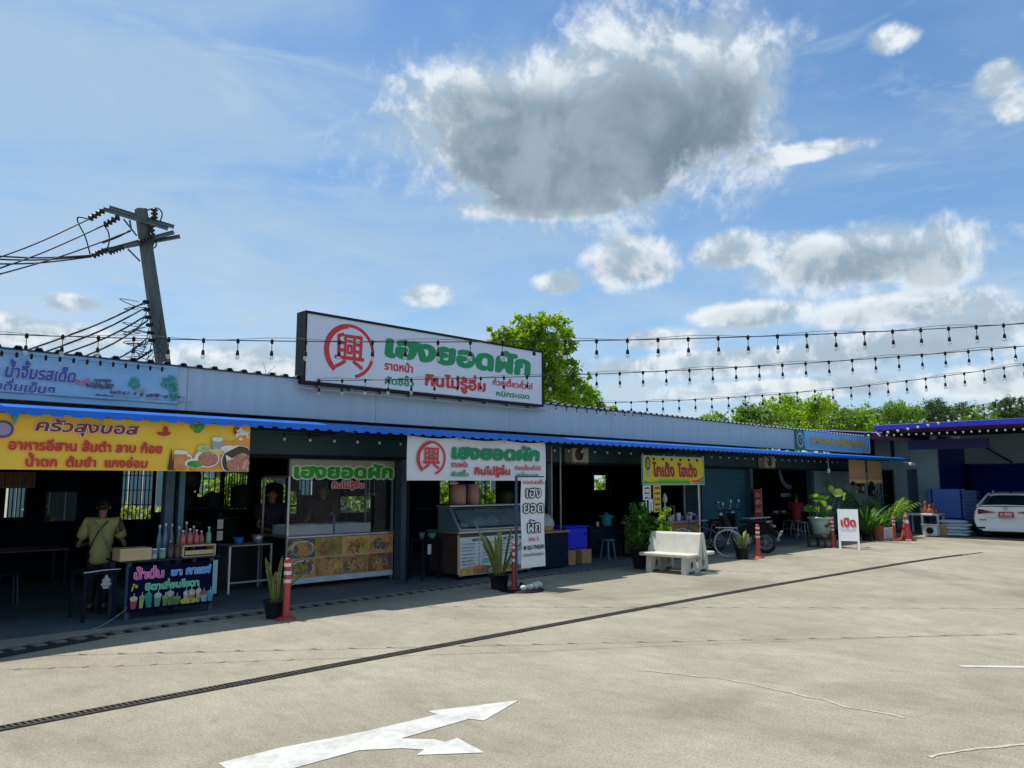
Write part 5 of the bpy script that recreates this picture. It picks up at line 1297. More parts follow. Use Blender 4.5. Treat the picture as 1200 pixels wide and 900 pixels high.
for y in (tb_.y+.05, (ta.y+tb_.y)/2, ta.y-.05):
    for x in (27.9, 28.45): part('leg', MB().box(x-.03, x+.03, y-.03, y+.03, .006, .599), m_white, t)
part('shelf_back', MB().box(28.42, 28.44, tb_.y+.08, ta.y-.08, .2, .55), m_steelblue, t)
rr = random.Random(12)
for k, (px_, h, rad) in enumerate(((1080,.16,.07),(1085,.42,.075),(1090,.30,.10),(1094,.34,.08),(1098,.20,.06))):
    q = Xp(px_, 600, 28.1); z0 = .662
    solo('clay_figure', MB().lathe([(rad*.7,z0),(rad,z0+h*.25),(rad*.75,z0+h*.5),(rad*.45,z0+h*.62),(rad*.62,z0+h*.78),(rad*.5,z0+h*.93),(0,z0+h)], (28.1, q.y, 0), 12), m_terra,
         ['low round clay pot at the left end of the white table', 'tallest clay figure on the white table', 'stout clay figure in the middle of the white table', 'clay figure right of the stout one on the white table', 'small clay figure at the right end of the white table'][k], 'clay figure', (28.1, q.y, z0), 'clay figures on the white table')
q = G(1090, 629); t = thing('outdoor_unit', 'white air conditioner outdoor unit with a round black grille on the ground', 'air conditioner', tuple(q))
part('casing', MB().cbox(q.x, q.x+.32, q.y-.20, q.y+.20, .02, .36, .02), m_plasticwhite, t)
part('fan_grille', MB().lathe([(.10,0),(.10,.02),(.03,.025),(0,.025)], (q.x-.001, q.y-.01, .19), 20, M=Matrix.Rotation(-PI/2, 4, 'Y')), m_black, t)
part('top_sheet', MB().cbox(q.x-.06, q.x+.4, q.y-.24, q.y+.24, .362, .38, .008), m_white, t)
q = G(1101.5, 628.5); solo('cardboard_box', MB().cbox(q.x, q.x+.3, q.y-.17, q.y+.17, .002, .36, .006).box(q.x-.002, q.x+.302, q.y-.02, q.y+.02, .3605, .363), m_card, 'cardboard box between the outdoor unit and the sacks', 'box', tuple(q))
for k in range(5):
    q = G(1115+(k%2)*3, 629); z = .005+k*.10; w_ = .44-.03*(k == 4)
    mb = MB(); V = []; nx_, ny_ = 9, 12
    for side in (0, 1):
        for i in range(nx_):
            for j in range(ny_):
                u, v = i/(nx_-1)*2-1, j/(ny_-1)*2-1; e = (1-u**4)*(1-v**4); V.append((q.x+.3+u*.28, q.y+v*w_+.02*math.sin(k*2), z+.055+(1 if side else -1)*.052*e**.5+.006*math.sin(9*u+5*v+k)))
    n0 = nx_*ny_; F = []
    for i in range(nx_-1):
        for j in range(ny_-1): a_ = i*ny_+j; F += [(a_, a_+1, a_+ny_+1, a_+ny_), (n0+a_, n0+a_+ny_, n0+a_+ny_+1, n0+a_+1)]
    mb.add(V, F, True)
    solo('sack', mb, mat('sack_white', (.58,.66,.74), .6, var=.15, scale=8, bump=.3), ['lowest', 'second lowest', 'middle', 'second from the top', 'topmost'][k]+' white sack in the pile left of the car', 'sack', (q.x+.3, q.y, z), 'pile of white sacks')

# ---------------------------------------------------------------- air conditioners, blinds, signs on the wall
def ac(px0, px1, py0, py1, label):
    a_, b_ = Yp(px0, py0, 10.98), Yp(px1, py1, 10.98); t = thing('outdoor_unit', label, 'air conditioner', (a_.x, 11, b_.z), 'air conditioner units under the awning'); z0, z1 = 2.13, 2.46
    part('casing', MB().cbox(a_.x, b_.x, 10.98, 11.22, z0, z1, .012), mat('ac_cream', (.40,.40,.34), .5, dirt=.2), t)
    cx_ = a_.x+(b_.x-a_.x)*.40; part('fan_opening', MB().lathe([(.135,0),(.135,.012),(0,.012)], (cx_, 10.979, (z0+z1)/2), 18, M=Matrix.Rotation(PI/2, 4, 'X')), m_black, t)
    for k in range(3): part('grille_ring', MB().torus((cx_, 10.962, (z0+z1)/2), .04+.042*k, .004, 20, 4), m_steel2, t)
    for x in (a_.x+.08, b_.x-.08): part('bracket', MB().box(x-.015, x+.015, 10.96, 11.235, z0-.035, z0-.002), m_steel2, t)
ac(671, 690, 524, 541, 'cream air conditioner unit above the dark shop right of the white banner'); ac(896.5, 909, 535, 548, 'cream air conditioner unit above the opening with the red poster')
for (pa, pb_, lb) in ((994.5,1013,'left of the two rolled down bamboo blinds at the awning end'), (1016,1031.5,'right of the two rolled down bamboo blinds at the awning end')):
    a_, b_ = Yp(pa, 541, 10.0).x, Yp(pb_, 541, 10.0).x; t = thing('bamboo_blind', lb, 'blind', (a_, 10, 1.7), 'bamboo blinds')
    part('blind', MB().box(a_, b_, 9.99, 10.01, 1.80, 2.41), m_bamboo, t)
    for k in range(12): z = 1.82+k*.05; part('slat', MB().tube([(a_, 9.985, z), (b_, 9.985, z)], .012, 5), m_bamboo, t)
    part('valance', MB().cbox(a_-.02, b_+.02, 9.965, 10.03, 1.66, 1.79, .02), m_woodpale, t)
    part('weight', MB().lathe([(0,-.08),(.07,-.04),(.07,.04),(0,.08)], (a_+.08, 9.93, 1.66), 12), m_black, t)
t = thing('extinguisher_sign', 'dark red fire extinguisher cabinet on the wall under the left blind', 'sign', (28.3, 11.2, 1.3))
part('cabinet', MB().cbox(28.26, 28.66, 11.14, 11.268, 1.32, 1.66, .01), mat('cabinet_red', (.16,.02,.03), .5), t); part('mark', MB().lathe([(.05,0),(.05,.10),(.02,.13),(.02,.16),(0,.16)], (28.46, 11.13, 1.40), 10), m_white2, t)
t = thing('meter_box', 'black box with a small pale label on the wall under the right blind', 'meter box', (29.3, 11.2, 1.2))
part('cabinet', MB().cbox(29.26, 29.62, 11.14, 11.268, 1.20, 1.58, .01), m_black, t); part('mark', MB().box(29.4, 29.5, 11.134, 11.138, 1.28, 1.40), m_white2, t)
# floodlight at the awning tip
t = thing('floodlight', 'white twin floodlight at the right tip of the blue awning', 'floodlight', (28.9, 9.66, 2.4))
part('arm', MB().tube([(28.6, 9.74, 2.40), (29.15, 9.66, 2.36)], .018, 6), m_white, t)
for dx in (-.12, .12): part('lamp_head', MB().cbox(29.02+dx*1.2-.07, 29.02+dx*1.2+.07, 9.55, 9.65, 2.27, 2.38, .02), m_white, t)
# wheel-shaped sign in the last shop
RX = Yp(924, 548, 12.0).x; RZ = Yp(924, 548, 12.0).z
t = thing('wheel_sign', 'big grey ring shaped sign hanging in the dim last shop', 'sign', (RX, 12.0, RZ))
part('ring', MB().torus((RX, 12.0, RZ+.02), .66, .085, 40, 8, Matrix.Scale(.5, 4, (0,1,0))), mat('ring_grey', (.12,.15,.19), .6), t)
for k in range(5): a_ = R(200+k*35); part('spoke', MB().tube([(RX+.1*math.cos(a_), 12.0, RZ+.1*math.sin(a_)), (RX+.6*math.cos(a_), 12.0, RZ+.6*math.sin(a_))], .02, 6), m_navy, t)
part('hanging_strip', MB().box(RX+.95, RX+1.3, 12.0, 12.02, 1.2, 2.3), mat('strip_grey', (.16,.22,.28), .6), t)
part('lettering_panel', MB().box(RX-.6, RX+.7, 12.0, 12.02, 1.22, 1.34), mat('strip_grey', (.16,.22,.28)), t)
x0 = Yp(882, 575, 11.05).x; x1 = Yp(890, 575, 11.05).x
t = thing('poster_board', 'tall narrow red poster on the post beside the roller shutter', 'poster', (x0, 11, .7))
part('panel', MB().cbox(x0, x1, 11.0, 11.03, .70, 1.50, .004), mat('poster_red', (.22,.02,.03), .5, var=.3, scale=8), t)
part('edge', MB().box(x1+.002, x1+.03, 10.995, 11.03, .66, 1.52), mat('poster_pink', (.45,.25,.25), .5), t)
for k, s_ in enumerate(('น้ำ', 'ชา', 'นม')): text(s_, mat('poster_cream', (.5,.35,.25), .5), t, (x0+.05, 10.996, 1.28-k*.22), x1-x0-.12, .13, bold=.04)

# ---------------------------------------------------------------- car
car = thing('parked_car', 'white sedan parked with its rear towards the viewer at the right edge', 'car', (0,0,0))
def loft(stn, m, name, parent, sub=2, cap=True):
    """stn: list of (x, [(y,z)...]) half sections from bottom centre to top centre"""
    mb = MB(); n_ = len(stn[0][1]); V = []; F = []
    for x, h in stn:
        full = [(y, z) for y, z in h] + [(-y, z) for y, z in reversed(h[1:-1])]
        V += [(x if not isinstance(x, (list, tuple)) else x[min(i, 2*n_-2-i) if i >= n_ else i], y, z) for i, (y, z) in enumerate(full)]
    m_ = 2*n_-2
    for i in range(len(stn)-1):
        for k in range(m_): F.append((i*m_+k, (i+1)*m_+k, (i+1)*m_+(k+1)%m_, i*m_+(k+1)%m_))
    mb.add(V, F, True)
    if cap:
        for base, rev in ((0, False), ((len(stn)-1)*m_, True)):
            for k in range(n_-1):
                a_, b_ = base+k, base+k+1; c_, d_ = base+(m_-k-1)%m_, base+(m_-k)%m_
                q = (a_, b_, c_, d_) if k else (a_, b_, c_)
                if k == 0: q = (base, base+1, base+m_-1)
                elif k == n_-2: q = (base+k, base+k+1, base+m_-k)
                else: q = (base+k, base+k+1, base+m_-k-1, base+m_-k)
                mb.f.append(tuple(i for i in (q if not rev else q[::-1]))); mb.smooth.append(True)
    o = part(name, mb, m, parent); md = o.modifiers.new('s', 'SUBSURF'); md.levels = sub; md.render_levels = sub
    return o
def sec(wb, wm, ws, zb, zm, zs, zt): return [(0,zb),(wb*.8,zb),(wb,zb+.03),(wm,zm),(wm*.995,zm+.18),(ws,zs),(ws*.9,zt-.01),(ws*.45,zt),(0,zt+.005)]
B_ = [(0.06, sec(.76,.80,.74,.26,.48,.80,.90)), (0.02, sec(.78,.84,.79,.24,.48,.84,.955)), (0.10, sec(.80,.885,.83,.22,.48,.87,.985)), (.30, sec(.82,.905,.86,.20,.46,.90,.985)), (.75, sec(.84,.91,.88,.18,.46,.90,.98)),
      (1.6, sec(.84,.91,.89,.17,.46,.90,.96)), (2.6, sec(.84,.91,.89,.17,.46,.89,.95)), (3.3, sec(.84,.91,.87,.17,.46,.84,.90)), (4.0, sec(.82,.90,.82,.18,.46,.74,.80)), (4.5, sec(.74,.82,.70,.22,.44,.62,.68)), (4.62, sec(.60,.70,.60,.26,.42,.55,.60))]
body = loft(B_, m_carwhite, 'body', car)
def top(w0, w1, z0, z1): return [(0,z0),(w0*.6,z0),(w0,z0+.01),(w0*.97+w1*.03,z0+.06),(w0*.45+w1*.55,(z0+z1)/2+.02),(w1,z1-.06),(w1*.8,z1-.012),(w1*.4,z1),(0,z1+.003)]
C_ = [(.50, top(.74,.72,.93,.985)), (.75, top(.77,.66,.93,1.10)), (1.05, top(.78,.60,.93,1.24)), (1.4, top(.79,.555,.93,1.345)), (2.0, top(.80,.55,.93,1.385)), (2.5, top(.81,.56,.92,1.36)), (3.0, top(.80,.64,.90,1.17)), (3.35, top(.78,.74,.88,.96))]
loft(C_, m_carglass, 'window_glass', car)
def offs(C, s_, z): return [(x, [(y*s_, zz+z) for y, zz in h]) for x, h in C]
# roof skin and pillars
def topskin(x, w1, z1, z0): return [(0,z1-.03),(w1*.5,z1-.03),(w1*.9,z1-.04),(w1*1.03,z1-.07),(w1*1.05,z1-.045),(w1*1.0,z1-.015),(w1*.8,z1+.006),(w1*.4,z1+.016),(0,z1+.018)]
loft([(1.25, topskin(0,.56,1.305,0)), (1.35, topskin(0,.565,1.34,0)), (1.6, topskin(0,.56,1.37,0)), (2.0, topskin(0,.56,1.39,0)), (2.45, topskin(0,.57,1.37,0)), (2.55, topskin(0,.575,1.345,0))], m_carwhite, 'roof', car, 1)
for s_ in (-1, 1):
    part('rear_pillar', MB().tube([(.42,s_*.79,.955),(.75,s_*.72,1.09),(1.05,s_*.65,1.225),(1.38,s_*.585,1.335)], [.055,.045,.04,.036], 8), m_carwhite, car)
    part('front_pillar', MB().tube([(3.3,s_*.77,.93),(3.0,s_*.70,1.15),(2.5,s_*.60,1.385)], [.04,.035,.035], 8), m_carwhite, car)
    part('centre_pillar', MB().tube([(1.8,s_*.83,.93),(1.85,s_*.62,1.38)], .03, 6), m_black, car)
    part('side_mirror', MB().lathe([(0,-.1),(.07,-.05),(.07,.05),(0,.1)], (2.95, s_*1.0, .98), 10, M=Matrix.Rotation(PI/2, 4, 'X')), m_carwhite, car)
    # tail light: long wedge wrapping the corner
    L_ = MB(); V = []
    prof = [(.30,.775,.79),(.44,.765,.815),(.60,.745,.855),(.72,.725,.875),(.80,.70,.875),(.86,.705,.87),(.90,.74,.86)]
    xs_ = [.012,.018,.03,.055,.10,.20,.36]
    for (y, z0, z1), x in zip(prof, xs_): V += [(x-.03, s_*y, z0), (x-.03, s_*y, z1), (x+.05, s_*(y-.02), z1), (x+.05, s_*(y-.02), z0)]
    F = []
    for i in range(6):
        for k in range(4): F.append((i*4+k, (i+1)*4+k, (i+1)*4+(k+1)%4, i*4+(k+1)%4))
    F += [(0,1,2,3), (24,27,26,25)]
    tl_ = part('taillight', L_.add(V, F), m_taillight, car)
    part('light_strip', MB().tube([(-.012, s_*.36, .785), (.0, s_*.60, .80), (.022, s_*.74, .80), (.07, s_*.82, .79)], .008, 5), mat('light_red', (.5,.02,.04), .3), tl_)
    part('reflector', MB().cbox(-.018, .03, s_*.62-.10, s_*.62+.10, .545, .565, .004), mat('reflector_dull', (.22,.16,.15), .3), car)
    part('bumper_vent', MB().cbox(-.01, .06, s_*.68-.10, s_*.68+.10, .285, .335, .01), m_black, car)
part('spoiler', MB().prism([(.04,.985),(.22,.985),(.30,.965),(.10,.94),(.02,.965)], -.62, .62), m_black, car)
part('spoiler_lip', MB().tube([(.03,-.64,.985),(.015,0,1.0),(.03,.64,.985)], .016, 8), m_carwhite, car)
part('trunk_seam', MB().tube([(-.012,-.58,.70),(-.02,-.52,.62),(-.028,0,.605),(-.02,.52,.62),(-.012,.58,.70)], .004, 5), m_greyprint, car)
part('bumper_lower', MB().cbox(-.005, .25, -.66, .66, .21, .30, .02), m_carwhite, car)
part('undertray', MB().box(.3, 4.3, -.72, .72, .14, .22), m_black, car)
pl_ = part('number_plate', MB().cbox(-.05, -.02, -.20, .20, .635, .80, .006), m_plate, car)
text('ต 4503', m_white2, pl_, (-.052, .15, .70), .30, .075, xd=(0,-1,0), bold=.03); text('กรุงเทพมหานคร', m_white2, pl_, (-.052, .15, .65), .30, .03, xd=(0,-1,0), bold=.02)
part('emblem', MB().torus((-.012, 0, .905), .045, .007, 20, 5, Matrix.Rotation(PI/2, 4, 'Z')).tube([(-.016,-.022,.88),(-.016,-.018,.93)], .006, 5).tube([(-.016,.022,.88),(-.016,.018,.93)], .006, 5).tube([(-.016,-.02,.905),(-.016,.02,.905)], .005, 5), m_steel, car)
part('roof_antenna', MB().prism([(1.45,1.35),(1.60,1.37),(1.50,1.43),(1.42,1.42)], -.02, .02), m_black, car)
for x in (.78, 3.48):
    for s_ in (-1, 1):
        wl = part('wheel', MB().torus((x, s_*.80, .31), .245, .075, 28, 8), m_rubber, car)
        part('rim', MB().lathe([(.22,-.04),(.22,.04),(.19,.05),(.06,.03),(0,.03)], (x, s_*.80, .31), 20, M=Matrix.Rotation(-s_*PI/2, 4, 'X')), m_steel, wl)
        part('wheel_arch', MB().lathe([(.34,0),(.0,.0)], (x, s_*.895, .33), 24, M=Matrix.Rotation(-s_*PI/2, 4, 'X')), m_black, wl)
q = G(1181.5, 631.5); car.location = (q.x, q.y, 0); car.rotation_euler = (0, 0, R(7))

# ---------------------------------------------------------------- people
def skin_obj(name, verts, edges, m, parent, root=0, sub=1, M=None):
    me = bpy.data.meshes.new(name); me.from_pydata([tuple((M @ Vector(v[:3])) if M else v[:3]) for v in verts], edges, []); o = bpy.data.objects.new(name, me); COL.objects.link(o); o.parent = parent
    md = o.modifiers.new('skin', 'SKIN'); md.use_smooth_shade = True
    if not me.skin_vertices: me.skin_vertices.new()
    for i, v in enumerate(verts):
        r_ = v[3]; me.skin_vertices[0].data[i].radius = (r_, v[4] if len(v) > 4 else r_); me.skin_vertices[0].data[i].use_root = (i == root)
    s_ = o.modifiers.new('sub', 'SUBSURF'); s_.levels = sub; s_.render_levels = sub
    me.materials.append(m); return o
def person(label, loc, rot, h, arms, mshirt, mpants, seated=False, lean=0.0, hair='short', extra=None):
    """local frame: faces +x, y to the left; arms = two (elbow, hand) pairs in units of height"""
    t = thing('person', label, 'person', (0,0,0)); s_ = h
    ph = .30 if seated else .53
    P = lambda x, y, z, r_, r2=None: ((x+lean*max(0, z-ph))*s_, y*s_, z*s_, r_*s_, (r2 or r_)*s_)
    top_ = ph+.47; V = []; E = []
    def add(v, par=None):
        V.append(v)
        if par is not None: E.append((par, len(V)-1))
        return len(V)-1
    pel = add(P(0,0,ph,.070,.055)); sp = add(P(0,0,ph+.10,.062,.050), pel); ch = add(P(0,0,ph+.21,.060,.048), sp); nk = add(P(.0,0,ph+.30,.032), ch)
    hb = add(P(.012,0,ph+.355,.040), nk); hm = add(P(.015,0,ph+.405,.052), hb); ht = add(P(.005,0,ph+.445,.040), hm); add(P(.062,0,ph+.385,.008), hm)
    def leg(sy):
        if seated:
            k = add(P(.22,sy*.07,.29,.040), add(P(.06,sy*.055,ph-.01,.055), pel)); a_ = add(P(.23,sy*.07,.05,.022), k)
        else:
            k = add(P(.012,sy*.055,.285,.036), add(P(0,sy*.052,ph-.07,.055), pel)); a_ = add(P(-.01,sy*.055,.05,.022), k)
        add(P(V[a_][0]/s_-lean*0+.09,sy*.062,.018,.018), add(P(V[a_][0]/s_+.02,sy*.06,.022,.022), a_))
    leg(1); leg(-1)
    for sy, (el, ha) in zip((1, -1), arms):
        sh_ = add(P(0,sy*.095,ph+.262,.026), ch); e = add((el[0]*s_, el[1]*s_, el[2]*s_, .022*s_), sh_); w = add((ha[0]*s_, ha[1]*s_, ha[2]*s_, .016*s_), e)
        d = (Vector(ha)-Vector(el)).normalized(); pm = Vector(ha)+d*.035; p_ = add((pm.x*s_, pm.y*s_, pm.z*s_, .018*s_, .012*s_), w)
        sd = d.cross(Vector((0,0,1))).normalized(); dn = sd.cross(d)
        for k in range(4):
            o = sd*(k-1.5)*.012; b = pm+d*.02+o; m1 = pm+d*(.038+.003*(k in (1,2)))+o-dn*.004*0; tip = m1+d*.012*(1+(k in (1,2))*.3)+Vector((0,0,-.012))
            i1 = add((m1.x*s_, m1.y*s_, m1.z*s_, .0052*s_), p_); add((tip.x*s_, tip.y*s_, tip.z*s_, .0046*s_), i1)
        th = pm+sd*(.026*sy)+d*.012; add((th.x*s_, th.y*s_, th.z*s_, .006*s_), p_)
    body = skin_obj('body', V, E, m_skin, t)
    # clothes
    S = []; SE = []
    def sadd(v, par=None):
        S.append(v)
        if par is not None: SE.append((par, len(S)-1))
        return len(S)-1
    aa = sadd(P(0,0,ph-.125,.112,.100)); a0 = sadd(P(0,0,ph-.06,.118,.104), aa); a1 = sadd(P(0,0,ph+.09,.108,.092), a0); a2 = sadd(P(0,0,ph+.215,.112,.092), a1); a3 = sadd(P(0,0,ph+.288,.052,.045), a2)
    for sy, (el, ha) in zip((1, -1), arms):
        q = sadd(P(0,sy*.115,ph+.262,.062), a2); e = Vector(el); s0 = Vector((lean*.26,sy*.11,ph+.262)); m_ = s0.lerp(e, .72); sadd((m_.x*s_, m_.y*s_, m_.z*s_, .052*s_), q)
    skin_obj('shirt', S, SE, mshirt, t, sub=2)
    T = [P(0,0,ph+.02,.084,.070)]; TE = []
    for sy in (1, -1):
        n0 = len(T)
        if seated: T += [P(.06,sy*.055,ph-.005,.064), P(.225,sy*.072,.295,.050), P(.232,sy*.072,.07,.036)]
        else: T += [P(0,sy*.052,ph-.08,.066), P(.012,sy*.056,.285,.048), P(-.008,sy*.056,.06,.036)]
        TE += [(0, n0), (n0, n0+1), (n0+1, n0+2)]
    skin_obj('trousers', T, TE, mpants, t)
    hc = Vector(((.005+lean*.4)*s_, 0, (ph+.412)*s_)); mb = MB(); Vh = []; F = []; nn_, mm_ = 14, 9
    for i in range(mm_):
        for k in range(nn_):
            a_ = 2*PI*k/nn_; u = i/(mm_-1); back = max(0, -math.cos(a_)*1.0+.25)
            ph_ = u*(PI*.36+PI*.32*min(1, back)); r_ = .066*s_
            Vh.append(hc + Vector((math.cos(a_)*math.sin(ph_)*r_*1.05-.006*s_, math.sin(a_)*math.sin(ph_)*r_*.92, math.cos(ph_)*r_*1.05)))
    for i in range(mm_-1):
        for k in range(nn_): F.append((i*nn_+k, i*nn_+(k+1)%nn_, (i+1)*nn_+(k+1)%nn_, (i+1)*nn_+k))
    mb.add(Vh, F, True)
    part('hair', mb, m_hair, t)
    if hair == 'bun': part('hair_bun', MB().lathe([(0,-.03*s_),(.028*s_,-.012*s_),(.028*s_,.012*s_),(0,.03*s_)], hc+Vector((-.075*s_,0,-.005*s_)), 12), m_hair, t)
    if hair == 'long': part('long_hair', MB().tube([hc+Vector((-.05*s_,0,0)), hc+Vector((-.06*s_,0,-.08*s_)), hc+Vector((-.055*s_,0,-.16*s_))], [.045*s_,.05*s_,.02*s_], 10), m_hair, t)
    fx = (.015+lean*.4)*s_
    for sy in (-1, 1):
        part('eye', MB().lathe([(0,-.007*s_),(.007*s_,0),(0,.007*s_)], (fx+.0485*s_, sy*.018*s_, (ph+.402)*s_), 8), m_hair, t)
        part('ear', MB().lathe([(0,-.018*s_),(.010*s_,-.006*s_),(.011*s_,.008*s_),(0,.018*s_)], (fx-.002*s_, sy*.052*s_, (ph+.395)*s_), 8), m_skin, t)
        part('shoe', MB().cbox((.20 if seated else -.04)*s_, (.33 if seated else .10)*s_, (sy*.06-.028)*s_, (sy*.06+.028)*s_, .0, .035*s_, .01), m_black, t)
    part('mouth', MB().tube([(fx+.047*s_,-.016*s_,(ph+.368)*s_),(fx+.051*s_,0,(ph+.366)*s_),(fx+.047*s_,.016*s_,(ph+.368)*s_)], .0035*s_, 5), m_shirtred, t)
    if extra: extra(t, s_, ph)
    t.location = loc; t.rotation_euler = (0, 0, rot); return t
def straps(t, s_, ph):
    m_str = mat('strap_patterned', (.02,.02,.02), .7, col2=(.5,.48,.4), scale=60)
    def tor(x, y, z): return Vector((x*s_, y*s_, z*s_))
    b = -.105
    part('bag_strap', MB().tube([tor(.03,.06,ph+.30), tor(b,.045,ph+.25), tor(b-.008,.0,ph+.20), tor(b,-.06,ph+.08), tor(-.03,-.115,ph-.01)], .010, 6), m_str, t, label='black strap patterned in white')
    part('apron_strap', MB().tube([tor(.03,-.06,ph+.30), tor(b,-.045,ph+.26), tor(b-.010,.01,ph+.19), tor(b,.065,ph+.07), tor(-.03,.095,ph-.01)], .008, 6), m_black, t)
    part('shoulder_bag', MB().cbox(-.05*s_, .05*s_, -.165*s_, -.105*s_, (ph-.10)*s_, (ph+.01)*s_, .015), m_shirtdark, t)
q = Yp(121, 625, 11.35)
person('person in a lime shirt seen from behind with crossed straps on the back', (q.x-.02, 11.35, 0), R(66), 1.47, ((( .05,.195,.575),(.20,.13,.60)), ((.05,-.195,.575),(.21,-.14,.60))), m_shirt, m_trouser, hair='bun', extra=straps)
q = Yp(318, 600, 12.5); person('person in dark clothes with long hair standing behind the left end of the food cart', (q.x, 12.5, 0), R(-95), 1.60, (((.06,.17,.60),(.17,.08,.56)), ((.06,-.17,.60),(.17,-.08,.56))), m_shirtdark, m_trouser, hair='long')
q = Yp(383, 590, 12.3); person('cook in a plum shirt leaning over the trays behind the cart glass', (q.x, 12.35, 0), R(-140), 1.66, (((.14,.16,.62),(.30,.10,.56)), ((.14,-.16,.60),(.30,-.06,.56))), m_shirtplum, m_trouser, lean=.18)
q = Yp(933, 600, 11.7); person('person in a red shirt sitting on a stool in the last shop', (q.x, 11.7, .10), R(20), 1.58, (((.10,.13,.40),(.24,.07,.42)), ((.10,-.13,.40),(.24,-.07,.42))), m_shirtred, m_trouser, seated=True, lean=.12)
# ---------------------------------------------------------------- furniture helpers
def box_table(t, x0, x1, y0, y1, h, mtop, mleg, th=.03, lw=.035, zf=.005):
    part('tabletop', MB().cbox(x0, x1, y0, y1, h-th, h, .006), mtop, t)
    for x in (x0+lw, x1-lw):
        for y in (y0+lw, y1-lw): part('leg', MB().box(x-lw/2, x+lw/2, y-lw/2, y+lw/2, zf, h-th-.001), mleg, t)
def one(name, label, cat, mb, m, loc, group=None): return solo(name, mb, m, label, cat, loc, group)
# ---- drinks counter
X0, X1, Y0, Y1 = 3.40, 4.50, 10.34, 11.0; ZT_ = .72
t = thing('drinks_counter', 'dark drinks counter with a black printed banner showing colourful cups', 'counter', (3.95, 10.65, 0))
part('tabletop', MB().cbox(X0-.06, X1+.06, Y0-.04, Y1, .70, ZT_, .004), mat('counter_navy', (.02,.025,.05), .6, spec=.2), t)
for x in (X0, X1-.05):
    for y in (Y0+.01, Y1-.06): part('leg', MB().box(x, x+.05, y, y+.05, .005, .699), m_steelblue, t)
part('rail', MB().box(X0+.052, X1-.052, Y1-.05, Y1-.02, .25, .29), m_steelblue, t)
part('banner_cloth', MB().cbox(X0+.02, X1-.02, Y0-.012, Y0+.002, .10, .655, .003), mat('print_blueblack', (.004,.005,.035), .8, spec=.1), t)
part('side_cloth', MB().box(X1-.018, X1+.045, Y0-.005, Y0+.008, .22, .66), mat('cloth_mint', (.30,.42,.45), .6), t)
yc_ = Y0-.016
text('น้ำปั่น', m_pinklet, t, (X0+.08, yc_, .49), .36, .155, bold=.042, outline=m_white2, ob=.072)
text('ชา', m_cyanlet, t, (X0+.53, yc_, .50), .14, .075, bold=.042, outline=m_white2, ob=.072)
text('กาแฟ', m_cyanlet, t, (X0+.72, yc_, .50), .33, .11, bold=.042, outline=m_white2, ob=.072)
text('อิตาเลี่ยนโซดา', m_mintlet, t, (X0+.22, yc_, .345), .68, .125, bold=.042, outline=m_white2, ob=.07)
cups = [(.05,.045,.16,(.45,.06,.06),(.6,.5,.45)), (.14,.03,.17,(.42,.42,.10),(.2,.45,.2)), (.235,.045,.19,(.0,.28,.18),(.0,.3,.2)), (.335,.045,.18,(.10,.32,.20),(.4,.55,.45)), (.43,.035,.14,(.16,.22,.08),(.3,.35,.15)),
        (.50,.05,.19,(.10,.20,.08),(.35,.45,.4)), (.57,.05,.11,(.10,.22,.05),(.2,.3,.1)), (.70,.035,.17,(.45,.45,.35),(.6,.6,.5)), (.77,.05,.18,(.42,.20,.10),(.55,.5,.42)), (.85,.035,.19,(.35,.38,.18),(.5,.5,.4)), (.935,.05,.15,(.30,.42,.50),(.40,.10,.08)), (1.015,.045,.15,(.06,.30,.36),(.1,.4,.45))]
for k, (u, r_, h, ca, cb) in enumerate(cups):
    m1 = mat('cup_print_%d' % k, ca, .5, var=.25, scale=25); m2 = mat('cup_foam_%d' % k, cb, .5, var=.25, scale=30)
    tl_ = .01*math.sin(k*2.3)
    poly('printed_cup', m1, t, (X0+.04+u, yc_, .135), [(-r_*.62, 0), (r_*.62, 0), (r_+tl_, h*.72), (-r_+tl_, h*.72)])
    disc('printed_foam', m2, t, (X0+.04+u+tl_, yc_-.002, .135+h*.76), r_*1.05, h*.20, n=14)
    poly('printed_straw', m_white2, t, (X0+.04+u+tl_, yc_-.003, .135+h*.9), [(-.003, 0), (.003, 0), (.006, .045), (.0, .045)])
for u in (.66, .73, .79): disc('printed_lemon', mat('print_lemon_slice', (.55,.50,.05), .5, var=.2, scale=30), t, (X0+.04+u, yc_-.004, .165), .038, .032, n=14)
scatter('printed_flower', mat('print_lemon_slice', (.55,.50,.05)), t, X0+.075, .40, .05, .035, 8, .02, yc_, None, 3)
Z = ZT_+.001
one('wooden_box', 'pale wooden box at the left end of the drinks counter', 'box', MB().cbox(3.30, 3.68, 10.33, 10.62, Z, Z+.155, .006), m_woodpale, (3.49, 10.47, Z))
t = thing('wooden_crate', 'open pale wooden crate at the right end of the drinks counter', 'crate', (4.27, 10.5, Z))
x0, x1 = 4.08, 4.50
part('base', MB().box(x0, x1, 10.34, 10.60, Z, Z+.012), m_woodpale, t)
part('top_slat', MB().cbox(x0-.01, x1+.01, 10.33, 10.61, Z+.135, Z+.155, .004), m_woodpale, t)
part('front_slat', MB().cbox(x0+.02, x1-.02, 10.333, 10.347, Z+.03, Z+.085, .004), m_woodpale, t)
for x in (x0-.01, x1-.01): part('side', MB().box(x, x+.02, 10.34, 10.60, Z+.0125, Z+.134), m_woodpale, t)
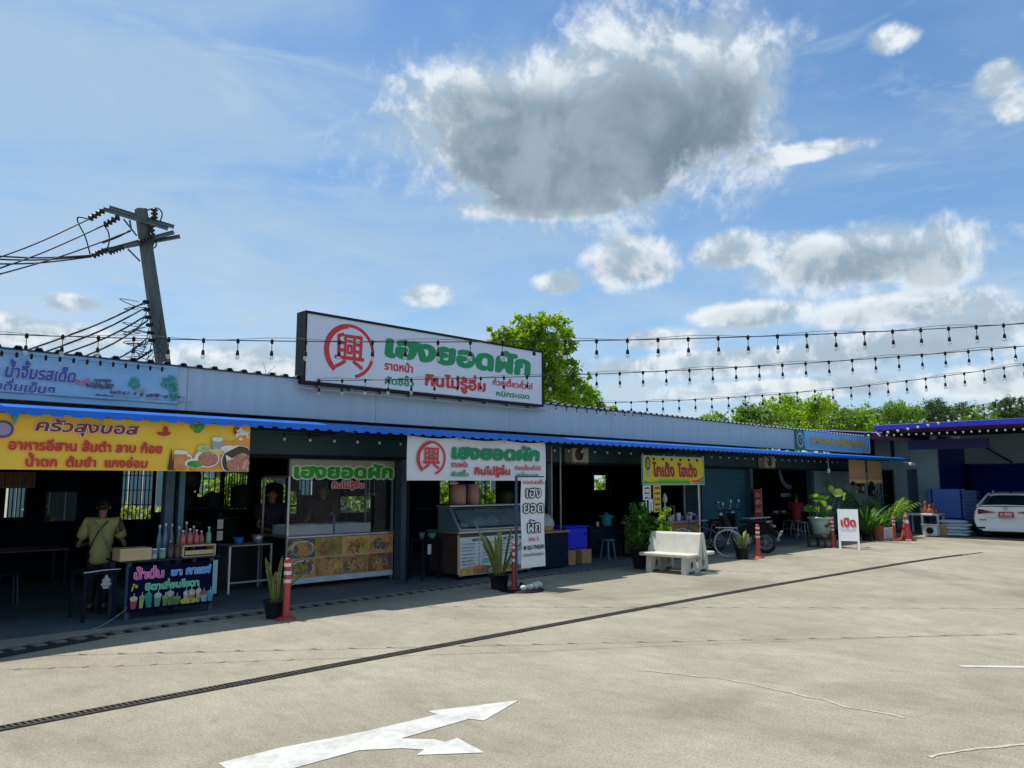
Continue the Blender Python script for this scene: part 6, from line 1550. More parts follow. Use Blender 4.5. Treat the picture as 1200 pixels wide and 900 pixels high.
def jar(x, y, r_, h, mg, mc, label, mlid=None):
    t = thing('jar', label, 'jar', (x, y, Z), 'jars and cups on the drinks counter')
    part('glass', MB().lathe([(r_*.9, Z), (r_, Z+.01), (r_, Z+h*.85), (r_*.8, Z+h*.9)], (x, y, 0), 14), mg, t)
    part('filling', MB().lathe([(r_*.85, Z+.004), (r_*.9, Z+h*.45), (0, Z+h*.45)], (x, y, 0), 12), mc, t)
    part('lid', MB().lathe([(r_*.88, Z+h*.9), (r_*.88, Z+h), (0, Z+h)], (x, y, 0), 12), mlid or m_steel, t); return t
m_jarg = glassmat('jar_glass', (.35,.42,.42), .5)
jar(3.735, 10.42, .045, .13, m_jarg, m_white2, 'small glass jar with pale lid just right of the wooden box', m_white2)
jar(3.84, 10.42, .045, .13, m_jarg, m_mintlet, 'small glass jar with green filling between the box and the cups', m_white2)
m_cupd = mat('cup_plum', (.10,.055,.06), .4)
for k, x in enumerate((3.94, 4.03)):
    one('cup_stack', ['dark plum stack of cups right of the glass jars', 'dark plum stack of cups left of the wooden crate'][k], 'cups', MB().lathe([(.035,Z),(.042,Z+.05),(.045,Z+.15),(.03,Z+.152),(0,Z+.152)], (x, 10.42, 0), 14), m_cupd, (x, 10.42, Z), 'jars and cups on the drinks counter')
rr = random.Random(21)
bott = [(3.93,10.80,.33,'blue','clear blue bottle standing at the left of the drinks counter'), (4.00,10.78,.35,'blue','tall pale bottle with white neck behind the cups'), (4.10,10.83,.34,'grey','tall clear bottle behind the red syrups'), (4.19,10.80,.30,'grey','shorter clear bottle behind the red syrups'),
        (4.30,10.84,.36,'brown','tallest dark bottle with pale cap behind the red syrups'), (4.40,10.84,.30,'brown','dark bottle rightmost at the back of the drinks counter')]
m_bt = {'blue': glassmat('bottle_blue', (.20,.38,.48), .6), 'grey': glassmat('bottle_clear', (.30,.34,.28), .6), 'brown': glassmat('bottle_brown', (.10,.09,.05), .85), 'red': glassmat('bottle_red', (.40,.09,.08), .9), 'green': glassmat('bottle_mint', (.14,.36,.26), .85)}
def bottle(x, y, h, r_, m, label, z=Z, mc=m_white2):
    t = thing('bottle', label, 'bottle', (x, y, z), 'bottles on the drinks counter')
    part('glass', MB().lathe([(r_*.9,z),(r_,z+.01),(r_,z+h*.55),(r_*.4,z+h*.75),(r_*.34,z+h*.92)], (x,y,0), 12), m, t)
    part('cap', MB().lathe([(r_*.42,z+h*.92),(r_*.42,z+h),(0,z+h)], (x,y,0), 10), mc, t)
for (x, y, h, c, lb) in bott: bottle(x, y, h+.08, .034, m_bt[c], lb)
zc = Z+.156
reds = [(4.045,10.70,.20,'red syrup bottle leftmost of the front group', Z), (4.11,10.46,.19,'red syrup bottle standing on the left end of the wooden crate', zc), (4.20,10.46,.21,'red syrup bottle second from the left on the wooden crate', zc), (4.29,10.47,.19,'red syrup bottle in the middle of the wooden crate', zc), (4.37,10.50,.17,'small red syrup bottle right of the middle on the wooden crate', zc)]
for (x, y, h, lb, z) in reds: bottle(x, y, h, .042, m_bt['red'], lb, z)
bottle(4.455, 10.46, .22, .036, m_bt['green'], 'mint green bottle at the right end of the wooden crate', zc)
bottle(4.41, 10.62, .24, .034, m_royal, 'blue capped bottle behind the mint green one', Z, m_royal)
# hanging bag and things beside the counter
t = thing('side_table', 'low dark table with a pale edge left of the drinks counter', 'table', (3.1, 10.9, 0)); box_table(t, 2.95, 3.36, 10.5, 11.1, .60, m_navy, m_navy)
part('edge_trim', MB().tube([(2.95,10.495,.602),(3.2,10.49,.62),(3.37,10.495,.618)], .006, 5), m_white, t)
one('plastic_bag', 'crumpled white plastic bag hanging from the low dark table', 'bag', MB().lathe([(.012,.56),(.02,.53),(.05,.50),(.038,.475),(.06,.45),(.045,.43),(.03,.415),(.035,.40),(0,.395)], (3.20,10.46,0), 7, smooth=False, sx=1.15, sy=.5), m_clearplastic, (3.20,10.46,.33))
one('hose', 'thin pale hose lying on the ground beside the drinks counter', 'hose', MB().tube(curve([(2.95,10.0,.012),(3.1,10.15,.012),(3.35,10.32,.10),(3.42,10.33,.16)], 6), .004, 5), m_greyprint, (2.9,9.95,0))
# dim furniture of the left eating area
for k, (x, y, lb) in enumerate(((1.7,11.9,'dark dining table deep in the shade at the far left'), (2.9,13.4,'dark dining table behind the person in the lime shirt'))):
    t = thing('dining_table', lb, 'table', (x, y, 0), 'dark dining tables'); box_table(t, x-.55, x+.55, y-.35, y+.35, .72, m_wooddark, m_black)
for k, (x, y, lb) in enumerate(((1.2,11.3,'dark stool left of the shaded dining table'), (2.0,11.25,'dark stool right of the shaded dining table'), (2.6,12.7,'dark stool beside the farther dining table'))):
    t = thing('stool', lb, 'stool', (x, y, 0), 'stools'); part('seat', MB().cbox(x-.16,x+.16,y-.16,y+.16,.42,.45,.01), m_navy, t)
    for a_ in (-.13,.13):
        for b_ in (-.13,.13): part('leg', MB().tube([(x+a_,y+b_,.005),(x+a_*.8,y+b_*.8,.42)], .012, 6), m_steelblue, t)
bx = bz(0, 552); x0, z1 = bz(-20, 553); x1, z0 = bz(37.5, 572)
t = thing('brown_blind', 'brown slatted blind above the leftmost rear window', 'blind', (x0, 15.3, z0))
for k in range(18): xa = x0+(x1-x0)*k/18; part('slat', MB().box(xa+.004, xa+(x1-x0)/18-.004, 15.30, 15.32, z0, z1), m_bamdark, t)
# parked green scooter glimpse replaced by a steel shelf with pots
t = thing('steel_shelf', 'dark shelf of cooking pots in front of the bright rear openings', 'shelf', (5.9, 13.2, 0))
for z in (.72, 1.25): part('shelf_board', MB().box(4.9, 7.2, 12.95, 13.45, z, z+.03), m_navy, t)
for x in (4.92, 7.15):
    for y in (12.97, 13.41): part('post', MB().box(x-.015, x+.015, y-.015, y+.015, .005, 1.95), m_navy, t)
pots = [(5.15,.17,.26,1.281,'black stock pot at the left of the upper shelf'), (5.65,.13,.20,1.281,'smaller black pot on the upper shelf'), (6.2,.21,.32,1.281,'large black stock pot on the upper shelf'), (6.8,.16,.36,1.281,'tall black pot at the right of the upper shelf'),
        (5.3,.2,.25,.751,'black pot at the left of the lower shelf'), (6.0,.22,.3,.751,'wide black pot in the middle of the lower shelf'), (6.8,.18,.28,.751,'black pot at the right of the lower shelf')]
for (x, r_, h, z, lb) in pots:
    t = thing('stock_pot', lb, 'pot', (x, 13.2, z), 'black stock pots on the shelf'); part('pot_body', MB().lathe([(r_*.95,z),(r_,z+.03),(r_,z+h),(r_*1.04,z+h+.008)], (x,13.2,0), 16), m_black, t)
    part('lid', MB().lathe([(r_*1.03,z+h+.009),(r_*.5,z+h+.04),(.02,z+h+.05),(.02,z+h+.075),(0,z+h+.075)], (x,13.2,0), 16), m_black, t)
x0, z1 = Yp(207, 556, 13.0).x, 1.99
one('hanging_bag', 'dark sack hanging before the rear opening right of the grey columns', 'sack', MB().lathe([(.02,2.05),(.16,1.98),(.2,1.8),(.19,1.62),(.1,1.56),(0,1.55)], (5.15,13.0,0), 12), m_black, (5.15,13.0,1.55))
# steel frame side table with two bowls
t = thing('frame_table', 'narrow table with a pale metal frame between the drinks counter and the food cart', 'table', (5.55, 11.9, 0))
part('tabletop', MB().cbox(5.28, 6.0, 11.62, 12.1, .71, .73, .005), m_steel2, t)
for x in (5.30, 5.98): part('leg', MB().box(x-.014, x+.014, 11.63, 11.66, .005, .709), m_white if x < 5.5 else m_steel2, t); part('leg', MB().box(x-.014, x+.014, 12.05, 12.08, .005, .709), m_steel2, t)
part('rail', MB().box(5.315, 5.965, 11.635, 11.655, .15, .175), m_steel2, t)
part('apron', MB().box(5.30, 5.98, 12.09, 12.098, .02, .70), m_black, t)
def bowl(x, y, z, r_, h, m, lb, cat='bowl'): return one('bowl', lb, cat, MB().lathe([(r_*.5,z),(r_*.8,z+h*.35),(r_,z+h),(r_*.93,z+h),(r_*.7,z+h*.3),(0,z+h*.15)], (x,y,0), 16), m, (x,y,z))
bowl(5.50, 11.8, .731, .085, .11, m_blueplastic, 'small blue bowl on the pale metal framed table'); bowl(5.82, 11.8, .731, .10, .14, m_steel, 'steel bowl on the pale metal framed table')
for k, (z, lb) in enumerate(((.84,'upper of two small notice cards left of the steel bowl'), (.67,'lower of two small notice cards left of the steel bowl'))):
    q = Yp(258, 620, 11.5); t = thing('notice_card', lb, 'card', (q.x, 11.5, z), 'notice cards'); part('card', MB().cbox(q.x-.045, q.x+.045, 11.5, 11.506, z+.16, z+.30, .002), mat('card_cream', (.55,.50,.40), .6), t)
    for j in range(4): part('printed_line', MB().box(q.x-.03, q.x+.03, 11.4975, 11.499, z+.19+j*.025, z+.198+j*.025), m_greyprint, t)
one('card_post', 'thin dark post carrying the two notice cards', 'post', MB().box(q.x-.02, q.x+.02, 11.509, 11.54, .005, 1.25), m_navy, (q.x, 11.52, 0))

# ---- food cart
CX0, CX1, CY0, CY1 = 6.12, 8.18, 11.42, 12.30
t = thing('food_cart', 'steel framed glass food cart with green lettering and a panel of food pictures', 'food cart', ((CX0+CX1)/2, 11.9, 0))
for x in (CX0, CX1-.035): part('front_post', MB().box(x, x+.035, CY0, CY0+.035, .005, 2.06), m_steel, t)
for x in (CX0, CX1-.035): part('rear_post', MB().box(x, x+.03, CY1-.03, CY1, .005, 1.80), m_steel2, t)
for z in (.82, 1.77): part('side_rail', MB().box(CX0+.002, CX0+.03, CY0+.036, CY1-.031, z, z+.035), m_steel2, t); part('side_rail', MB().box(CX1-.03, CX1-.004, CY0+.036, CY1-.031, z, z+.035), m_steel2, t)
part('lower_shelf', MB().box(CX0+.04, CX1-.04, CY0+.04, CY1-.04, .16, .18), m_steel2, t)
part('worktop', MB().box(CX0+.036, CX1-.036, CY0+.03, CY1-.035, .80, .835), m_steel, t)
hz0, hz1 = 1.79, 2.07
part('header_panel', MB().cbox(CX0, CX1, CY0-.03, CY0-.002, hz0, hz1, .004), mat('header_grey', (.40,.39,.30), .5, var=.1), t)
part('header_rim', MB().box(CX0-.01, CX1+.01, CY0-.04, CY0+.0, hz1+.001, hz1+.018), m_steel, t)
text(GW, m_greenbright, t, (CX0+.07, CY0-.035, hz0-.035), CX1-CX0-.12, .27, bold=.055, shear=.02, outline=m_white2, ob=.13)
text('กินไม่รู้อิ่ม', m_redlet, t, (CX0+.78, CY0-.036, hz0-.22), .62, .17, bold=.04, outline=mat('outline_pink', (.62,.45,.46), .5), ob=.16)
part('front_glass', MB().box(CX0+.036, CX1-.036, CY0+.012, CY0+.017, .84, hz0-.002), m_glass, t)
part('glass_divider', MB().box((CX0+CX1)/2+.1, (CX0+CX1)/2+.112, CY0+.05, CY1-.1, 1.05, 1.6), m_glass, t)
for k, (a_, b_) in enumerate(((CX0+.06, (CX0+CX1)/2-.14), ((CX0+CX1)/2-.10, CX1-.42))):
    tr = part('food_tray', MB().box(a_, b_, CY0+.08, CY0+.09, .84, 1.0).box(a_, b_, CY1-.3, CY1-.29, .84, 1.0).box(a_, a_+.01, CY0+.09, CY1-.3, .84, 1.0).box(b_-.01, b_, CY0+.09, CY1-.3, .84, 1.0), m_plasticwhite, t)
    part('food', MB().box(a_+.012, b_-.012, CY0+.092, CY1-.302, .92, .95), m_food[3+k], tr)
part('sill', MB().cbox(CX0-.01, CX1+.01, CY0-.03, CY0+.02, .80, .838, .006), m_steel, t)
pz0, pz1 = .17, .79; nx = 4
part('picture_panel', MB().box(CX0+.005, CX1-.005, CY0-.012, CY0-.002, pz0, pz1), m_white2, t)
names = ['วุ้นเส้น', 'หมี่กรอบ', 'ก๋วยเตี๋ยว', 'ราดหน้า', 'คั่วไก่', 'ผัดซีอิ๊ว', 'ยำรวม', 'หมูกรอบ']
for k in range(8):
    i, j = k % 4, k//4; w = (CX1-CX0-.02)/4; h = (pz1-pz0)/2; xa = CX0+.01+i*w; za = pz1-(j+1)*h
    pn = part('food_picture', MB().box(xa+.003, xa+w-.003, CY0-.0155, CY0-.0125, za+.003, za+h-.003), m_food[k], t)
    if k in (0, 4): disc('printed_plate', m_white2, pn, (xa+w*.55, CY0-.017, za+h*.5), w*.40, h*.40, n=22); disc('printed_food', m_food[(k+4) % 8 if k else 0], pn, (xa+w*.55, CY0-.018, za+h*.48), w*.37, h*.36, n=22)
    for j, (dx, dz_, cc) in enumerate(((.35,.5,(k*5+2) % 8), (.65,.55,(k*3+3) % 8), (.5,.4,(k+5) % 8))):
        scatter('printed_garnish', m_food[cc], pn, xa+w*dx, za+h*dz_, w*.30, h*.34, 22, .045, CY0-.0195-.002*j, None, k*3+j)
    scatter('printed_garnish', (m_pgreen, m_pred)[k % 2], pn, xa+w*.45, za+h*.55, w*.25, h*.2, 7, .012, CY0-.0265, None, k+9)
part('skirt', MB().cbox(CX0, CX1, CY0-.02, CY0+.01, .08, .168, .004), mat('skirt_pale', (.50,.58,.62), .5), t)
part('side_panel', MB().box(CX0+.036, CX0+.04, CY0+.04, CY1-.04, .18, .80), m_black, t)
one('water_pipe', 'thin blue pipe standing inside the cart glass', 'pipe', MB().tube([(7.02,11.50,.84),(7.02,11.50,1.14),(6.98,11.50,1.19),(6.94,11.50,1.15)], .012, 8), mat('pipe_blue', (.03,.22,.38), .4), (7.02,11.5,.84))
# fish-shaped scoops and hanging ladles in the cart
for k, x in enumerate((7.75, 7.85)): one('ladle', ['left steel ladle hanging inside the cart', 'right steel ladle hanging inside the cart'][k], 'ladle', MB().tube([(x,11.55,1.76),(x,11.55,1.50)], .005, 5).lathe([(0,1.45),(.04,1.47),(.045,1.50)], (x,11.55,0), 10), m_steel, (x,11.55,1.45), 'ladles in the cart')

# ---- glass display case
GX0, GX1, GY = 8.88, 10.66, 10.42
t = thing('display_case', 'glass fronted steel display case with a printed price menu below', 'display case', ((GX0+GX1)/2, 10.8, 0))
part('cabinet', MB().cbox(GX0, GX1, GY+.01, 11.30, .10, .80, .006), m_wooddark, t)
part('worktop', MB().cbox(GX0-.03, GX1+.03, GY-.02, 11.33, .80, .84, .006), m_steel, t)
for x in (GX0+.03, GX1-.08):
    for y in (GY+.05, 11.2): part('foot', MB().box(x, x+.05, y, y+.05, .005, .099), m_black, t)
part('end_glass', MB().prism([(GY+.0,.842),(GY+.28,1.255),(11.05,1.255),(11.05,.842)], GX0+.02, GX0+.026, 'x'), m_casglass, t)
part('end_glass', MB().prism([(GY+.0,.842),(GY+.28,1.255),(11.05,1.255),(11.05,.842)], GX1-.026, GX1-.02, 'x'), m_casglass, t)
part('front_glass', MB().add([(GX0+.03,GY+.005,.86),(GX1-.03,GY+.005,.86),(GX1-.03,GY+.275,1.24),(GX0+.03,GY+.275,1.24)], [(0,1,2,3)]), m_casglass, t)
fr = MB(); fr.tube([(GX0,GY-.01,.85),(GX0,GY+.27,1.25)], .022, 6).tube([(GX1,GY-.01,.85),(GX1,GY+.27,1.25)], .022, 6).tube([(GX0,GY-.01,.862),(GX1,GY-.01,.862)], .018, 6)
part('glass_frame', fr, m_steel, t)
ins = MB(); a_ = Vector((0, .27, .38)).normalized()
ins.tube([(GX0+.07,GY+.02,.90),(GX0+.07,GY+.235,1.215),(GX1-.07,GY+.235,1.215),(GX1-.07,GY+.02,.90),(GX0+.07,GY+.02,.90)], .009, 5)
part('gasket', ins, m_black, t)
part('top', MB().cbox(GX0-.01, GX1+.01, GY+.25, 11.08, 1.257, 1.29, .006), m_steel, t)
part('menu_panel', MB().cbox(GX0+.0, GX1, GY-.016, GY+.004, .075, .735, .003), mat('menu_white', (.60,.62,.62), .5, var=.04), t)
part('panel_edge', MB().box(GX0-.028, GX0-.004, GY-.005, GY+.02, .10, .78), m_woodpale, t)
ym = GY-.018
for k, x in enumerate((GX0+.42, GX0+1.18, GX0+1.58)):
    o = MB(); V = [(x+.10*math.cos(2*PI*i/16)+(.05 if math.cos(2*PI*i/16) > 0 else -.05), ym, .68+.026*math.sin(2*PI*i/16)) for i in range(16)]
    part('menu_heading', MB().add(V, [tuple(range(16))]), mat('heading_green', (.03,.08,.06), .5), t)
    text(('ราดหน้า','ผัด','ยำ')[k], m_white2, t, (x-.07, ym-.001, .665), .14, .028, bold=.03)
items = ['ราดหน้าหมู', 'ราดหน้าไก่', 'ราดหน้ากุ้ง', 'ราดหน้าทะเล', 'หมี่กรอบ', 'ผัดซีอิ๊ว', 'คั่วไก่']
for i in range(7):
    z = .60-i*.058
    text(items[i], m_bluelet if i < 5 else m_blacklet, t, (GX0+.05, ym, z), .30-.02*(i % 3), .036, bold=.015)
    text(('60','60','70','80','60','60','70')[i], m_blacklet, t, (GX0+.43, ym, z), .045, .026, bold=.015)
    if i < 6: text(items[(i+3) % 7], m_bluelet, t, (GX0+.54, ym, z+.01), .26-.03*(i % 2), .036, bold=.015)
    text('60', m_blacklet, t, (GX0+.90, ym, z+.01), .04, .026, bold=.015)
    if i < 5: text(items[(i+5) % 7], m_bluelet, t, (GX0+1.02, ym, z+.025), .24, .036, bold=.015)
    if i < 5: text('70', m_blacklet, t, (GX0+1.34, ym, z+.02), .04, .026, bold=.015)
    if i < 4: text(items[(i+2) % 7], m_bluelet, t, (GX0+1.46, ym, z+.02), .20, .036, bold=.015)
poly('menu_highlight', mat('highlight_mint', (.12,.50,.36), .5), t, (0, ym+.0006, 0), [(GX0+.52, .255), (GX0+.88, .27), (GX0+.88, .325), (GX0+.52, .31)])
for k in range(6):
    xa = GX0+.01+k*(GX1-GX0-.02)/6; w = (GX1-GX0-.02)/6
    V = [(xa, .085)] + [(xa+w, .085)] + [(xa+w, .20+.03*math.sin(k+1)), (xa+w*.5, .225+.02*math.sin(k*2)), (xa, .20+.03*math.sin(k))]
    poly('printed_food', m_food[(k*3+2) % 8], t, (0, ym-.0005, 0), V); scatter('printed_garnish', m_food[(k*3+4) % 8], t, xa+w/2, .14, w*.45, .045, 20, .022, ym-.001, None, k)
# what lies in the case
for k, (x, y, m, lb) in enumerate(((9.10,10.70,m_white2,'white foam tray standing in the left of the display case'), (9.25,10.72,m_plasticwhite,'pale tub right of the white foam tray in the display case'))):
    one('food_tub', lb, 'tub', MB().lathe([(.06,.842),(.08,.95),(.085,.96),(0,.955)], (x,y,0), 12), m, (x,y,.842))
for k, (x, lb) in enumerate(((9.65,'clear plastic bag of noodles in the middle of the display case'), (9.98,'bulging plastic bag of noodles right of the middle in the display case'), (10.30,'plastic bag with red sauce at the right of the display case'))):
    r_ = random.Random(k); mb = MB(); V = []; F = []
    for i in range(7):
        for j in range(12): a_ = 2*PI*j/12; rr_ = .15*math.sin(PI*(i+.6)/7.2)*(1+.15*math.sin(3*a_+k)+.06*math.sin(7*a_)); V.append((x+rr_*1.15*math.cos(a_), 10.78+rr_*math.sin(a_), .843+i*.038))
    for i in range(6):
        for j in range(12): F.append((i*12+j, i*12+(j+1)%12, (i+1)*12+(j+1)%12, (i+1)*12+j))
    F += [tuple(range(12))[::-1], tuple(range(72, 84))]
    one('noodle_bag', lb, 'bag', mb.add(V, F, True), m_clearplastic if k < 2 else m_shirtred, (x, 10.78, .843), 'bags in the display case')
m_tubp = mat('tub_pink', (.36,.17,.15), .35, col2=(.46,.30,.22), scale=7)
for k, (px0, px1, lb) in enumerate(((523,541.5,'left pinkish snack tub with a purple lid on top of the display case'), (542.5,557,'right tan snack tub on top of the display case'))):
    a_, b_ = Yp(px0, 590, 11.0).x, Yp(px1, 590, 11.0).x; c = (a_+b_)/2; r_ = (b_-a_)*.40; zt = 1.66
    t = thing('snack_tub', lb, 'tub', (c, 10.9, 1.291), 'snack tubs'); part('tub_body', MB().lathe([(r_*.85,1.291),(r_,1.31),(r_*1.02,zt-.06),(r_*.9,zt-.03)], (c, 10.9, 0), 18), m_tubp, t)
    part('lid', MB().lathe([(r_*1.0,zt-.03),(r_*1.0,zt),(0,zt)], (c, 10.9, 0), 18), (m_greyprint if k else mat('lid_purple', (.40,.10,.25), .4)), t)
one('snack_packet', 'crumpled white packet lying on the purple tub lid', 'packet', MB().lathe([(.09,1.662),(.1,1.68),(.05,1.72),(0,1.73)], (Yp(531,566,10.9).x, 10.9, 0), 7, smooth=False, sx=1.3), m_white, (Yp(531,566,10.9).x, 10.9, 1.662))
x = Yp(592, 580, 12.2).x
one('foliage_vase', 'dim pot of dark leaves behind the right part of the display case', 'plant pot', MB().lathe([(.14,1.22),(.2,1.4),(.16,1.52),(0,1.5)], (x,12.2,0), 12), m_leafD, (x,12.2,1.2))
t = thing('back_counter', 'dark counter behind the display case', 'counter', (10.2, 12.2, 0)); box_table(t, 8.9, 12.0, 11.95, 12.5, 1.2, m_navy, m_navy)
t = thing('side_stand', 'low dark stand left of the display case carrying two bowls', 'stand', (8.6, 11.1, 0)); box_table(t, 8.40, 8.84, 10.85, 11.25, .70, m_navy, m_navy)
bowl(8.73, 11.0, .701, .085, .10, mat('bowl_green', (.05,.30,.22), .4), 'green bowl on the stand beside the display case'); bowl(8.50, 11.0, .701, .06, .12, mat('bowl_dim_green', (.04,.14,.12), .4), 'dim green cup left of the green bowl')
one('hand_towel', 'small white towel hanging on the column left of the display case', 'towel', MB().cbox(8.52, 8.60, 10.84, 10.86, .44, .62, .01), m_plasticwhite, (8.56, 10.85, .44))

# ---- table with basket, blue box, cardboard
t = thing('brown_table', 'table with a brown top and dark cloth sides right of the upright banner', 'table', (11.45, 10.75, 0))
part('tabletop', MB().cbox(10.98, 11.86, 10.48, 11.10, .70, .735, .006), m_wood, t); part('cloth_side', MB().cbox(11.0, 11.84, 10.50, 11.08, .03, .699, .008), m_navy, t)
t = thing('bread_basket', 'basket of buns under clear plastic on the brown table', 'basket', (11.40, 10.78, .736))
part('basket', MB().lathe([(.18,.736),(.22,.84),(.21,.84),(.16,.75),(0,.75)], (11.40,10.78,0), 16), m_wood, t)
part('cover', MB().lathe([(.23,.841),(.21,.95),(.13,1.05),(0,1.08)], (11.40,10.78,0), 12), m_clearplastic, t)
for k in range(5): a_ = k*2*PI/5; part('bun', MB().lathe([(.06,0),(.075,.03),(.04,.07),(0,.08)], (11.40+.1*math.cos(a_), 10.78+.1*math.sin(a_), .80), 10), m_orange, t)
a_, b_ = Yp(662.5, 640, 10.9).x, Yp(689, 640, 10.9).x
t = thing('blue_box', 'royal blue plastic storage box standing on two cardboard boxes', 'box', ((a_+b_)/2, 11.1, .33))
part('box_body', MB().cbox(a_, b_, 10.9, 11.35, .295, .74, .02), m_royal, t); part('rim', MB().cbox(a_-.02, b_+.02, 10.88, 11.37, .741, .775, .01), m_royal, t); part('sticker', MB().lathe([(.03,0),(0,0)], (b_-.08, 10.899, .60), 10, M=Matrix.Rotation(PI/2, 4, 'X')), m_white2, t)
for k, (p0_, p1_, lb) in enumerate(((661.5,673.5,'left cardboard box under the royal blue box'), (681,692,'right cardboard box under the royal blue box'))):
    x0, x1 = Yp(p0_, 650, 10.75).x, Yp(p1_, 650, 10.75).x
    one('cardboard_box', lb, 'box', MB().cbox(x0, x1, 10.72, 11.2, .006, .292, .004), m_card, (x0, 10.9, 0), 'cardboard boxes under the blue box')
t = thing('dark_table', 'dark table carrying the teal pot in the dim middle shop', 'table', (14.0, 11.5, 0)); box_table(t, 13.35, 14.6, 11.2, 11.8, .70, m_black, m_black); part('cloth_side', MB().box(13.38, 14.57, 11.205, 11.21, .3, .665), m_navy, t)
x = Yp(710.5, 610, 11.4).x; t = thing('teal_pot', 'teal pot with a lid on the dark table', 'pot', (x, 11.4, .701))
part('pot_body', MB().lathe([(.10,.701),(.12,.72),(.125,.90)], (x,11.4,0), 16), m_tealplastic, t); part('lid', MB().lathe([(.19,.901),(.19,.915),(.04,.96),(.03,1.0),(0,1.0)], (x,11.4,0), 16), m_tealplastic, t)
x = Yp(700, 612, 11.4).x; one('small_cup', 'small pale cup left of the teal pot', 'cup', MB().lathe([(.03,.701),(.045,.80),(0,.79)], (x,11.4,0), 10), m_plasticwhite, (x,11.4,.7))
x = Yp(704, 638, 11.2).x; t = thing('stool', 'pale blue plastic stool under the dark table', 'stool', (x, 11.0, 0), 'stools')
part('seat', MB().lathe([(.15,.40),(.17,.42),(.16,.44),(0,.44)], (x,11.0,0), 14), mat('stool_blue', (.06,.15,.22), .4), t)
for k in range(4): a2 = PI/4+k*PI/2; part('leg', MB().tube([(x+.17*math.cos(a2),11.0+.17*math.sin(a2),.006),(x+.11*math.cos(a2),11.0+.11*math.sin(a2),.41)], .022, 6), mat('stool_blue', (.06,.15,.22)), t)
# pale board deep in the shop
q0_, q1_ = Yp(713, 558, 14.5), Yp(737, 596, 14.5)
one('grey_board', 'dim grey board beside the green window in the middle shop', 'board', MB().cbox(q0_.x, q1_.x, 14.45, 14.48, q1_.z, q0_.z, .01), mat('board_dim', (.09,.12,.13), .7), (q0_.x, 14.45, q1_.z))

# ---- wooden slat counter
t = thing('slat_counter', 'wooden slatted counter with steel top behind the bench', 'counter', (15.4, 10.7, 0))
SX0, SX1, SY0, SY1 = 14.35, 16.60, 10.42, 11.0
part('frame', MB().box(SX0+.01, SX1-.01, SY0+.025, SY1-.02, .10, .74), m_wooddark, t)
s0 = None; n_ = 26
for k in range(n_):
    xa = SX0+k*(SX1-SX0)/n_
    if s0 is None: s0 = part('slat', MB().cbox(xa, xa+.072, SY0, SY0+.02, .09, .745, .004), m_wood, t); o0 = xa
    else: piece('slat', s0, t, (xa-o0, random.uniform(-.002,.002), 0))
s1 = None
for k in range(6):
    ya = SY0+.03+k*.095
    if s1 is None: s1 = part('slat', MB().cbox(SX0-.02, SX0-.001, ya, ya+.078, .09, .745, .004), m_bamdark, t)
    else: piece('slat', s1, t, (0, k*.095, 0))
part('top', MB().cbox(SX0-.10, SX1+.22, SY0-.08, SY1+.05, .752, .785, .006), m_steel2, t)
part('corner_post', MB().box(SX0-.06, SX0-.022, SY0-.02, SY0+.02, .006, .751), m_steel, t)
part('rack', MB().tube([(SX0-.05, SY0+.02, .79),(SX0-.05, SY0+.02, .86),(SX0+.6, SY0+.02, .86),(SX0+.6, SY0+.02, .79)], .01, 6).tube([(SX0-.05, SY1-.05, .79),(SX0-.05, SY1-.05, .86),(SX0+.6, SY1-.05, .86),(SX0+.6, SY1-.05, .79)], .01, 6), m_steel, t)
# glass cabinet at the back of that counter
gx0, gx1 = Yp(797, 590, 11.0).x, Yp(815, 590, 11.0).x
t = thing('glass_cabinet', 'tall narrow glass cabinet on the wooden slatted counter', 'cabinet', (gx0, 10.9, .786))
for x in (gx0, gx1): part('post', MB().box(x-.018, x+.018, 10.86, 10.90, .787, 1.66), m_steel, t)
part('header', MB().cbox(gx0-.02, gx1+.02, 10.85, 10.90, 1.662, 1.76, .005), mat('header_sage', (.30,.36,.32), .5), t)
text('ผลไม้สด', m_greenbright, t, (gx0+.1, 10.846, 1.69), (gx1-gx0)*.7, .05, bold=.03)
part('glass', MB().box(gx0+.02, gx1-.02, 10.875, 10.88, .79, 1.66), m_glassd, t)
part('poster', MB().box(gx0+.06, gx1-.12, 10.95, 10.96, 1.20, 1.42), mat('poster_coral', (.45,.20,.14), .5, col2=(.06,.18,.18), scale=6), t)
cols = [(.5,.45,.4),(.45,.35,.3),(.55,.55,.5),(.16,.04,.30),(.4,.25,.3),(.5,.5,.45),(.12,.04,.28)]
lbs = ['cream cup leftmost on the wooden slatted counter', 'tan cup on the wooden slatted counter', 'white cup on the wooden slatted counter', 'purple packet on the wooden slatted counter', 'rose cup on the wooden slatted counter', 'pale cup near the right of the wooden slatted counter', 'violet packet rightmost on the wooden slatted counter']
for k, c in enumerate(cols):
    x = Yp(781+k*5.2, 605, 10.7).x; h = .10+.04*(k % 3)
    one('counter_cup', lbs[k], 'cup', MB().lathe([(.05,.786),(.07,.786+h),(0,.786+h)], (x,10.62+.05*(k%2),0), 10), mat('counter_item_%d' % k, c, .5), (x,10.62,.786), 'cups and packets on the wooden counter')
x = Yp(779, 590, 10.8).x; one('water_dispenser', 'thin upright tap stand on the left of the slatted counter', 'tap', MB().tube([(x,10.8,.786),(x,10.8,1.30)], .02, 8).lathe([(.05,1.22),(.07,1.3),(.03,1.42),(0,1.45)], (x,10.8,0), 10), m_plasticwhite, (x,10.8,.786))
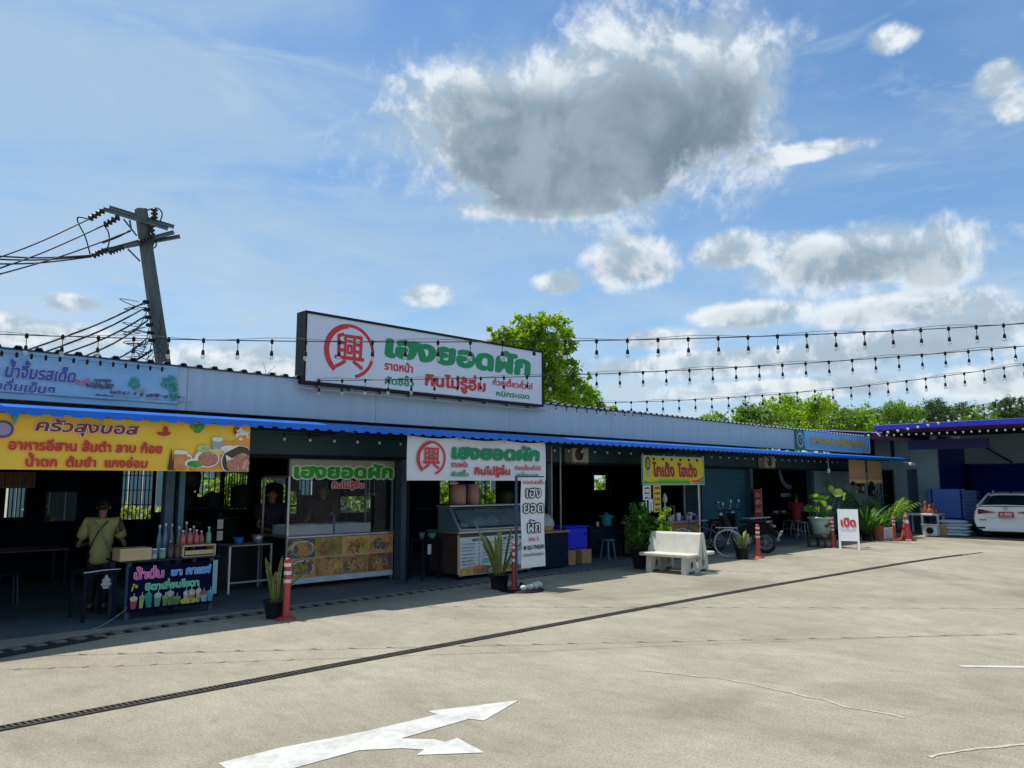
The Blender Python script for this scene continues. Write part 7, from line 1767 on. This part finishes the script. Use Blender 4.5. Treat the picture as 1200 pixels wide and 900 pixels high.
x = Yp(787, 590, 10.8).x; one('tap_frame', 'thin grey frame beside the tap stand on the slatted counter', 'frame', MB().tube([(x-.08,10.8,.786),(x-.08,10.8,1.12),(x+.10,10.8,1.12),(x+.10,10.8,.786)], .012, 6), m_steel2, (x,10.8,.786))
x = Yp(757, 595, 10.3).x; one('hanging_cloth', 'small white cloth hanging on the post of the white menu board', 'cloth', MB().box(x-.07,x-.02,10.16,10.18,1.03,1.25).box(x+.02,x+.07,10.16,10.18,1.06,1.25).box(x-.07,x+.07,10.16,10.18,1.251,1.32), m_white, (x,10.17,1.03))

# ---- stools, tables and railing of the last shop
for k, (px_, Y, lb) in enumerate(((933.5,11.5,'metal stool under the person in the red shirt'), (941,11.0,'metal stool right of the seated person'), (924,11.9,'metal stool left of the seated person'))):
    x = Yp(px_, 620, Y).x; t = thing('stool', lb, 'stool', (x, Y, 0), 'stools'); z = .47
    part('seat', MB().lathe([(.17,z-.02),(.18,z-.01),(.18,z+.005),(0,z+.012)], (x,Y,0), 16), m_steel, t)
    for j in range(4): a2 = PI/4+j*PI/2; part('leg', MB().tube([(x+.20*math.cos(a2),Y+.20*math.sin(a2),.006),(x+.13*math.cos(a2),Y+.13*math.sin(a2),z-.02)], .014, 6), m_steel, t)
    part('ring', MB().tube([(x+.17*math.cos(2*PI*j/12),Y+.17*math.sin(2*PI*j/12),.20) for j in range(13)], .008, 5), m_steel, t)
x = Yp(912, 615, 11.8).x; t = thing('shop_table', 'dim table with two pale bowls in the last shop', 'table', (x, 11.8, 0)); box_table(t, x-.6, x+.35, 11.55, 12.1, .74, m_wooddark, m_black)
for k in (0, 1): bowl(x-.35+.5*k, 11.7, .741, .10, .06, m_greyprint, ['left pale bowl on the dim table of the last shop', 'right pale bowl on the dim table of the last shop'][k])
t = thing('railing', 'low dark railing beside the seated person', 'railing', (25.1, 11.0, 0))
for z in (.55, .80): part('rail', MB().tube([(24.4,10.9,z),(26.3,10.9,z)], .015, 6), m_steelblue, t)
for x in (24.4, 25.0, 25.6, 26.3): part('post', MB().tube([(x,10.9,.006),(x,10.9,.82)], .015, 6), m_steelblue, t)
x = Yp(896, 609, 10.2).x; t = thing('folding_table', 'pale narrow folding table above the motorcycle', 'table', (x, 10.3, 0))
part('tabletop', MB().cbox(x-.65, x+.45, 10.25, 10.5, .735, .765, .005), mat('table_pale', (.42,.38,.34), .5), t)
for dx in (-.4, .2): part('leg', MB().tube([(x+dx,10.3,.006),(x+dx+.25,10.42,.734)], .012, 6), m_steel2, t); part('leg', MB().tube([(x+dx+.25,10.3,.006),(x+dx,10.42,.734)], .012, 6), m_steel2, t)

# ---------------------------------------------------------------- bicycle, scooter, motorcycle (local: wheels along +x, upright z)
def wheel(t, x, r_, w_, spokes, mt, mr, name='wheel'):
    wl = part(name, MB().torus((x,0,r_), r_-w_, w_, 36, 8), mt, t)
    part('rim', MB().torus((x,0,r_), r_-w_*2.2, w_*.45, 32, 6), mr, wl); part('hub', MB().lathe([(.02,-.04),(.03,-.02),(.03,.02),(.02,.04)], (x,0,r_), 10, M=Matrix.Rotation(PI/2, 4, 'X')), mr, wl)
    sp = MB()
    for k in range(spokes): a_ = 2*PI*k/spokes; sp.tube([(x+.02*math.cos(a_+.5), .012*(-1)**k, r_+.02*math.sin(a_+.5)), (x+(r_-w_*2.2)*math.cos(a_), 0, r_+(r_-w_*2.2)*math.sin(a_))], .0022 if spokes > 8 else .012, 4)
    o = part('spokes', sp, mr, wl); o['kind'] = 'stuff'; return wl
m_rimw = mat('rim_pale', (.50,.50,.48), .4, .3)
t = thing('bicycle', 'dark bicycle with pale rimmed wheels and a rear rack left of the small snake plant', 'bicycle', (0,0,0))
wheel(t, 0, .32, .016, 20, m_rimw, m_rimw); wheel(t, 1.02, .32, .016, 20, m_rimw, m_rimw)
F_ = [((0,0,.32),(.42,0,.30)), ((.42,0,.30),(.34,0,.74)), ((0,0,.32),(.35,0,.62)), ((.42,0,.30),(.86,0,.66)), ((.35,0,.60),(.86,0,.78))]
fm = MB()
for a_, b_ in F_: fm.tube([a_, b_], .016, 6)
part('frame', fm, m_steelblue, t); part('fork', MB().tube([(.84,0,.86),(.90,0,.55)], .014, 6).tube([(.90,.05,.55),(1.02,.05,.32)], .01, 6).tube([(.90,-.05,.55),(1.02,-.05,.32)], .01, 6), m_steelblue, t)
part('handlebar', MB().tube([(.72,.26,.95),(.84,.15,.96),(.85,0,.90),(.84,-.15,.96),(.72,-.26,.95)], .012, 6), m_steel, t)
part('saddle', MB().lathe([(0,.74),(.10,.76),(.11,.79),(.05,.82),(0,.82)], (.32,0,0), 12, sx=1.3, sy=.8), m_black, t)
part('rack', MB().box(-.22,.26,-.07,-.055,.66,.675).box(-.22,.26,.055,.07,.66,.675).box(-.22,.26,-.008,.008,.66,.675).box(-.22,-.20,-.054,.054,.66,.675).box(.1,.12,-.054,.054,.66,.675), m_rimw, t)
part('rack_stay', MB().tube([(-.12,-.065,.66),(0,-.05,.34)], .007, 5).tube([(-.12,.065,.66),(0,.05,.34)], .007, 5), m_rimw, t)
part('crank', MB().torus((.42,-.03,.30), .085, .006, 20, 5).tube([(.42,-.05,.30),(.50,-.06,.17)], .009, 5).tube([(.42,.05,.30),(.34,.06,.43)], .009, 5), m_steel, t)
part('pedal', MB().box(.46,.54,-.14,-.07,.155,.175), m_black, t); part('pedal', MB().box(.30,.38,.07,.14,.425,.445), m_black, t)
q = G(856, 653.5); t.location = (q.x, q.y+.05, 0); t.rotation_euler = (.0, R(0), R(118))
def moto(label, scooter, plate):
    t = thing('scooter' if scooter else 'motorcycle', label, 'motorcycle', (0,0,0)); r_ = .27
    wheel(t, 0, r_, .045, 5, m_rubber, m_steel2); wheel(t, 1.22, r_, .04, 5, m_rubber, m_steel2)
    part('rear_body', MB().prism([(-.22,.62),(-.05,.50),(.35,.42),(.55,.40),(.58,.62),(.30,.70),(-.15,.74)], -.11, .11), mat('moto_body', (.012,.012,.016), .25), t)
    part('seat', MB().cbox(-.20,.58,-.12,.12,.72,.79,.035), m_black, t); part('engine', MB().cbox(.35,.68,-.13,.13,.20,.41,.04), m_steel2 if not scooter else m_black, t)
    part('leg_shield', MB().prism([(.62,.28),(.72,.24),(1.02,.62),(1.06,.88),(.96,.90),(.88,.62)], -.15, .15), mat('moto_body', (.012,.012,.016)), t)
    part('front_fender', MB().prism([(.98,.56),(1.22,.60),(1.42,.46),(1.40,.42),(1.22,.55),(1.0,.50)], -.05, .05), m_black, t)
    part('rear_fender', MB().prism([(-.28,.56),(-.10,.58),(.05,.56),(-.18,.52),(-.36,.36),(-.38,.38)], -.05, .05), m_black, t)
    part('fork', MB().tube([(1.0,.07,.80),(1.22,.07,.27)], .018, 6).tube([(1.0,-.07,.80),(1.22,-.07,.27)], .018, 6), m_steel2, t)
    part('handlebar', MB().tube([(.88,.33,.98),(.96,.12,1.0),(.97,0,.96),(.96,-.12,1.0),(.88,-.33,.98)], .014, 6), m_black, t)
    part('headlight', MB().lathe([(0,-.07),(.07,-.03),(.075,.03),(0,.05)], (1.07,0,.90), 12, M=Matrix.Rotation(PI/2, 4, 'Y')), m_steel, t)
    for s_ in (-1, 1):
        mr = part('mirror', MB().tube([(.92,s_*.22,1.0),(.88,s_*.28,1.16)], .006, 5).lathe([(0,-.01),(.055,-.006),(.055,.006),(0,.01)], (.88,s_*.28,1.20), 14, M=Matrix.Rotation(PI/2, 4, 'Y')), m_steel, t)
    part('exhaust', MB().tube([(.5,-.14,.25),(.1,-.17,.24),(-.28,-.18,.32)], [.02,.04,.045], 10), m_steel2, t)
    tlp = part('taillight', MB().cbox(-.26,-.20,-.07,.07,.62,.68,.01), m_taillight, t)
    if plate:
        pm = Matrix.Translation((-.37,0,.47)) @ Matrix.Rotation(R(-22), 4, 'Y')
        pp_ = part('number_plate', MB().cbox(-.004,.004,-.11,.11,-.09,.09,.003, pm), mat('plate_pale', (.50,.62,.66), .4), t)
        U = (pm.to_3x3() @ Vector((0,0,1))); text('8กค', m_blacklet, pp_, pm @ Vector((-.007,.08,.015)), .16, .05, xd=(0,-1,0), up=U, bold=.03); text('451', m_blacklet, pp_, pm @ Vector((-.007,.08,-.06)), .16, .05, xd=(0,-1,0), up=U, bold=.03)
    part('stand', MB().tube([(.45,.08,.22),(.40,.18,.01)], .012, 5), m_steel2, t); return t
m1 = moto('black motorcycle with a pale tilted number plate behind the right bollard', False, True)
q = G(898, 648.5); m1.location = (q.x, q.y, 0); m1.rotation_euler = (R(-6), 0, R(100))
m2 = moto('black scooter in the shade in front of the roller shutter', True, False)
m2.location = (17.3, 10.35, 0); m2.rotation_euler = (R(-5), 0, R(8))
# cable and bulb hanging from the awning end
one('hanging_bulb', 'single white bulb on a thin cord under the awning near the bamboo blinds', 'lamp', MB().tube([(22.95,9.95,2.42),(22.95,9.95,2.12)], .008, 5).lathe([(.02,2.12),(.05,2.06),(.045,2.0),(0,1.96)], (22.95,9.95,0), 10), m_bulbw, (22.95,9.95,2.0))
